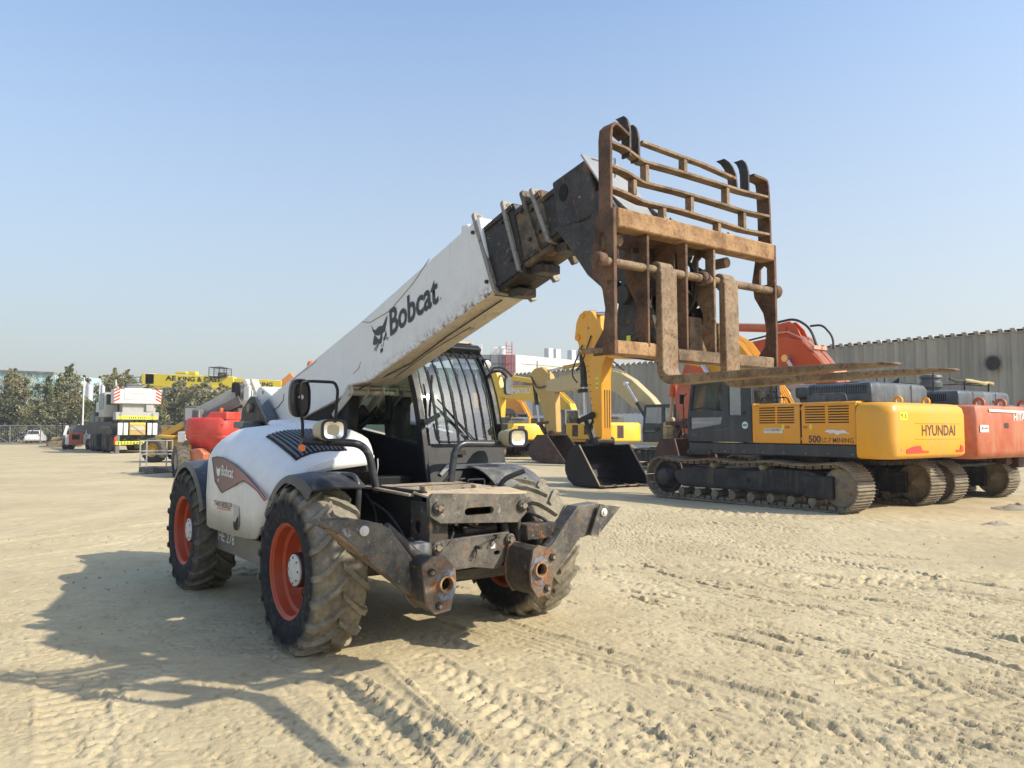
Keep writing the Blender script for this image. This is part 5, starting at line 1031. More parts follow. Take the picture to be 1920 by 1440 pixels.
    a=two_profile_arm(T,'arm',ar,-.10,.28,'excavator_yellow',.012)
    s=MB()
    for y in (-.03,.06,.15,.24)[:3]:
        s.box(6.135,6.142,y-.012,y+.012,1.65,2.75)
    s.prism([(6.66,4.55),(6.70,4.55),(6.70,4.62),(6.66,4.62)],'y',.28,.284)
    for z in (2.3,2.5,2.7,2.9,3.15,3.3,3.45,3.85): s.box(6.52+(z-2.3)*.14,6.58+(z-2.3)*.14,.281,.283,z,z+.025)
    part('arm_marking',s,'outline_dark',a,0)
    s=MB(); s.box(6.26,6.38,.281,.284,2.78,3.12); wl=part('warning_label',s,'sticker_yellow',a,0); s=MB(); s.prism([(6.28,2.98),(6.36,2.98),(6.32,3.08)],'y',.284,.286,holes=[[(6.30,2.99),(6.34,2.99),(6.32,3.05)]]); s.prism(circ(6.32,2.87,.03,10),'y',.284,.286); part('label_symbol',s,'letter_black',wl,0)
    s=MB(); s.cyl((6.93,.26,4.98),(6.93,.33,4.98),.07,n=16); s.cyl((7.16,.25,4.35),(7.16,.33,4.35),.10,n=16); s.cyl((6.35,.25,4.05),(6.35,.32,4.05),.09,n=16); part('pivot_pin',s,'excavator_side',a,.004)
    ram(T,(7.12,4.30),(6.98,1.92),.16,.10,'cylinder_dark',.60)
    s=MB(); s.cyl((7.10,.16,2.80),(7.09,.16,2.70),.16,n=18); part('cylinder_gland',s,'cylinder_dark',T,.01)
    ram(T,(3.4,4.66),(6.72,5.02),.08,.12,'excavator_yellow',.66)
    for y in (-.10,.20):
        q=MB(); q.prism([(2.9,4.34),(3.25,4.76),(3.5,4.78),(3.9,4.40)],'y',y,y+.05); part('cylinder_bracket',q,'excavator_yellow',b,.01)
    q=MB(); q.cyl((3.4,-.14,4.66),(3.4,.30,4.66),.08,n=16); part('pivot_pin',q,'excavator_side',b,.003)
    s=MB(); s.tube(bend([(6.9,.33,4.1),(7.28,.36,3.5),(7.35,.36,3.2),(7.15,.33,3.0)],.2,6),.022,8); s.tube(bend([(6.55,.3,4.35),(6.85,.4,3.55),(7.1,.4,3.35)],.2,6),.022,8); part('hydraulic_hose',s,'hose_rubber',T,0)
    for y0,y1 in ((-.20,-.13),(.31,.38)):
        s=MB(); s.bar((6.45,(y0+y1)/2,2.03),(7.08,(y0+y1)/2,1.85),y1-y0,.15,up=(0,0,1)); s.cyl((6.47,y0,2.02),(6.47,y1,2.02),.10,n=16); s.cyl((7.06,y0,1.86),(7.06,y1,1.86),.09,n=16); part('bucket_link',s,'bucket_black',T,.01)
    s=MB(); s.bar((6.98,.05,1.88),(6.72,.05,1.24),.14,.14); s.bar((6.92,.20,1.88),(6.62,.20,1.24),.08,.12); s.cyl((6.66,-.22,1.25),(6.66,.40,1.25),.07); s.cyl((6.27,-.22,1.28),(6.27,.40,1.28),.10,n=18); part('bucket_linkage',s,'cylinder_dark',T,.008)
    pr=[(6.28,1.17),(6.55,1.16),(6.80,.95),(6.92,.70),(6.93,.42),(6.80,.18),(6.55,.02),(6.20,-.01),(5.85,.02),(5.42,.04)]
    bk=bucket(T,pr,-.93,1.0,'bucket_black')
    s=MB()
    for y0 in (-.26,.34): s.prism([(6.18,1.15),(6.75,1.10),(6.72,1.30),(6.66,1.34),(6.5,1.18),(6.36,1.36),(6.27,1.40),(6.18,1.34)],'y',y0,y0+.05)
    part('bucket_ear',s,'bucket_black',bk,.006)
    s=MB(); s.tube(bend([(6.90,1.003,.34),(6.6,1.003,.30),(6.45,1.003,.16),(5.95,1.003,.14)],.1,5),.01,6); part('weld_bead',s,'cylinder_dark',bk,0)
    return T
build_yellow()
# ---------------- orange excavator behind it
def build_orange():
    T=thing('crawler_excavator','weathered orange excavator with white lettering on its rear, at the right edge','excavator',(9.28,19.35,0),R(125.6),'crawler excavators parked in a row')
    crawler(T,1.30,-1.95,2.5,.44,.60); crawler(T,-1.30,-1.95,2.5,.44,.60)
    m=MB(); m.box(-1.2,1.5,-1.1,1.1,.42,.75); m.cyl((0.1,0,.7),(0.1,0,1.05),.72,n=32); m.box(-2.2,-1.3,-.9,.9,.78,.86); part('car_body',m,'undercarriage',T,.02)
    m=MB(); m.box(-2.3,1.9,-1.45,1.45,1.03,1.25); part('deck_frame',m,'undercarriage',T,.02)
    m=MB(); m.box(-2.38,-.2,-1.55,1.55,1.26,2.12); part('side_panel',m,'excavator_orange',T,.03,seg=2)
    m=MB(); rr=[]
    for z,i in ((.99,.12),(1.06,.03),(1.15,.0),(1.9,.0),(2.09,.04),(2.125,.12)):
        x0=-2.95+i; yy=1.86-i; pts=[(-2.40,yy,z)]
        pts+=[(x0+.22,yy,z),(x0+.02,yy-.14,z),(x0,yy-.3,z),(x0,-yy+.3,z),(x0+.02,-yy+.14,z),(x0+.22,-yy,z),(-2.40,-yy,z)]; rr.append(pts)
    m.loft(rr); cw=part('counterweight',m,'excavator_orange',T,.02,sharp=45,seg=2)
    text('HITACHI',(-2.952,.03,1.80),(0,-1,0),(0,0,1),1.0,.165,'letter_white',cw,bold=.02)
    m=MB(); m.bar((-2.953,1.2,2.01),(-2.953,-1.4,1.985),.006,.055,up=(0,0,1)); part('white_stripe',m,'letter_white',cw,0)
    m=MB(); m.box(-2.957,-2.95,1.26,1.64,1.55,1.70); sn=part('name_sign',m,'sticker_white',cw,0)
    m=MB(); m.tube([(-2.959,1.58,1.60),(-2.959,1.55,1.66),(-2.959,1.51,1.61),(-2.959,1.46,1.64),(-2.959,1.42,1.61),(-2.959,1.38,1.65),(-2.959,1.33,1.62),(-2.959,1.29,1.64)],.006,5); part('sign_scribble',m,'letter_black',sn,0)
    m=MB()
    for y in (.40,-.70): m.prism(slot(y,1.69,.26,.12),'x',-2.953,-2.94)
    part('pocket_hole',m,'bucket_brown',cw,0)
    for y in (1.18,.15,-1.0):
        m=MB(); m.lathe([(.055,-.03),(.12,-.03),(.12,.03),(.055,.03),(.055,-.03)],(-2.75,y,2.17),'y',18); part('lifting_eye',m,'excavator_orange',cw,.004)
    m=MB(); rr=[]
    for z,i in ((2.12,.0),(2.38,.0),(2.44,.03),(2.465,.10)): rr.append([(-2.45+i,1.42-i,z),(-1.0-i,1.42-i,z),(-1.0-i,-1.05+i,z),(-2.45+i,-1.05+i,z)])
    m.loft(rr); eh=part('engine_cover',m,'engine_grey',T,.03,seg=3)
    s=MB()
    for k in range(18): x=-1.5-k*.04; s.box(x-.010,x+.010,1.418,1.423,2.22,2.38)
    for y in (.75,-.35): s.box(-2.455,-2.445,y,y+.012,2.13,2.42)
    for y in (.55,-.25): s.box(-2.46,-2.445,y,y+.06,2.20,2.26)
    part('louvre_slots',s,'dark_interior',eh,0)
    s=MB(); s.lathe([(0,2.46),(.19,2.46),(.19,2.52),(.23,2.54),(.23,2.66),(.20,2.68),(.20,2.74),(.24,2.76),(.22,2.82),(.10,2.84),(0,2.84)],(-1.7,1.05,0),'z',24); part('air_cleaner',s,'engine_grey',T,.004)
    s=MB(); s.cyl((-1.9,1.35,2.45),(-1.9,1.35,2.95),.02,n=8); part('exhaust_stub',s,'cylinder_dark',T,0)
    # canopy rail with rolled tarp
    s=MB()
    for x,y in ((-2.1,.35),(-2.1,-.85),(-.9,.35),(-.9,-.85)): s.cyl((x,y,2.4),(x,y,2.70),.018,n=8)
    for z in (2.62,2.70): s.tube([(-2.1,.8,z),(-2.1,-.9,z)],.012,6)
    s.tube([(-.9,.8,2.7),(-.9,-.9,2.7)],.012,6); s.tube([(-2.1,-.85,2.7),(-.9,-.85,2.7)],.012,6); part('guard_rail',s,'black_paint',T,0)
    s=MB(); s.tube([(-2.13,.4,2.72),(-2.15,.1,2.70),(-2.12,-.2,2.70),(-2.15,-.5,2.66),(-2.13,-.75,2.70),(-2.14,-.95,2.67)],.035,8,rs=[.03,.05,.035,.055,.03,.05]); tp=part('rolled_tarp',s,'tarp',T,0)
    s=MB(); s.tube([(-2.13,1.1,2.72),(-2.1,.7,2.68),(-2.12,.35,2.70)],.02,6,rs=[.02,.035,.03]); part('rolled_tarp',s,'cylinder_dark',T,0)
    # under the tail: dark mechanical clutter
    s=MB(); s.box(-2.5,-1.9,-1.7,-1.3,.72,.98); s.cyl((-2.3,-1.5,.8),(-2.3,-1.5,1.0),.12); s.box(-2.4,-2.1,-1.2,-.9,.80,.99); part('belly_box',s,'bucket_brown',T,.01)
    cab_box(T,.15,1.85,.42,1.42,1.25,2.75,'pale_grey',fine=False)
    bo=[(.45,1.70),(1.25,1.65),(2.19,2.99),(3.39,3.20),(5.11,3.25),(5.9,3.35),(6.0,3.6),(5.5,4.0),(5.09,4.10),(4.05,4.10),(2.95,4.20),(2.5,4.17),(2.12,4.0),(1.61,3.50),(1.02,2.76),(.50,1.95)]
    b=two_profile_arm(T,'boom',bo,-.28,.28,'boom_orange',.03)
    s=MB(); s.prism([(2.95,4.2),(2.95,4.55),(2.5,4.6),(2.25,4.35),(2.1,4.02),(2.5,4.15)],'y',-.18,-.12); s.prism([(2.95,4.2),(2.95,4.55),(2.5,4.6),(2.25,4.35),(2.1,4.02),(2.5,4.15)],'y',.12,.18); s.cyl((2.66,-.22,4.42),(2.66,.22,4.42),.09); part('boom_bracket',s,'boom_orange',b,.01)
    ram(T,(2.6,4.42),(5.0,4.72),.0,.125,'excavator_orange',.85)
    for y in (-.24,-.14,.05,.15,.25):
        p=MB(); p.tube([(.62,y,2.15),(1.05,y,2.88),(1.62,y,3.60),(2.1,y,4.10),(2.5,y,4.30),(3.2,y,4.30)],.024,6); part('pipe',p,'pipe_pink',b,0)
    p=MB(); p.tube([(4.1,.2,4.16),(3.4,.2,4.24),(3.0,.2,4.30)],.03,6); part('pipe',p,'cylinder_dark',b,0)
    for t in ((1.2,3.12),(1.75,3.80)):
        p=MB(); p.box(t[0]-.08,t[0]+.03,-.30,.30,t[1]-.05,t[1]+.05); part('pipe_clamp',p,'pipe_pink',b,.004)
    p=MB(); p.tube(bend([(3.2,.0,4.62),(2.4,.05,4.68),(1.9,.1,4.35),(1.70,.12,3.80)],.4,8),.035,8); p.tube(bend([(2.1,-.2,4.45),(1.75,-.22,4.45),(1.45,-.22,4.1),(1.42,-.2,3.75)],.3,8),.03,8); part('hydraulic_hose',p,'hose_rubber',b,0)
    ram(T,(1.1,1.45),(2.45,3.55),.42,.105,'excavator_orange',.5); ram(T,(1.1,1.45),(2.45,3.55),-.42,.105,'excavator_orange',.5)
    ar=[(6.80,2.6),(6.35,3.60),(5.95,4.35),(5.40,4.88),(5.0,4.80),(4.88,4.6),(5.15,4.0),(5.7,3.0),(5.98,1.95),(6.10,1.45),(6.35,1.40),(6.5,1.55)]
    two_profile_arm(T,'arm',ar,-.16,.16,'excavator_orange')
    ram(T,(6.85,3.6),(7.05,1.9),.05,.11,'boom_orange',.55,rod='deck_wood')
    s=MB(); s.bar((6.35,.0,1.80),(7.1,.0,1.80),.5,.13); s.bar((6.85,.0,1.75),(6.65,.0,1.30),.18,.10); s.bar((6.45,.1,1.75),(6.75,.1,1.3),.14,.08); s.cyl((6.2,-.3,1.36),(6.2,.3,1.36),.13); s.cyl((6.28,-.3,1.80),(6.28,.3,1.80),.15); part('bucket_linkage',s,'bucket_brown',T,.01)
    bucket(T,[(6.15,1.33),(6.75,1.32),(7.0,.95),(7.1,.55),(6.95,.2),(6.55,.02),(5.75,.03)],-.85,.85,'bucket_brown')
    return T
build_orange()
# ---------------- simpler machines further back
def small_excavator(label,loc,head,paintc,boompaint,boom,arm,buck,cabmat,xr=-1.9,by=(-.22,.22),tail='excavator_yellow',top=1.95,word=None,bmat='bucket_brown',rx=-2.9,cab=(.0,1.7)):
    T=thing('crawler_excavator',label,'excavator',(*loc,0),R(head),'crawler excavators parked in a row')
    for y in (1.2,-1.2): crawler(T,y,xr,2.2,.40,.55,6,False,'undercarriage')
    m=MB(); m.box(-1,1.3,-1,1,.4,.7); m.cyl((0,0,.65),(0,0,1.0),.65,n=24); part('car_body',m,'undercarriage',T,.02)
    m=MB(); m.box(-2.3,1.75,-1.35,1.35,.98,1.10); part('deck_frame',m,tail,T,.02)
    m=MB(); m.box(-2.25,-.05,.75,1.35,1.11,top-.04); m.box(-2.25,.6,-1.35,-.6,1.11,top-.1); p=part('side_panel',m,paintc,T,.03,seg=2)
    m=MB(); m.box(-1.0,-.55,1.348,1.354,1.25,top-.12); m.box(-1.9,-1.45,1.348,1.354,1.35,top-.15); part('vent_grille',m,'bucket_brown',p,0)
    m=MB(); rr=[]
    for z,i in ((.98,.1),(1.05,0),(top-.1,0),(top,.08)): rr.append([(-2.26,1.38-i,z),(rx+.25+i,1.38-i,z),(rx+i,1.0-i,z),(rx+i,-1.0+i,z),(rx+.25+i,-1.38+i,z),(-2.26,-1.38+i,z)])
    m.loft(rr); cw=part('counterweight',m,paintc,T,.03,seg=2)
    m=MB(); m.box(rx-.004,rx+.02,.05,.48,1.18,top-.15); part('vent_grille',m,'bucket_brown',cw,0)
    m=MB(); m.box(-2.3,-1.0,-.6,.95,top-.02,top+.36); eh=part('engine_cover',m,'engine_grey',T,.05,seg=3)
    s=MB()
    for k in range(8): s.box(-2.305,-2.295,.75-k*.14,.84-k*.14,top+.18,top+.26); 
    part('louvre_slots',s,'dark_interior',eh,0)
    cb=cab_box(T,cab[0],cab[1],.38,1.35,1.10,2.62,cabmat)
    m=MB(); m.box(cab[0]+.5,cab[0]+.8,1.35,1.355,1.02,1.06); part('reflector',m,'warn_red',cb,0)
    b=two_profile_arm(T,'boom',boom,by[0],by[1],boompaint,.03)
    if word: text(word[0],word[1],word[2],(0,0,1),word[3],word[4],'letter_white',b,bold=.03)
    m=MB()
    for y in (-.12,.12): m.tube([(p[0],y,p[1]+.05) for p in word_path(boom)],.03,6)
    part('pipe',m,boompaint,b,0)
    two_profile_arm(T,'arm',arm,by[0]+.05,by[1]-.03,boompaint,.03)
    if buck: bucket(T,buck,-.7,.7,bmat)
    return T
def word_path(boom):
    return boom[1:6]
catb=[(7.73,3.98),(6.9,4.12),(5.60,4.25),(4.4,4.32),(3.65,4.27),(3.0,4.08),(2.43,3.78),(1.43,2.98),(.70,2.2),(.5,1.6),(1.2,1.5),(1.44,2.29),(2.45,2.60),(3.1,3.10),(3.65,3.36),(4.5,3.5),(5.27,3.54),(7.0,3.40),(7.75,3.45),(7.9,3.7)]
cata=[(8.95,4.35),(8.6,4.62),(8.09,4.68),(7.6,4.3),(7.30,3.75),(7.17,3.40),(7.08,1.48),(7.35,1.30),(7.72,1.43),(8.20,3.05),(8.75,3.85)]
T=small_excavator('excavator with faded beige boom, tan arm and brown bucket behind the black bucket',(7.0,32.0),132,'beige_boom','beige_boom',catb,cata,None,'cab_grey',tail='beige_boom',cab=(-.75,.95))
for ch in T.children:
    if ch.name.startswith('arm'): ch.data.materials[0]=MATS['tan_yellow']
ram(T,(1.3,1.9),(2.55,3.60),.45,.10,'cylinder_dark',.5); ram(T,(8.75,4.2),(8.35,1.9),.1,.10,'cylinder_dark',.6)
ram(T,(4.6,4.75),(8.15,4.45),.0,.10,'tan_yellow',.6)
m=MB(); m.tube(bend([(8.9,.15,4.3),(8.3,.3,3.6),(7.7,.3,3.7)],.3,6),.04,8); m.tube(bend([(5.6,.2,4.4),(4.6,.25,4.85),(3.6,.2,4.75),(2.9,.15,4.2)],.5,6),.035,8); part('hydraulic_hose',m,'hose_rubber',T,0)
m=MB(); m.bar((7.6,.1,1.95),(8.4,.1,1.90),.3,.12); m.bar((8.3,.1,1.9),(7.9,.1,1.4),.2,.12); m.cyl((7.4,-.25,1.4),(7.4,.3,1.4),.15); part('bucket_linkage',m,'bucket_brown',T,.01)
m=MB(); m.box(4.55,5.5,.225,.235,3.62,3.62+.3); 
bucket(T,[(7.15,1.35),(7.85,1.35),(8.35,.85),(8.5,.45),(8.15,.12),(7.3,-.02),(6.3,-.02),(5.9,.05)],-.65,.75,'bucket_brown')
k1b=[(7.83,4.12),(6.2,4.10),(4.16,4.0),(3.0,3.85),(2.03,3.63),(1.0,2.95),(.5,2.0),(.6,1.5),(1.2,1.5),(1.1,2.3),(2.26,3.05),(3.91,3.15),(7.55,3.52)]
k1a=[(8.45,5.0),(8.2,5.15),(7.85,5.08),(7.44,4.16),(7.27,3.51),(7.43,1.77),(7.82,1.77),(8.40,4.04)]
T=small_excavator('lemon yellow excavator with white lettering on its boom, seen beyond the beige boom',(3.8,40.3),126,'digger_yellow','digger_yellow',k1b,k1a,[(7.4,1.6),(8.0,1.6),(8.4,1.0),(8.2,.3),(7.3,.02),(6.5,.05)],'mid_grey',word=('KOMATSU',(6.9,.225,3.70),(-1,0,-.03),2.5,.32))
ram(T,(4.4,4.35),(8.1,4.9),.0,.14,'digger_yellow',.65); ram(T,(1.2,1.6),(3.0,3.4),.4,.12,'digger_yellow',.5)
m=MB(); m.tube(bend([(8.6,.1,4.4),(8.5,.1,5.35),(7.2,.1,5.3),(6.3,.1,4.7)],.6,6),.07,8); part('hydraulic_hose',m,'hose_rubber',T,0)
k2b=[(4.2,3.6),(3.80,3.85),(2.86,3.95),(2.0,3.75),(1.06,3.36),(.20,2.30),(.2,1.5),(.9,1.5),(.77,2.31),(1.95,2.95),(3.67,3.14)]
k2a=[(4.3,3.9),(3.9,4.0),(3.6,3.4),(3.7,1.9),(4.0,1.9),(4.4,3.4)]
T=small_excavator('deep yellow excavator farthest back in the row, half hidden by the lemon yellow one',(1.35,50),126,'excavator_yellow','excavator_side',k2b,k2a,[(3.6,1.7),(4.2,1.7),(4.6,1.1),(4.3,.4),(3.5,.05),(2.8,.1)],'cab_grey')
T=small_excavator('yellow excavator left of the deep yellow one, seen past the handler cab',(-.6,47),118,'digger_yellow','excavator_side',[(3.5,3.0),(2.6,3.1),(1.4,2.8),(.3,2.0),(.2,1.5),(.9,1.5),(1.5,2.2),(2.6,2.6),(3.5,2.6)],k2a,None,'mid_grey')
# ================================================================ BUILDINGS
def build_warehouse():
    A=Vector((36.0,32.2,0)); B=Vector((.30,76.9,0)); d=(B-A); L=d.length; d.normalize(); ang=math.atan2(d.y,d.x)
    # local frame: x along the wall away from the camera side, y away from the yard
    T=thing('warehouse','long grey beige corrugated metal warehouse with a saw-edged eave behind the excavators','warehouse',A,ang)
    H=7.0; yd=-1  # the yard lies on +y? choose so that the wall depth goes away from the camera
    # profiled cladding
    m=MB(); n=int(L/.16); pts=[]
    for i in range(n+1):
        x=L*i/n; k=i%4; pts.append((x,{0:0,1:.0,2:.13,3:.13}[k]))
    vs=[];fs=[]
    for x,o in pts: vs+= [(x,o,2.9),(x,o,H)]
    for i in range(n): fs.append((2*i,2*i+1,2*i+3,2*i+2))
    m.add(vs,fs); c=part('cladding',m,'cladding',T,0,sharp=20)
    m=MB(); m.box(0,L,-.10,-12,0,H-.15); m.box(0,L,-.16,-.02,0,H-.05); part('core_wall',m,'panel_grey',T,0)
    m=MB(); m.box(0,L,-.05,.10,0,2.95); part('plaster_plinth',m,'plaster_white',T,0)
    # eave sheet with open corrugations: teeth
    m=MB(); m.add([(0,-12,H+.9),(L,-12,H+.9),(L,.0,H+.14),(0,.0,H+.14)],[(0,1,2,3)]); ro=part('roof',m,'pale_grey',T,0)
    m=MB(); k=0; x=0
    while x<L: m.prism([(x,H-.02),(x+.10,H+.20),(x+.34,H+.20),(x+.24,H-.02)],'y',-.3,.20); x+=.62
    m.box(0,L,-.3,.12,H-.04,H+.01); part('eave_profile',m,'cladding',ro,0)
    return T,A,d,L
def cladding_mat():
    m,t,b=_mat('cladding'); co=_co(t); s=_stretch(t,co,(1,1,.05)); n1=_noise(t,s,1.3,6,.65); n2=_noise(t,co,.5,5,.6)
    c=_mix(t,_ramp(t,n1,.35,.65),(.26,.24,.195),(.42,.385,.31)); c=_mix(t,_ramp(t,n2,.45,.7,0,.5),c,(.27,.25,.215))
    t.links.new(c,b.inputs['Base Color']); b.inputs['Roughness'].default_value=.6; MATS['cladding']=m
    m,t,b=_mat('teal_cladding'); co=_co(t); w_=t.nodes.new('ShaderNodeTexWave'); w_.inputs['Scale'].default_value=.32; w_.inputs['Distortion'].default_value=0; t.links.new(co,w_.inputs[0])
    c=_mix(t,_ramp(t,w_.outputs['Fac'],.35,.65),(.30,.43,.43),(.42,.56,.56)); t.links.new(c,b.inputs['Base Color']); b.inputs['Roughness'].default_value=.5; MATS['teal_cladding']=m
cladding_mat()
WT,WA,Wd,WL=build_warehouse()
def wall_vent():
    s=16.2*0+ (Vector((27.2,43.3,0))-WA).dot(Wd)
    m=MB(); m.lathe([(.0,.08),(.36,.08),(.36,.42),(.45,.45),(.45,.5)],(s,0,5.30),'y',24); v=part('vent_hood',m,'mid_grey',WT,.01)
    m=MB(); m.lathe([(0,.43),(.30,.43),(.33,.46)],(s,0,5.25),'y',20); part('vent_opening',m,'dark_interior',v,0)
wall_vent()
for x0,x1 in ((6,9),):
    m=MB(); m.box(x0,x1,.10,.2,0,2.6); part('roller_door',m,'mid_grey',WT,.01)
# ---- office block beyond the warehouse's left end
def build_office():
    T=thing('office_building','flat roofed office block with grey panelled side and sunlit cream wall','office building',(.35,80,0))
    m=MB(); m.box(-6.5,.0,0,.3,0,9.35); g=part('grey_facade',m,'panel_grey',T,0)
    s=MB()
    for x in (-5.2,-3.9,-2.6,-1.3): s.box(x-.03,x+.03,-.02,.0,0,9.35)
    for z in (5.6,7.2,8.4): s.box(-6.5,0,-.02,.0,z-.03,z+.03)
    part('panel_joint',s,'dark_window',g,0)
    A=Vector((.0,0,0)); B=Vector((16.5,16,0)); 
    m=MB(); dd=(B-A).normalized(); nn=Vector((dd.y,-dd.x,0))
    def q(s,o,z): p=A+dd*s+nn*o; return (p.x,p.y,z)
    def bx(m,s0,s1,o0,o1,z0,z1): m.add([q(s,o,z) for s in (s0,s1) for o in (o0,o1) for z in (z0,z1)],[(0,1,3,2),(4,6,7,5),(0,4,5,1),(2,3,7,6),(0,2,6,4),(1,5,7,3)])
    bx(m,.05,23,-.3,.0,0,9.35); cr=part('cream_facade',m,'cream_wall',T,0)
    m=MB(); bx(m,1,22,.0,.06,8.45,8.52); bx(m,3.2,3.32,.0,.12,5,8.9); part('wall_pipe',m,'pale_grey',cr,0)
    m=MB(); bx(m,2,6,-4,-.4,9.0,9.2); bx(m,0,23,-6,-.3,8.9,9.0); part('roof_slab',m,'pale_grey',T,0)
    m=MB()
    for s,h,k in ((5.6,1.25,0),(6.8,1.25,1),(9.4,1.3,0),(10.8,1.3,1),(14.6,.4,0),(15.6,.45,1)): bx(m,s,s+.75,-1.2,-.5,9.25,9.25+h)
    part('air_conditioner',m,'crane_white',T,.02)
    m=MB(); m.box(-4.3,-3.5,.6,1.4,9.3,10.5); m.box(-2.6,-1.6,.6,1.6,9.3,10.1); part('air_conditioner',m,'crane_white',T,.02)
    m=MB(); m.lathe([(0,9.4),(.55,9.4),(.55,10.1),(.3,10.35),(0,10.4)],(-1.4,1.1,0),'z',16); m.cyl((-2.3,1,10.1),(-.9,1.1,10.2),.12); part('rooftop_unit',m,'crane_white',T,.01)
    m=MB()
    for x in (-.95,-.35): m.tube(bend([(x,-.25,5.4),(x,-.25,10.7),(x,.9,10.7),(x,.9,9.4)],.5,6),.05,6)
    for k in range(15): m.tube([(-.95,-.25,5.6+.33*k),(-.35,-.25,5.6+.33*k)],.03,5)
    for z in (6.2,7.2,8.2,9.2): m.tube([(-1.05,-.25,z),(-1.15,-.9,z),(-.65,-1.1,z),(-.15,-.9,z),(-.25,-.25,z)],.03,5)
    for x,y in ((-1.15,-.9),(-.65,-1.1),(-.15,-.9)): m.tube([(x,y,6.2),(x,y,9.2)],.03,5)
    m.box(-2.3,-.2,-.9,-.25,5.3,5.4); 
    for z in (5.9,6.5,7.1): m.tube([(-.3,-.9,z),(-2.3,-.9,z),(-2.3,-.2,z)],.03,5)
    for x in (-2.3,-1.9,-1.5): m.tube([(x,-.9,5.4),(x,-.9,7.1)],.03,5)
    part('caged_ladder',m,'red_ladder',T,0)
build_office()
def build_low_sheds():
    T=thing('low_building','low white building with dark slot windows under a grey fascia, seen between yellow booms','building',(1.2,74,0))
    m=MB(); m.box(.0,9.0,.6,4,0,5.6); b=part('wall',m,'plaster_white',T,0)
    m=MB(); m.box(3.3,5.4,.55,.6,4.7,5.2); m.box(.6,1.4,.55,.6,4.6,5.2); part('window',m,'dark_window',b,0)
    m=MB(); m.box(-.2,9.5,.3,.6,5.6,6.2); part('fascia',m,'mid_grey',T,0)
    m=MB(); m.box(9.0,9.8,.4,3,0,5.4); part('pier',m,'mid_grey',T,0)
    T=thing('factory_building','distant white factory block with rows of small windows above the warehouse eave','building',(11,104,0))
    m=MB(); m.box(-1,24,0,8,0,10.6); b=part('wall',m,'crane_white',T,0)
    m=MB()
    for k in range(16): m.box(-.2+k*1.5,.6+k*1.5,-.05,.0,9.4,10.1)
    part('window',m,'dark_window',b,0)
build_low_sheds()
def build_teal():
    T=thing('teal_warehouse','long pale teal corrugated warehouse rising behind the trees at far left','warehouse',(-105,118,0))
    m=MB(); m.loft([[(0,0,0),(0,0,11.6),(0,30,11.6),(0,30,0)],[(31,7,0),(31,7,10.7),(31,40,10.7),(31,40,0)]]); w_=part('wall',m,'teal_cladding',T,0)
    m=MB(); m.bar((0,-.2,11.6),(31,6.8,10.7),.5,.3); part('eave',m,'mid_grey',T,0)
build_teal()
# ================================================================ FENCE, POLES, TREES
def build_fence():
    T=thing('security_fence','grey steel yard fence with diagonal braces and a sliding gate at far left','fence',(-56,81.5,0))
    m=MB()
    for k in range(13): m.box(k*3.2-.05,k*3.2+.05,-.05,.05,0,2.05)
    part('fence_post',m,'fence_grey',T,0)
    m=MB()
    for z in (.12,2.0): m.box(0,38.4,-.035,.035,z-.05,z+.05)
    part('fence_rail',m,'fence_grey',T,0)
    m=MB()
    for k in range(0,8): m.bar((k*3.2,0,1.95 if k%2==0 else .15),(k*3.2+3.2,0,.15 if k%2==0 else 1.95),.06,.07)
    part('diagonal_brace',m,'fence_grey',T,0)
    m=MB()
    for k in range(190): m.box(k*.2-.008,k*.2+.008,.0,.012,.15,1.98)
    for k in range(6): m.box(0,38.4,.0,.01,.35+k*.28,.36+k*.28)
    part('mesh_infill',m,'fence_grey',T,0)
    m=MB(); m.box(-8,48,-.25,.2,0,.10); part('kerb_footing',m,'rubble',T,0)
build_fence()
def make_pole(x,y,h,flag,label):
    T=thing('flagpole',label,'flagpole',(x,y,0),0,'flagpoles at the yard edge')
    m=MB(); m.cyl((0,0,0),(0,0,h),.09,.05,n=10); part('pole',m,'pole_white',T,0)
    m=MB(); m.lathe([(0,h),(.12,h+.03),(.14,h+.15),(0,h+.25)],(0,0,0),'z',10); part('finial',m,'cylinder_dark',T,0)
    if flag:
        m=MB(); g=[]
        for i in range(7): g.append([(.06+i*.13*flag,.10*math.sin(i*1.3),h-.35-.07*i),(.06+i*.13*flag,.08*math.sin(i*1.3+.5),h-1.6-.12*i)])
        m.loft(g,cap=False,closed=False); part('flag',m,'flag_cloth',T,0)
make_pole(-40.2,72.5,6.5,1,'tall white flagpole with a pale flag, leftmost of the three'); make_pole(-38.7,72.5,6.4,.5,'white flagpole with a furled flag, middle one of three behind the crane'); make_pole(-37.2,72.5,6.3,.25,'white flagpole nearest the striped crane counterweight')
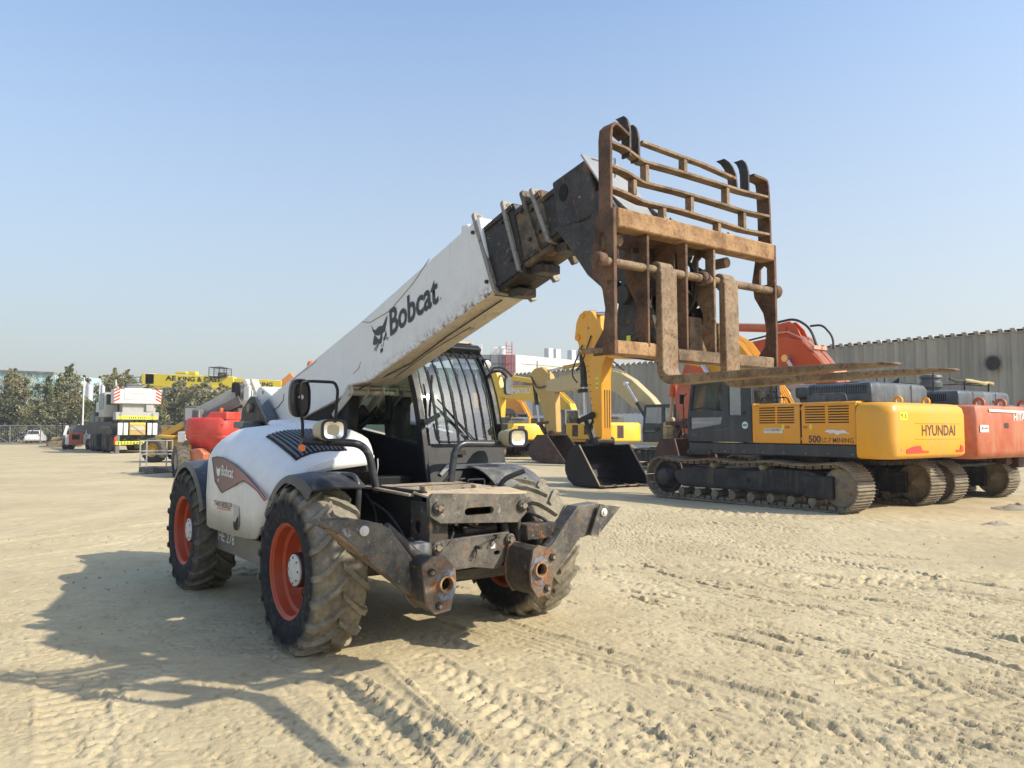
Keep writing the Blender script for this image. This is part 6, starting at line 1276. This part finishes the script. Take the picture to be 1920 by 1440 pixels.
def make_tree(name,label,x,y,h,wd,seed,mats,cat='tree',group='trees along the yard boundary',n=9000,bare=.0):
    r=np.random.default_rng(seed); rr=random.Random(seed); T=thing(name,label,cat,(x,y,0),rr.uniform(0,6),group)
    m=MB(); m.tube([(0,0,0),(.1,.05,h*.25),(-.05,.1,h*.5),(.1,0,h*.8)],.2,8,rs=[.22,.17,.12,.04])
    limbs=[]
    for k in range(11):
        a=rr.uniform(0,6.28); z0=h*rr.uniform(.12,.6); l=wd*rr.uniform(.5,1.0); e=(math.cos(a)*l,math.sin(a)*l,min(h*.97,z0+h*rr.uniform(.15,.42))); m.tube([(0,0,z0),(e[0]*.5,e[1]*.5,(z0+e[2])/2+.2),e],.06,6,rs=[.09,.05,.02]); limbs.append(e)
    part('trunk',m,'bark',T,0)
    cl=[]
    for k in range(70):
        a=rr.uniform(0,6.28); z=h*rr.uniform(.04,.97)**.85; q=wd*1.25*(1-.75*max(0,z/h-.35))*rr.uniform(.1,1.0); cl.append((math.cos(a)*q,math.sin(a)*q,z,rr.uniform(.3,.85)))
    for e in limbs: cl.append((*e,rr.uniform(.4,.8)))
    for k in range(9):
        a=rr.uniform(0,6.28); q=wd*rr.uniform(.05,.8); z0=h*(.98-.35*(q/wd)); hh=rr.uniform(.5,1.5)
        for j in range(6): cl.append((math.cos(a)*q+rr.uniform(-.1,.1)+.12*j*rr.uniform(-.3,1),math.sin(a)*q+rr.uniform(-.1,.1),z0+hh*j/5,.30-.035*j))
    cl=np.array(cl); per=n//len(mats)
    for i,mt in enumerate(mats):
        sub=cl[i::len(mats)] if len(mats)>1 else cl; pick=np.where(r.random(per)<.75,r.integers(0,len(sub),per)*len(mats)+i,r.integers(0,len(cl),per)); c=cl[np.clip(pick,0,len(cl)-1)]; d=r.normal(size=(per,3)); d/=np.linalg.norm(d,axis=1)[:,None]; rad=c[:,3:4]*(r.uniform(.2,1,(per,1))**.5+.35*r.exponential(.5,(per,1)))
        P=c[:,:3]+d*rad*np.array([1,1,.8]); P[:,2]=np.clip(P[:,2],.1,None)
        if i==0: P[:,2]-=.1
        s=r.uniform(.05,.15,(per,1)); u=r.normal(size=(per,3)); u/=np.linalg.norm(u,axis=1)[:,None]; v=np.cross(u,r.normal(size=(per,3))); v/=np.linalg.norm(v,axis=1)[:,None]
        V=np.stack([P-u*s*1.6,P+v*s*.6,P+u*s*1.6,P-v*s*.6],1).reshape(-1,3); me=bpy.data.meshes.new('crown'); me.from_pydata(V.tolist(),[],(np.arange(per*4).reshape(-1,4)).tolist()); o=link('crown',me,mt,T)
TR=[]
fa=['foliage_a','foliage_b','foliage_d']; fb=['foliage_b','foliage_d','foliage_b']; fc=['foliage_c','foliage_a','foliage_b']
specs=[(-67,95,7.2,2.6,fc,'dark leafy tree at the left edge of the yard boundary'),(-61.5,93,8.6,2.7,fa,'grey green tree with a pointed crown, second from the left edge'),(-58,97,7.4,2.4,fc,'low dark green tree behind the fence, between two taller crowns'),(-54.5,93,9.0,2.8,fa,'tall grey green tree with the highest tip in front of the teal warehouse'),(-51,96,7.9,2.6,fc,'broad green tree above the white car'),
 (-47.5,93,8.2,2.8,fb,'olive brown tree right of the teal warehouse end'),(-44.5,95,8.4,2.6,fb,'dry looking tree beside the tallest flagpole'),(-41.5,97,9.0,2.5,fa,'tall pale tree behind the flagpoles'),(-38,94,8.4,2.8,fb,'olive tree behind the crane cab'),(-47,88,4.2,1.9,fc,'dark bushy tree low behind the dozer canopy'),
 (-34,97,7.0,2.8,fa,'grey green tree just right of the crane counterweight'),(-40,86,4.3,1.6,fc,'small dark shrub tree beside the crane chassis'),(-31,95,7.4,3.0,fb,'wide olive tree below the yellow crane boom lettering'),(-27.5,94,7.6,3.0,fa,'green tree under the roof cage on the yellow crane boom'),(-24.5,97,7.2,2.8,fb,'tree directly behind the grey lift boom'),(-36.5,98,6.6,2.6,fc,'dark tree half hidden by the striped crane'),(-64.5,89,5.2,2.2,fc,'short dense tree low at the far left'),(-55.5,88,4.6,2.3,fa,'short rounded tree above the car roof')]
specs+=[(-64,99,8.2,2.6,fb,'olive tree whose tip just clears the teal roof at far left'),(-49.3,98,8.6,2.5,fa,'green tree at the end of the teal warehouse wall'),(-46,99,7.6,2.6,fc,'dark tree filling the gap left of the tallest flagpole'),(-43,91,6.0,2.2,fb,'yellowish tree behind the small skid loader'),(-36,93,5.2,2.2,fc,'dark low tree behind the crane chassis'),(-52.5,90,5.8,2.2,fb,'olive bushy tree behind the fence braces'),
 (-29.3,91,6.2,2.4,fc,'dark tree right of the crane bumper'),(-33,92,6.6,2.4,fb,'dry olive tree between crane and amber loader'),(-26.2,92,6.2,2.4,fc,'dark green tree above the amber loader cab'),(-60,90,5.4,2.2,fc,'dense dark tree left of the white car'),(-22.0,96,6.6,2.5,fa,'green tree at the handler end of the boundary row')]
for i,(x,y,h,wd,ms,lb) in enumerate(specs):
    if x<-49 and y<97: y+=7; x*=1.05
    if -.485<x/y<-.445: h=min(h*.88,6.1)
    if -.445<=x/y<-.33: h=min(h*.95,7.0)
    if x/y>=-.33: h=min(h,5.0)
    make_tree('broadleaf_tree',lb,x,y,h,wd,20+i,ms)
# ================================================================ LEFT BACKGROUND MACHINES
def simple_wheel(root,x,y,r,w,rimmat='pale_grey',tm='tyre_dark',z=None,name='wheel',steer=0):
    z=r if z is None else z; X0,Y0=x,y; x=y=0
    m=MB(); m.lathe([(r*.55,-w*.42),(r*.8,-w*.5),(r*.95,-w*.46),(r,-w*.3),(r,w*.3),(r*.95,w*.46),(r*.8,w*.5),(r*.55,w*.42),(r*.55,-w*.42)],(x,y,z),'y',28)
    n=18
    for i in range(n):
        a=2*math.pi*i/n
        for s in (-1,1): m.bar((x+r*.99*math.cos(a),y,z+r*.99*math.sin(a)),(x+r*.97*math.cos(a+.22),y+s*w*.46,z+r*.97*math.sin(a+.22)),.05,.05,up=(math.cos(a),0,math.sin(a)))
    t=part(name,m,tm,root,0); t.location=(X0,Y0,0); t.rotation_euler=(0,0,R(steer))
    m=MB(); m.lathe([(r*.56,-w*.40),(r*.5,-w*.2),(r*.45,-.02),(r*.2,-.0),(r*.2,-w*.2),(0,-w*.22)],(x,y,z),'y',24); m.lathe([(r*.56,w*.40),(r*.5,w*.2),(r*.45,.02),(r*.2,.0),(r*.2,w*.2),(0,w*.22)],(x,y,z),'y',24); part('rim',m,rimmat,t,0)
    return t
def build_white_crane():
    T=thing('truck_crane','white mobile crane seen from behind with red striped counterweight and yellow hazard band','mobile crane',(-25.6,52.9,0),R(127))
    m=MB(); m.box(.2,11,-1.2,1.2,.95,1.45); m.box(.3,10.8,1.05,1.5,1.3,2.15); m.box(.3,10.8,-1.5,-1.05,1.3,2.15); ch=part('chassis',m,'undercarriage',T,.02)  # near-black colour stands in for the shade along the crane's side
    for x in (1.5,3.3,6.4,8.2):
        for y in (1.25,-1.25): simple_wheel(T,x,y,.80,.55,'mid_grey')
    m=MB()
    for y in (1.35,-1.35): m.prism([(.5,1.66),(4.3,1.66),(4.3,1.85),(.5,1.85)],'y',y-.2,y+.2)
    part('wheel_arch',m,'cylinder_dark',ch,.01)
    m=MB()
    for a,b in ((1.22,.92),(.86,.58),(-.62,-.90),(-.96,-1.26)): m.box(-.12,.0,b,a,1.22,2.05)
    part('outrigger_box',m,'crane_white',T,.02)
    m=MB(); m.box(-.16,-.08,-.50,.50,1.22,2.08); c=part('rear_hatch',m,'tan_yellow',T,.02); m=MB(); m.box(-.17,-.161,-.48,.48,1.95,2.05); m.box(-.17,-.161,-.48,.48,1.62,1.68); part('hatch_band',m,'sticker_yellow',c,0); m=MB(); m.box(-.18,-.165,-.42,.42,1.55,1.85); m.bar((-.19,-.4,1.3),(-.19,.4,1.9),.05,.03); part('hatch_frame',m,'pale_casting',c,0)
    m=MB(); m.box(-.2,.1,-1.35,1.35,.58,.80); bp_=part('rear_bumper',m,'sticker_yellow',T,.01)
    m=MB()
    for k in range(14):
        y=1.22-k*.19; s=1 if k<7 else -1; m.prism([(y,.62),(y-.07,.62),(y-.07-s*.05,.69),(y-.07,.76),(y,.76),(y-s*.05,.69)],'x',-.206,-.202)
    part('chevron',m,'letter_black',bp_,0)
    m=MB()
    for y in (1.2,-1.25): m.box(-.1,.3,y-.12,y+.12,.0,1.2)
    m.box(.0,.3,1.3,1.6,.02,.12); part('outrigger_leg',m,'mid_grey',T,.01)
    m=MB(); m.cyl((.1,-.4,.62),(.1,.4,.62),.12); m.box(.1,.6,-.9,.9,.5,.9); part('tow_gear',m,'cylinder_dark',T,.01)
    # superstructure
    m=MB(); m.box(.0,1.0,-1.35,1.35,2.25,2.78); lo=part('lower_counterweight',m,'pale_grey',T,.03); m=MB(); m.box(-.004,.0,-1.25,1.2,2.30,2.52); bd=part('hazard_band',m,'sticker_yellow',lo,0)
    m=MB()
    for k in range(8):
        y=.50-k*.13; s=1 if k<4 else -1; m.prism([(y,2.34),(y-.05,2.34),(y-.05+s*.05,2.41),(y-.05,2.48),(y,2.48),(y+s*.05,2.41)],'x',-.009,-.005)
    part('chevron',m,'letter_black',bd,0)
    m=MB(); m.box(.3,3.5,-1.2,.9,2.4,3.4); m.box(.1,.5,-1.05,-.55,2.8,3.35); part('superstructure',m,'pale_grey',T,.03)
    m=MB(); m.box(.0,1.1,-1.5,1.5,3.35,4.35); cw=part('counterweight',m,'crane_white',T,.06,seg=2)
    m=MB(); m.box(-.03,.0,-.85,.85,3.62,4.42); pn=part('name_panel',m,'crane_white',cw,.03); text('LIEBHERR',(-.034,.42,3.98),(0,-1,0),(0,0,1),.95,.12,'pale_grey',pn)
    m=MB()
    for s in (1,-1):
        for k in range(4):
            a=s*1.48; z=3.45+k*.22; m.prism([(a,z),(a-s*.36,z+.20),(a-s*.36,z+.31),(a,z+.11)],'x',-.006,-.002)
    part('red_stripe',m,'warn_red',cw,0)
    m=MB()
    for y in (1.35,.95,-.95,-1.35): m.lathe([(0,-.08),(.09,-.08),(.11,0),(.09,.08),(0,.08)],(.1,y,4.42),'x',12)
    part('tail_light',m,'bolt_metal',cw,0)
    m=MB(); m.box(1.4,3.4,.95,1.85,2.45,4.15); cb=part('operator_cab',m,'pale_grey',T,.08,seg=2); m=MB(); m.box(1.6,3.2,1.84,1.87,3.0,4.0); m.box(1.38,1.42,1.1,1.7,3.3,4.0); part('window',m,'dark_window',cb,0)
    m=MB(); m.box(8.2,11.2,-1.3,1.3,1.4,2.9); fc_=part('carrier_cab',m,'cylinder_dark',T,.08); m=MB(); m.box(8.8,10.8,1.29,1.32,2.1,2.75); part('window',m,'dark_window',fc_,0)
    m=MB(); m.bar((1.5,-.1,3.9),(14.0,-.1,3.4),1.0,.9); part('boom',m,'crane_white',T,.05)
    m=MB()
    for y in (1.05,-.95):
        m.tube([(.0,y,2.1),(-.15,y,2.3),(-.1,y,2.75)],.02,6)
    m.tube([(-.05,-1.45,4.35),(-.05,-1.45,4.6),(-.05,1.45,4.6),(-.05,1.45,4.35)],.02,6); m.tube([(.5,.9,4.35),(.5,.9,4.75),(1.6,.9,4.75)],.025,6); m.tube([(.1,.3,1.0),(-.3,.2,.6),(-.2,-.3,.55)],.03,6)
    part('handrail',m,'cylinder_dark',T,0)
    m=MB(); m.lathe([(0,-.4),(.38,-.4),(.38,.4),(0,.4)],(1.9,.0,4.45),'y',20); m.cyl((1.2,-.5,4.5),(1.2,.5,4.5),.15); part('winch_drum',m,'mid_grey',T,.01)
    m=MB(); m.box(-.15,-.05,1.28,1.42,.6,1.1); m.box(-.15,-.05,-1.42,-1.28,.6,1.1); part('tail_light',m,'warn_red',T,0)
    m=MB(); m.bar((.9,1.5,1.25),(.9,1.52,.4),.5,.02,up=(1,0,0)); m.bar((4.5,1.5,1.25),(4.5,1.52,.45),.5,.02,up=(1,0,0)); part('mud_flap',m,'hose_rubber',T,0)
    m=MB(); m.cyl((5.5,1.0,2.2),(4.6,1.2,3.6),.12); m.box(4.2,5.6,.8,1.4,2.1,2.9); m.box(6.2,7.8,.7,1.4,2.1,2.6); part('exhaust_stack',m,'mid_grey',T,.02)
build_white_crane()
def build_yellow_crane():
    T=thing('truck_crane','yellow crane with black lettering, its long boom lying level behind the trees','mobile crane',(-41,108,0),R(0))
    s=108/1450; z0=1.61
    def X(px): return (px-960)*s+41
    def Z(py): return z0+(805-py)*s
    m=MB(); m.box(X(268),X(292),-.7,.7,Z(721),Z(701)); m.loft([[(X(275),-.7,Z(724)),(X(275),.7,Z(724)),(X(275),.7,Z(701)),(X(275),-.7,Z(701))],[(X(440),-.7,Z(728)),(X(440),.7,Z(728)),(X(440),.7,Z(707)),(X(440),-.7,Z(707))]]); b=part('boom',m,'crane_yellow',T,.05)
    m=MB(); m.loft([[(X(425),-.55,Z(728)),(X(425),.55,Z(728)),(X(425),.55,Z(709)),(X(425),-.55,Z(709))],[(X(529),-.55,Z(729)),(X(529),.55,Z(729)),(X(529),.55,Z(714)),(X(529),-.55,Z(714))]]); b2=part('boom_section',m,'crane_yellow',T,.04)
    m=MB(); m.bar((X(524),0,Z(724)),(X(548),0,Z(703)),.9,.8); part('boom_nose',m,'orange_paint',T,.04)
    text('AE',(X(313),-.72,Z(714)),(1,0,0),(0,0,1),20*s,9*s,'letter_black',b,bold=.03); text('KING & CAST',(X(337),-.72,Z(715.5)),(1,0,-.02),(0,0,1),80*s,9*s,'letter_black',b,bold=.03)
    text('ENGINEERING',(X(437),-.57,Z(724)),(1,0,-.02),(0,0,1),76*s,8*s,'letter_black',b2,bold=.03)
    m=MB(); m.box(X(270),X(430),-.8,.8,Z(730),Z(725)); m.box(X(330),X(350),-.6,.6,Z(701),Z(697)); m.box(X(355),X(368),-.6,.6,Z(703),Z(697)); part('boom_cradle',m,'crane_yellow',T,.02)
    m=MB(); x0,x1=X(395),X(428); za,zb=Z(706),Z(690)
    for x in (x0,(x0+x1)/2+.2,x1):
        for y in (-.9,.9): m.box(x-.04,x+.04,y-.04,y+.04,za,zb)
    for z in (za+.3,za+.6,za+.9):
        for y in (-.9,.9): m.box(x0,x1,y-.02,y+.02,z,z+.04)
    m.loft([[(x0,-1,zb),(x1,-1,zb-.1),(x1,1,zb-.1),(x0,1,zb)],[(x0,-1,zb+.06),(x1,-1,zb-.04),(x1,1,zb-.04),(x0,1,zb+.06)]]); m.loft([[(x0,-1,zb+.06),(x1,-1,zb-.04),(x1,1,zb-.04),(x0,1,zb+.06)],[((x0+x1)/2,-.1,zb+.22),((x0+x1)/2+.1,-.1,zb+.22),((x0+x1)/2+.1,.1,zb+.22),((x0+x1)/2,.1,zb+.22)]]); m.box(x0,x1,-1,1,za-.15,za); part('roof_cage',m,'cylinder_dark',T,0)
    m=MB(); m.cyl((x0+1.1,-.2,za+.3),(x0+1.5,.3,za+.3),.3); m.cyl((x0+2,-.2,za+.25),(x0+2.2,.3,za+.25),.25); part('cable_reel',m,'mid_grey',T,0)
    m=MB(); m.box(X(252),X(264),-.6,.6,Z(718),Z(709)); m.box(X(266),X(275),-.6,.6,Z(722),Z(714)); m.box(X(258),X(270),-.5,.5,Z(708),Z(704)); part('winch',m,'crane_white',T,.1)
    m=MB(); m.box(X(480),X(517),-1.2,1.2,2.6,Z(728)); part('carrier_cab',m,'crane_white',T,.15)
    m=MB(); m.box(X(290),X(480),-1.3,1.3,1.0,2.6); m.box(X(310),X(335),-1.0,1.0,2.6,Z(727)); part('chassis',m,'mid_grey',T,.1)
    for px in (300,325,400,430,500): simple_wheel(T,X(px),-1.2,.75,.5,'mid_grey'); simple_wheel(T,X(px),1.2,.75,.5,'mid_grey')
build_yellow_crane()
def build_boom_lift():
    T=thing('boom_lift','boom lift with rounded red hood and grey telescopic boom behind the handler','boom lift',(-9.85,27.0,0),R(165))
    for x,y,st in ((-1.15,1.1,0),(1.05,1.15,-40),(-1.15,-1.1,0),(1.05,-1.1,-40)): simple_wheel(T,x,y,.53,.42,'pale_grey',steer=st)
    m=MB(); m.box(-1.5,1.7,-.7,.7,.45,.85); m.cyl((0,0,.85),(0,0,1.0),.6); m.prism([(.15,.55),(.75,.55),(.6,.95),(.3,.98),(.1,.8)],'y',.7,1.2); part('chassis',m,'excavator_orange',T,.03)
    m=MB(); rr=[]
    for z,k in ((.94,.66),(1.02,.78),(1.30,.97),(1.37,.985),(1.40,.965),(1.44,.995),(1.70,.985),(1.90,.955),(1.97,.925),(2.01,.86)):
        o=[]
        for a in np.linspace(0,2*math.pi,40,endpoint=False):
            c,s=math.cos(a),math.sin(a); rx=1.02 if c>0 else .80; o.append((.22+rx*k*math.copysign(abs(c)**(.75 if c>0 else .35),c),.35+.72*k*math.copysign(abs(s)**.5,s),z))
        rr.append(o)
    m.loft(rr); h=part('hood',m,'lift_red',T,0,sharp=40)
    m=MB(); m.loft([[(.35,.05,1.93),(.35,.95,1.93),(-.56,.95,1.93),(-.56,.05,1.93)],[(.12,.1,2.2),(.12,.92,2.2),(-.56,.92,2.2),(-.56,.1,2.2)]]); part('hood_hump',m,'lift_red',h,.04,seg=3)
    m=MB(); m.bar((-.52,1.0,1.78),(.2,1.02,1.78),.02,.02); m.bar((-.5,1.075,1.40),(.7,1.06,1.40),.03,.03); part('hood_rib',m,'excavator_orange',h,0)
    m=MB(); m.lathe([(0,0),(.06,0),(.06,.13),(0,.15)],(-.02,.5,2.2),'z',14); part('beacon',m,'reflector_orange',T,0)
    m=MB(); m.lathe([(0,0),(.08,0),(.08,.06),(0,.08)],(-.2,.5,2.2),'z',14); part('filler_cap',m,'dark_interior',T,0)
    m=MB(); m.prism([(.98,1.55),(1.05,1.55),(1.1,1.85),(1.0,1.88)],'y',.72,.80); part('hood_opening',m,'dark_interior',h,0)
    m=MB(); m.box(.55,1.25,-.8,.1,.95,2.15); m.box(-.9,.4,-.9,-.45,1.0,2.1); m.box(.9,1.22,.1,.45,.9,2.3); part('turntable_box',m,'mid_grey',T,.04)
    m=MB(); m.bar((1.30,-.15,2.06),(-1.0,-.15,3.10),.45,.60); b=part('boom',m,'pale_grey',T,.02)
    m=MB(); m.bar((1.25,.15,1.80),(-.6,.15,2.62),.30,.34); m.cyl((.5,.12,2.0),(-.5,.12,2.8),.07); m.cyl((.3,.2,1.95),(-.6,.2,2.6),.06); part('lower_boom',m,'mid_grey',T,.02)
    m=MB()
    for k in range(7): m.prism([(.95-k*.09,2.04+k*.042),(.89-k*.09,2.065+k*.042),(.89-k*.09,2.21+k*.042),(.95-k*.09,2.18+k*.042)],'y',.052,.056)
    part('boom_marking',m,'letter_white',b,0)
    m=MB(); m.box(-1.22,-.92,-.4,.15,2.5,3.2); m.cyl((-1.05,-.42,3.28),(-1.05,.2,3.28),.12); m.box(-.92,-.75,-.35,.15,2.9,3.12); m.cyl((-.85,-.35,3.18),(-.85,.15,3.18),.07); m.box(-1.32,-1.2,-.3,.1,2.7,3.05); kn=part('boom_knuckle',m,'crane_white',T,.05); kn.location=(.33,0,-.05)
    m=MB()
    for q in (0,.07,.14,.21): m.tube(bend([(-.50-q*.8,.12,2.95),(-.58-q*.8,.22,3.28),(-.72-q*.8,.25,3.2),(-.75-q*.8,.25,2.75),(-.80-q*.8,.2,2.4)],.12,5),.028,8)
    part('hydraulic_hose',m,'hose_rubber',kn,0)
    m=MB(); m.prism([(-1.3,1.9),(-.5,1.9),(-.4,2.6),(-1.2,2.7)],'y',-.3,.2); m.box(.45,.9,-.6,-.3,2.1,2.5); part('riser_plate',m,'pale_casting',T,.03)
build_boom_lift()
def build_cage():
    T=thing('work_cage','empty galvanised work cage standing on the sand beside the boom lift wheel','work platform cage',(-13.1,28.6,0),R(10))
    m=MB()
    for x in (-.45,.45):
        for y in (-.4,.4): m.box(x-.02,x+.02,y-.02,y+.02,.0,1.22)
    for z in (1.20,.82,.70):
        for y in (-.4,.4): m.box(-.45,.45,y-.015,y+.015,z-.015,z+.015)
        for x in (-.45,.45): m.box(x-.015,x+.015,-.4,.4,z-.015,z+.015)
    part('cage_rail',m,'pale_grey',T,0)
    m=MB(); m.box(-.47,.55,-.42,.42,.06,.09); m.box(-.47,.55,-.43,-.41,.06,.24); m.box(-.47,.55,.41,.43,.06,.24); m.box(-.48,-.46,-.42,.42,.06,.24); m.prism([(.0,.06),(.95,.02),(.95,.05),(.0,.24)],'y',-.43,-.41); part('floor_tray',m,'mid_grey',T,0)
build_cage()
def build_loader():
    T=thing('wheel_loader','old amber wheel loader with a rusty orange wheel rim, parked behind the work cage','wheel loader',(-16.6,38.4,0),R(-12))
    simple_wheel(T,-.55,-.9,.60,.5,'amber_yellow'); simple_wheel(T,1.6,-.9,.60,.5,'amber_yellow'); simple_wheel(T,-.55,.9,.60,.5,'amber_yellow'); simple_wheel(T,1.6,.9,.60,.5,'amber_yellow')
    m=MB(); m.box(-.9,2.2,-.5,.5,.6,1.15); m.prism([(-.7,1.15),(.3,1.15),(.5,1.3),(-.5,1.35)],'y',-.8,.8); part('chassis',m,'amber_yellow',T,.04)
    m=MB(); m.prism([(-.75,1.20),(-.55,1.45),(.55,2.0),(.75,2.02),(.75,1.75),(.55,1.65),(-.4,1.15)],'y',-.45,-.25); m.prism([(-.75,1.20),(-.55,1.45),(.55,2.0),(.75,2.02),(.75,1.75),(.55,1.65),(-.4,1.15)],'y',.25,.45); m.box(-.6,-.3,-.4,.4,1.5,1.75); m.bar((-.3,-.1,1.5),(.5,-.1,1.5),.15,.15); part('lift_arm',m,'amber_yellow',T,.03)
    m=MB(); m.box(.7,1.15,-.95,-.3,.98,1.5); part('tool_box',m,'crane_white',T,.03)
    m=MB(); m.box(.75,1.7,-.6,.6,1.5,2.75); cb=part('cab',m,'mid_grey',T,.05); m=MB(); m.box(.74,.748,-.5,.5,2.05,2.65); m.box(.85,1.6,-.61,-.602,2.05,2.65); part('window',m,'pale_grey',cb,0)
    return T
build_loader()
def build_dozer():
    T=thing('compact_loader','compact loader with a black canopy and low brown bucket in front of the yard fence','compact loader',(-38.9,67.5,0),R(185))
    m=MB(); m.box(-.9,.9,-.55,.55,.3,.95); b=part('body',m,'tan_yellow',T,.05)
    m=MB(); m.box(.95,1.7,-1.0,1.0,.12,.20); m.prism([(.95,.12),(1.02,.12),(1.10,.6),(1.0,.6)],'y',-1,1); part('bucket',m,'bucket_brown',T,.01)
    for y in (-.75,.75):
        m=MB(); m.prism([(-1.1,.1),(1.0,.1),(1.15,.3),(.9,.62),(-.95,.62),(-1.2,.35)],'y',y-.18,y+.18); part('crawler_belt',m,'track_steel',T,.05)
        m=MB(); m.bar((-.9,y*.9,1.2),(1.05,y*.9,.5),.12,.16); part('lift_arm',m,'mid_grey',T,.01)
    m=MB()
    for x in (-.6,.5):
        for y in (-.5,.5): m.box(x-.04,x+.04,y-.04,y+.04,.95,2.0)
    part('canopy_frame',m,'cylinder_dark',T,0)
    m=MB(); m.box(-.75,.85,-.65,.65,2.0,2.08); part('canopy_roof',m,'cylinder_dark',T,.02); m=MB(); m.box(-.4,.0,-.25,.25,.95,1.5); part('seat',m,'dark_interior',T,.03)
    T=thing('skid_loader','small white skid loader with orange rear door left of the crane wheels','skid loader',(-34.8,62.5,0),R(100))
    m=MB(); m.box(-1.1,1.0,-.75,.75,.4,1.2); part('body',m,'crane_white',T,.06); m=MB(); m.box(-1.18,-1.08,-.6,.45,.45,1.35); d=part('rear_door',m,'rim_red',T,.03); m=MB(); m.box(-1.2,-1.18,-.35,.2,.8,1.2); part('door_vent',m,'dark_interior',d,0)
    m=MB(); m.box(-.6,.6,-.5,.5,1.2,1.95); part('cab',m,'mid_grey',T,.04)
    m=MB(); m.bar((-1.1,.8,1.1),(-.6,.8,1.85),.15,.25); m.bar((-.6,.8,1.85),(1.2,.8,.9),.14,.18); m.bar((-1.1,-.8,1.1),(-.6,-.8,1.85),.15,.25); m.bar((-.6,-.8,1.85),(1.2,-.8,.9),.14,.18); part('lift_arm',m,'crane_white',T,.02)
    for x in (-.6,.6):
        for y in (-.85,.85): simple_wheel(T,x,y,.42,.3,'crane_white')
build_dozer()
def build_car():
    T=thing('parked_car','white hatchback parked beyond the yard fence, seen from behind','car',(-56.2,91.5,0),R(112))
    m=MB(); rr=[]
    prof=[(-2.0,.35,.85,.80),(-1.95,.30,1.0,.84),(-1.3,.28,1.02,.86),(.9,.28,.95,.86),(1.9,.30,.80,.82),(2.1,.38,.65,.70)]
    for x,z0,z1,h in prof: rr.append([(x,-h,z0),(x,h,z0),(x,h,(z0+z1)/2),(x,h*.95,z1),(x,-h*.95,z1),(x,-h,(z0+z1)/2)])
    m.loft(rr); b=part('body',m,'car_white',T,.08,seg=2)
    m=MB(); m.loft([[(-1.75,-.72,1.0),(1.0,-.72,.95),(1.0,.72,.95),(-1.75,.72,1.0)],[(-1.35,-.58,1.50),(.1,-.58,1.50),(.1,.58,1.50),(-1.35,.58,1.50)]]); part('cabin',m,'car_white',T,.08,seg=2)
    m=MB(); m.loft([[(-1.76,-.60,1.06),(-1.74,.60,1.06),(-1.46,.52,1.42),(-1.46,-.52,1.42)],[(-1.70,-.60,1.06),(-1.70,.60,1.06),(-1.42,.52,1.42),(-1.42,-.52,1.42)]]); part('rear_window',m,'dark_window',T,0)
    m=MB()
    for y in (-.7,.7): m.box(-1.995,-1.93,y-.1,y+.1,.78,1.0)
    part('tail_light',m,'warn_red',T,0)
    m=MB(); m.box(-2.06,-1.9,-.75,.75,.38,.60); part('bumper',m,'car_white',T,.05)
    for x in (-1.25,1.3):
        for y in (-.72,.72): simple_wheel(T,x,y,.31,.2,'pale_grey')
build_car()
def build_mounds():
    for i,(x,y,s,lb) in enumerate(((10.1,16.4*.95,.28,'small heap of earth on the sand near the orange crawler track'),(8.2,13.2,.16,'low lump of dry earth on the open sand right of the crawlers'))):
        r=np.random.default_rng(i); m=MB(); rr=[]
        for k in range(7):
            t=k/6; o=[]
            for a in np.linspace(0,2*math.pi,18,endpoint=False): q=s*1.6*(1-t)**.8*(1+r.normal()*.12); o.append((x+q*math.cos(a)*1.3,y+q*math.sin(a),-.03+s*.55*t+r.normal()*.012))
            rr.append(o)
        m.loft(rr); o=part('earth_mound',m,'rubble',None,0,sharp=60); tag(o,lb,'earth heap')
build_mounds()
# ================================================================ DUST IN THE AIR
def build_haze():
    m=bpy.data.materials.new('haze'); m.use_nodes=True; t=m.node_tree; t.nodes.clear()
    o=t.nodes.new('ShaderNodeOutputMaterial'); v=t.nodes.new('ShaderNodeVolumePrincipled'); v.inputs['Color'].default_value=(.86,.90,.95,1); v.inputs['Density'].default_value=.0008; v.inputs['Anisotropy'].default_value=.3
    t.links.new(v.outputs[0],o.inputs['Volume'])
    mb=MB(); mb.box(-950,950,-90,1550,-1.3,16.0); h=_part('haze',mb,m,None,0,35,1,None); tag(h,'thin pale dust haze hanging over the whole yard','haze',kind='stuff')
build_haze()
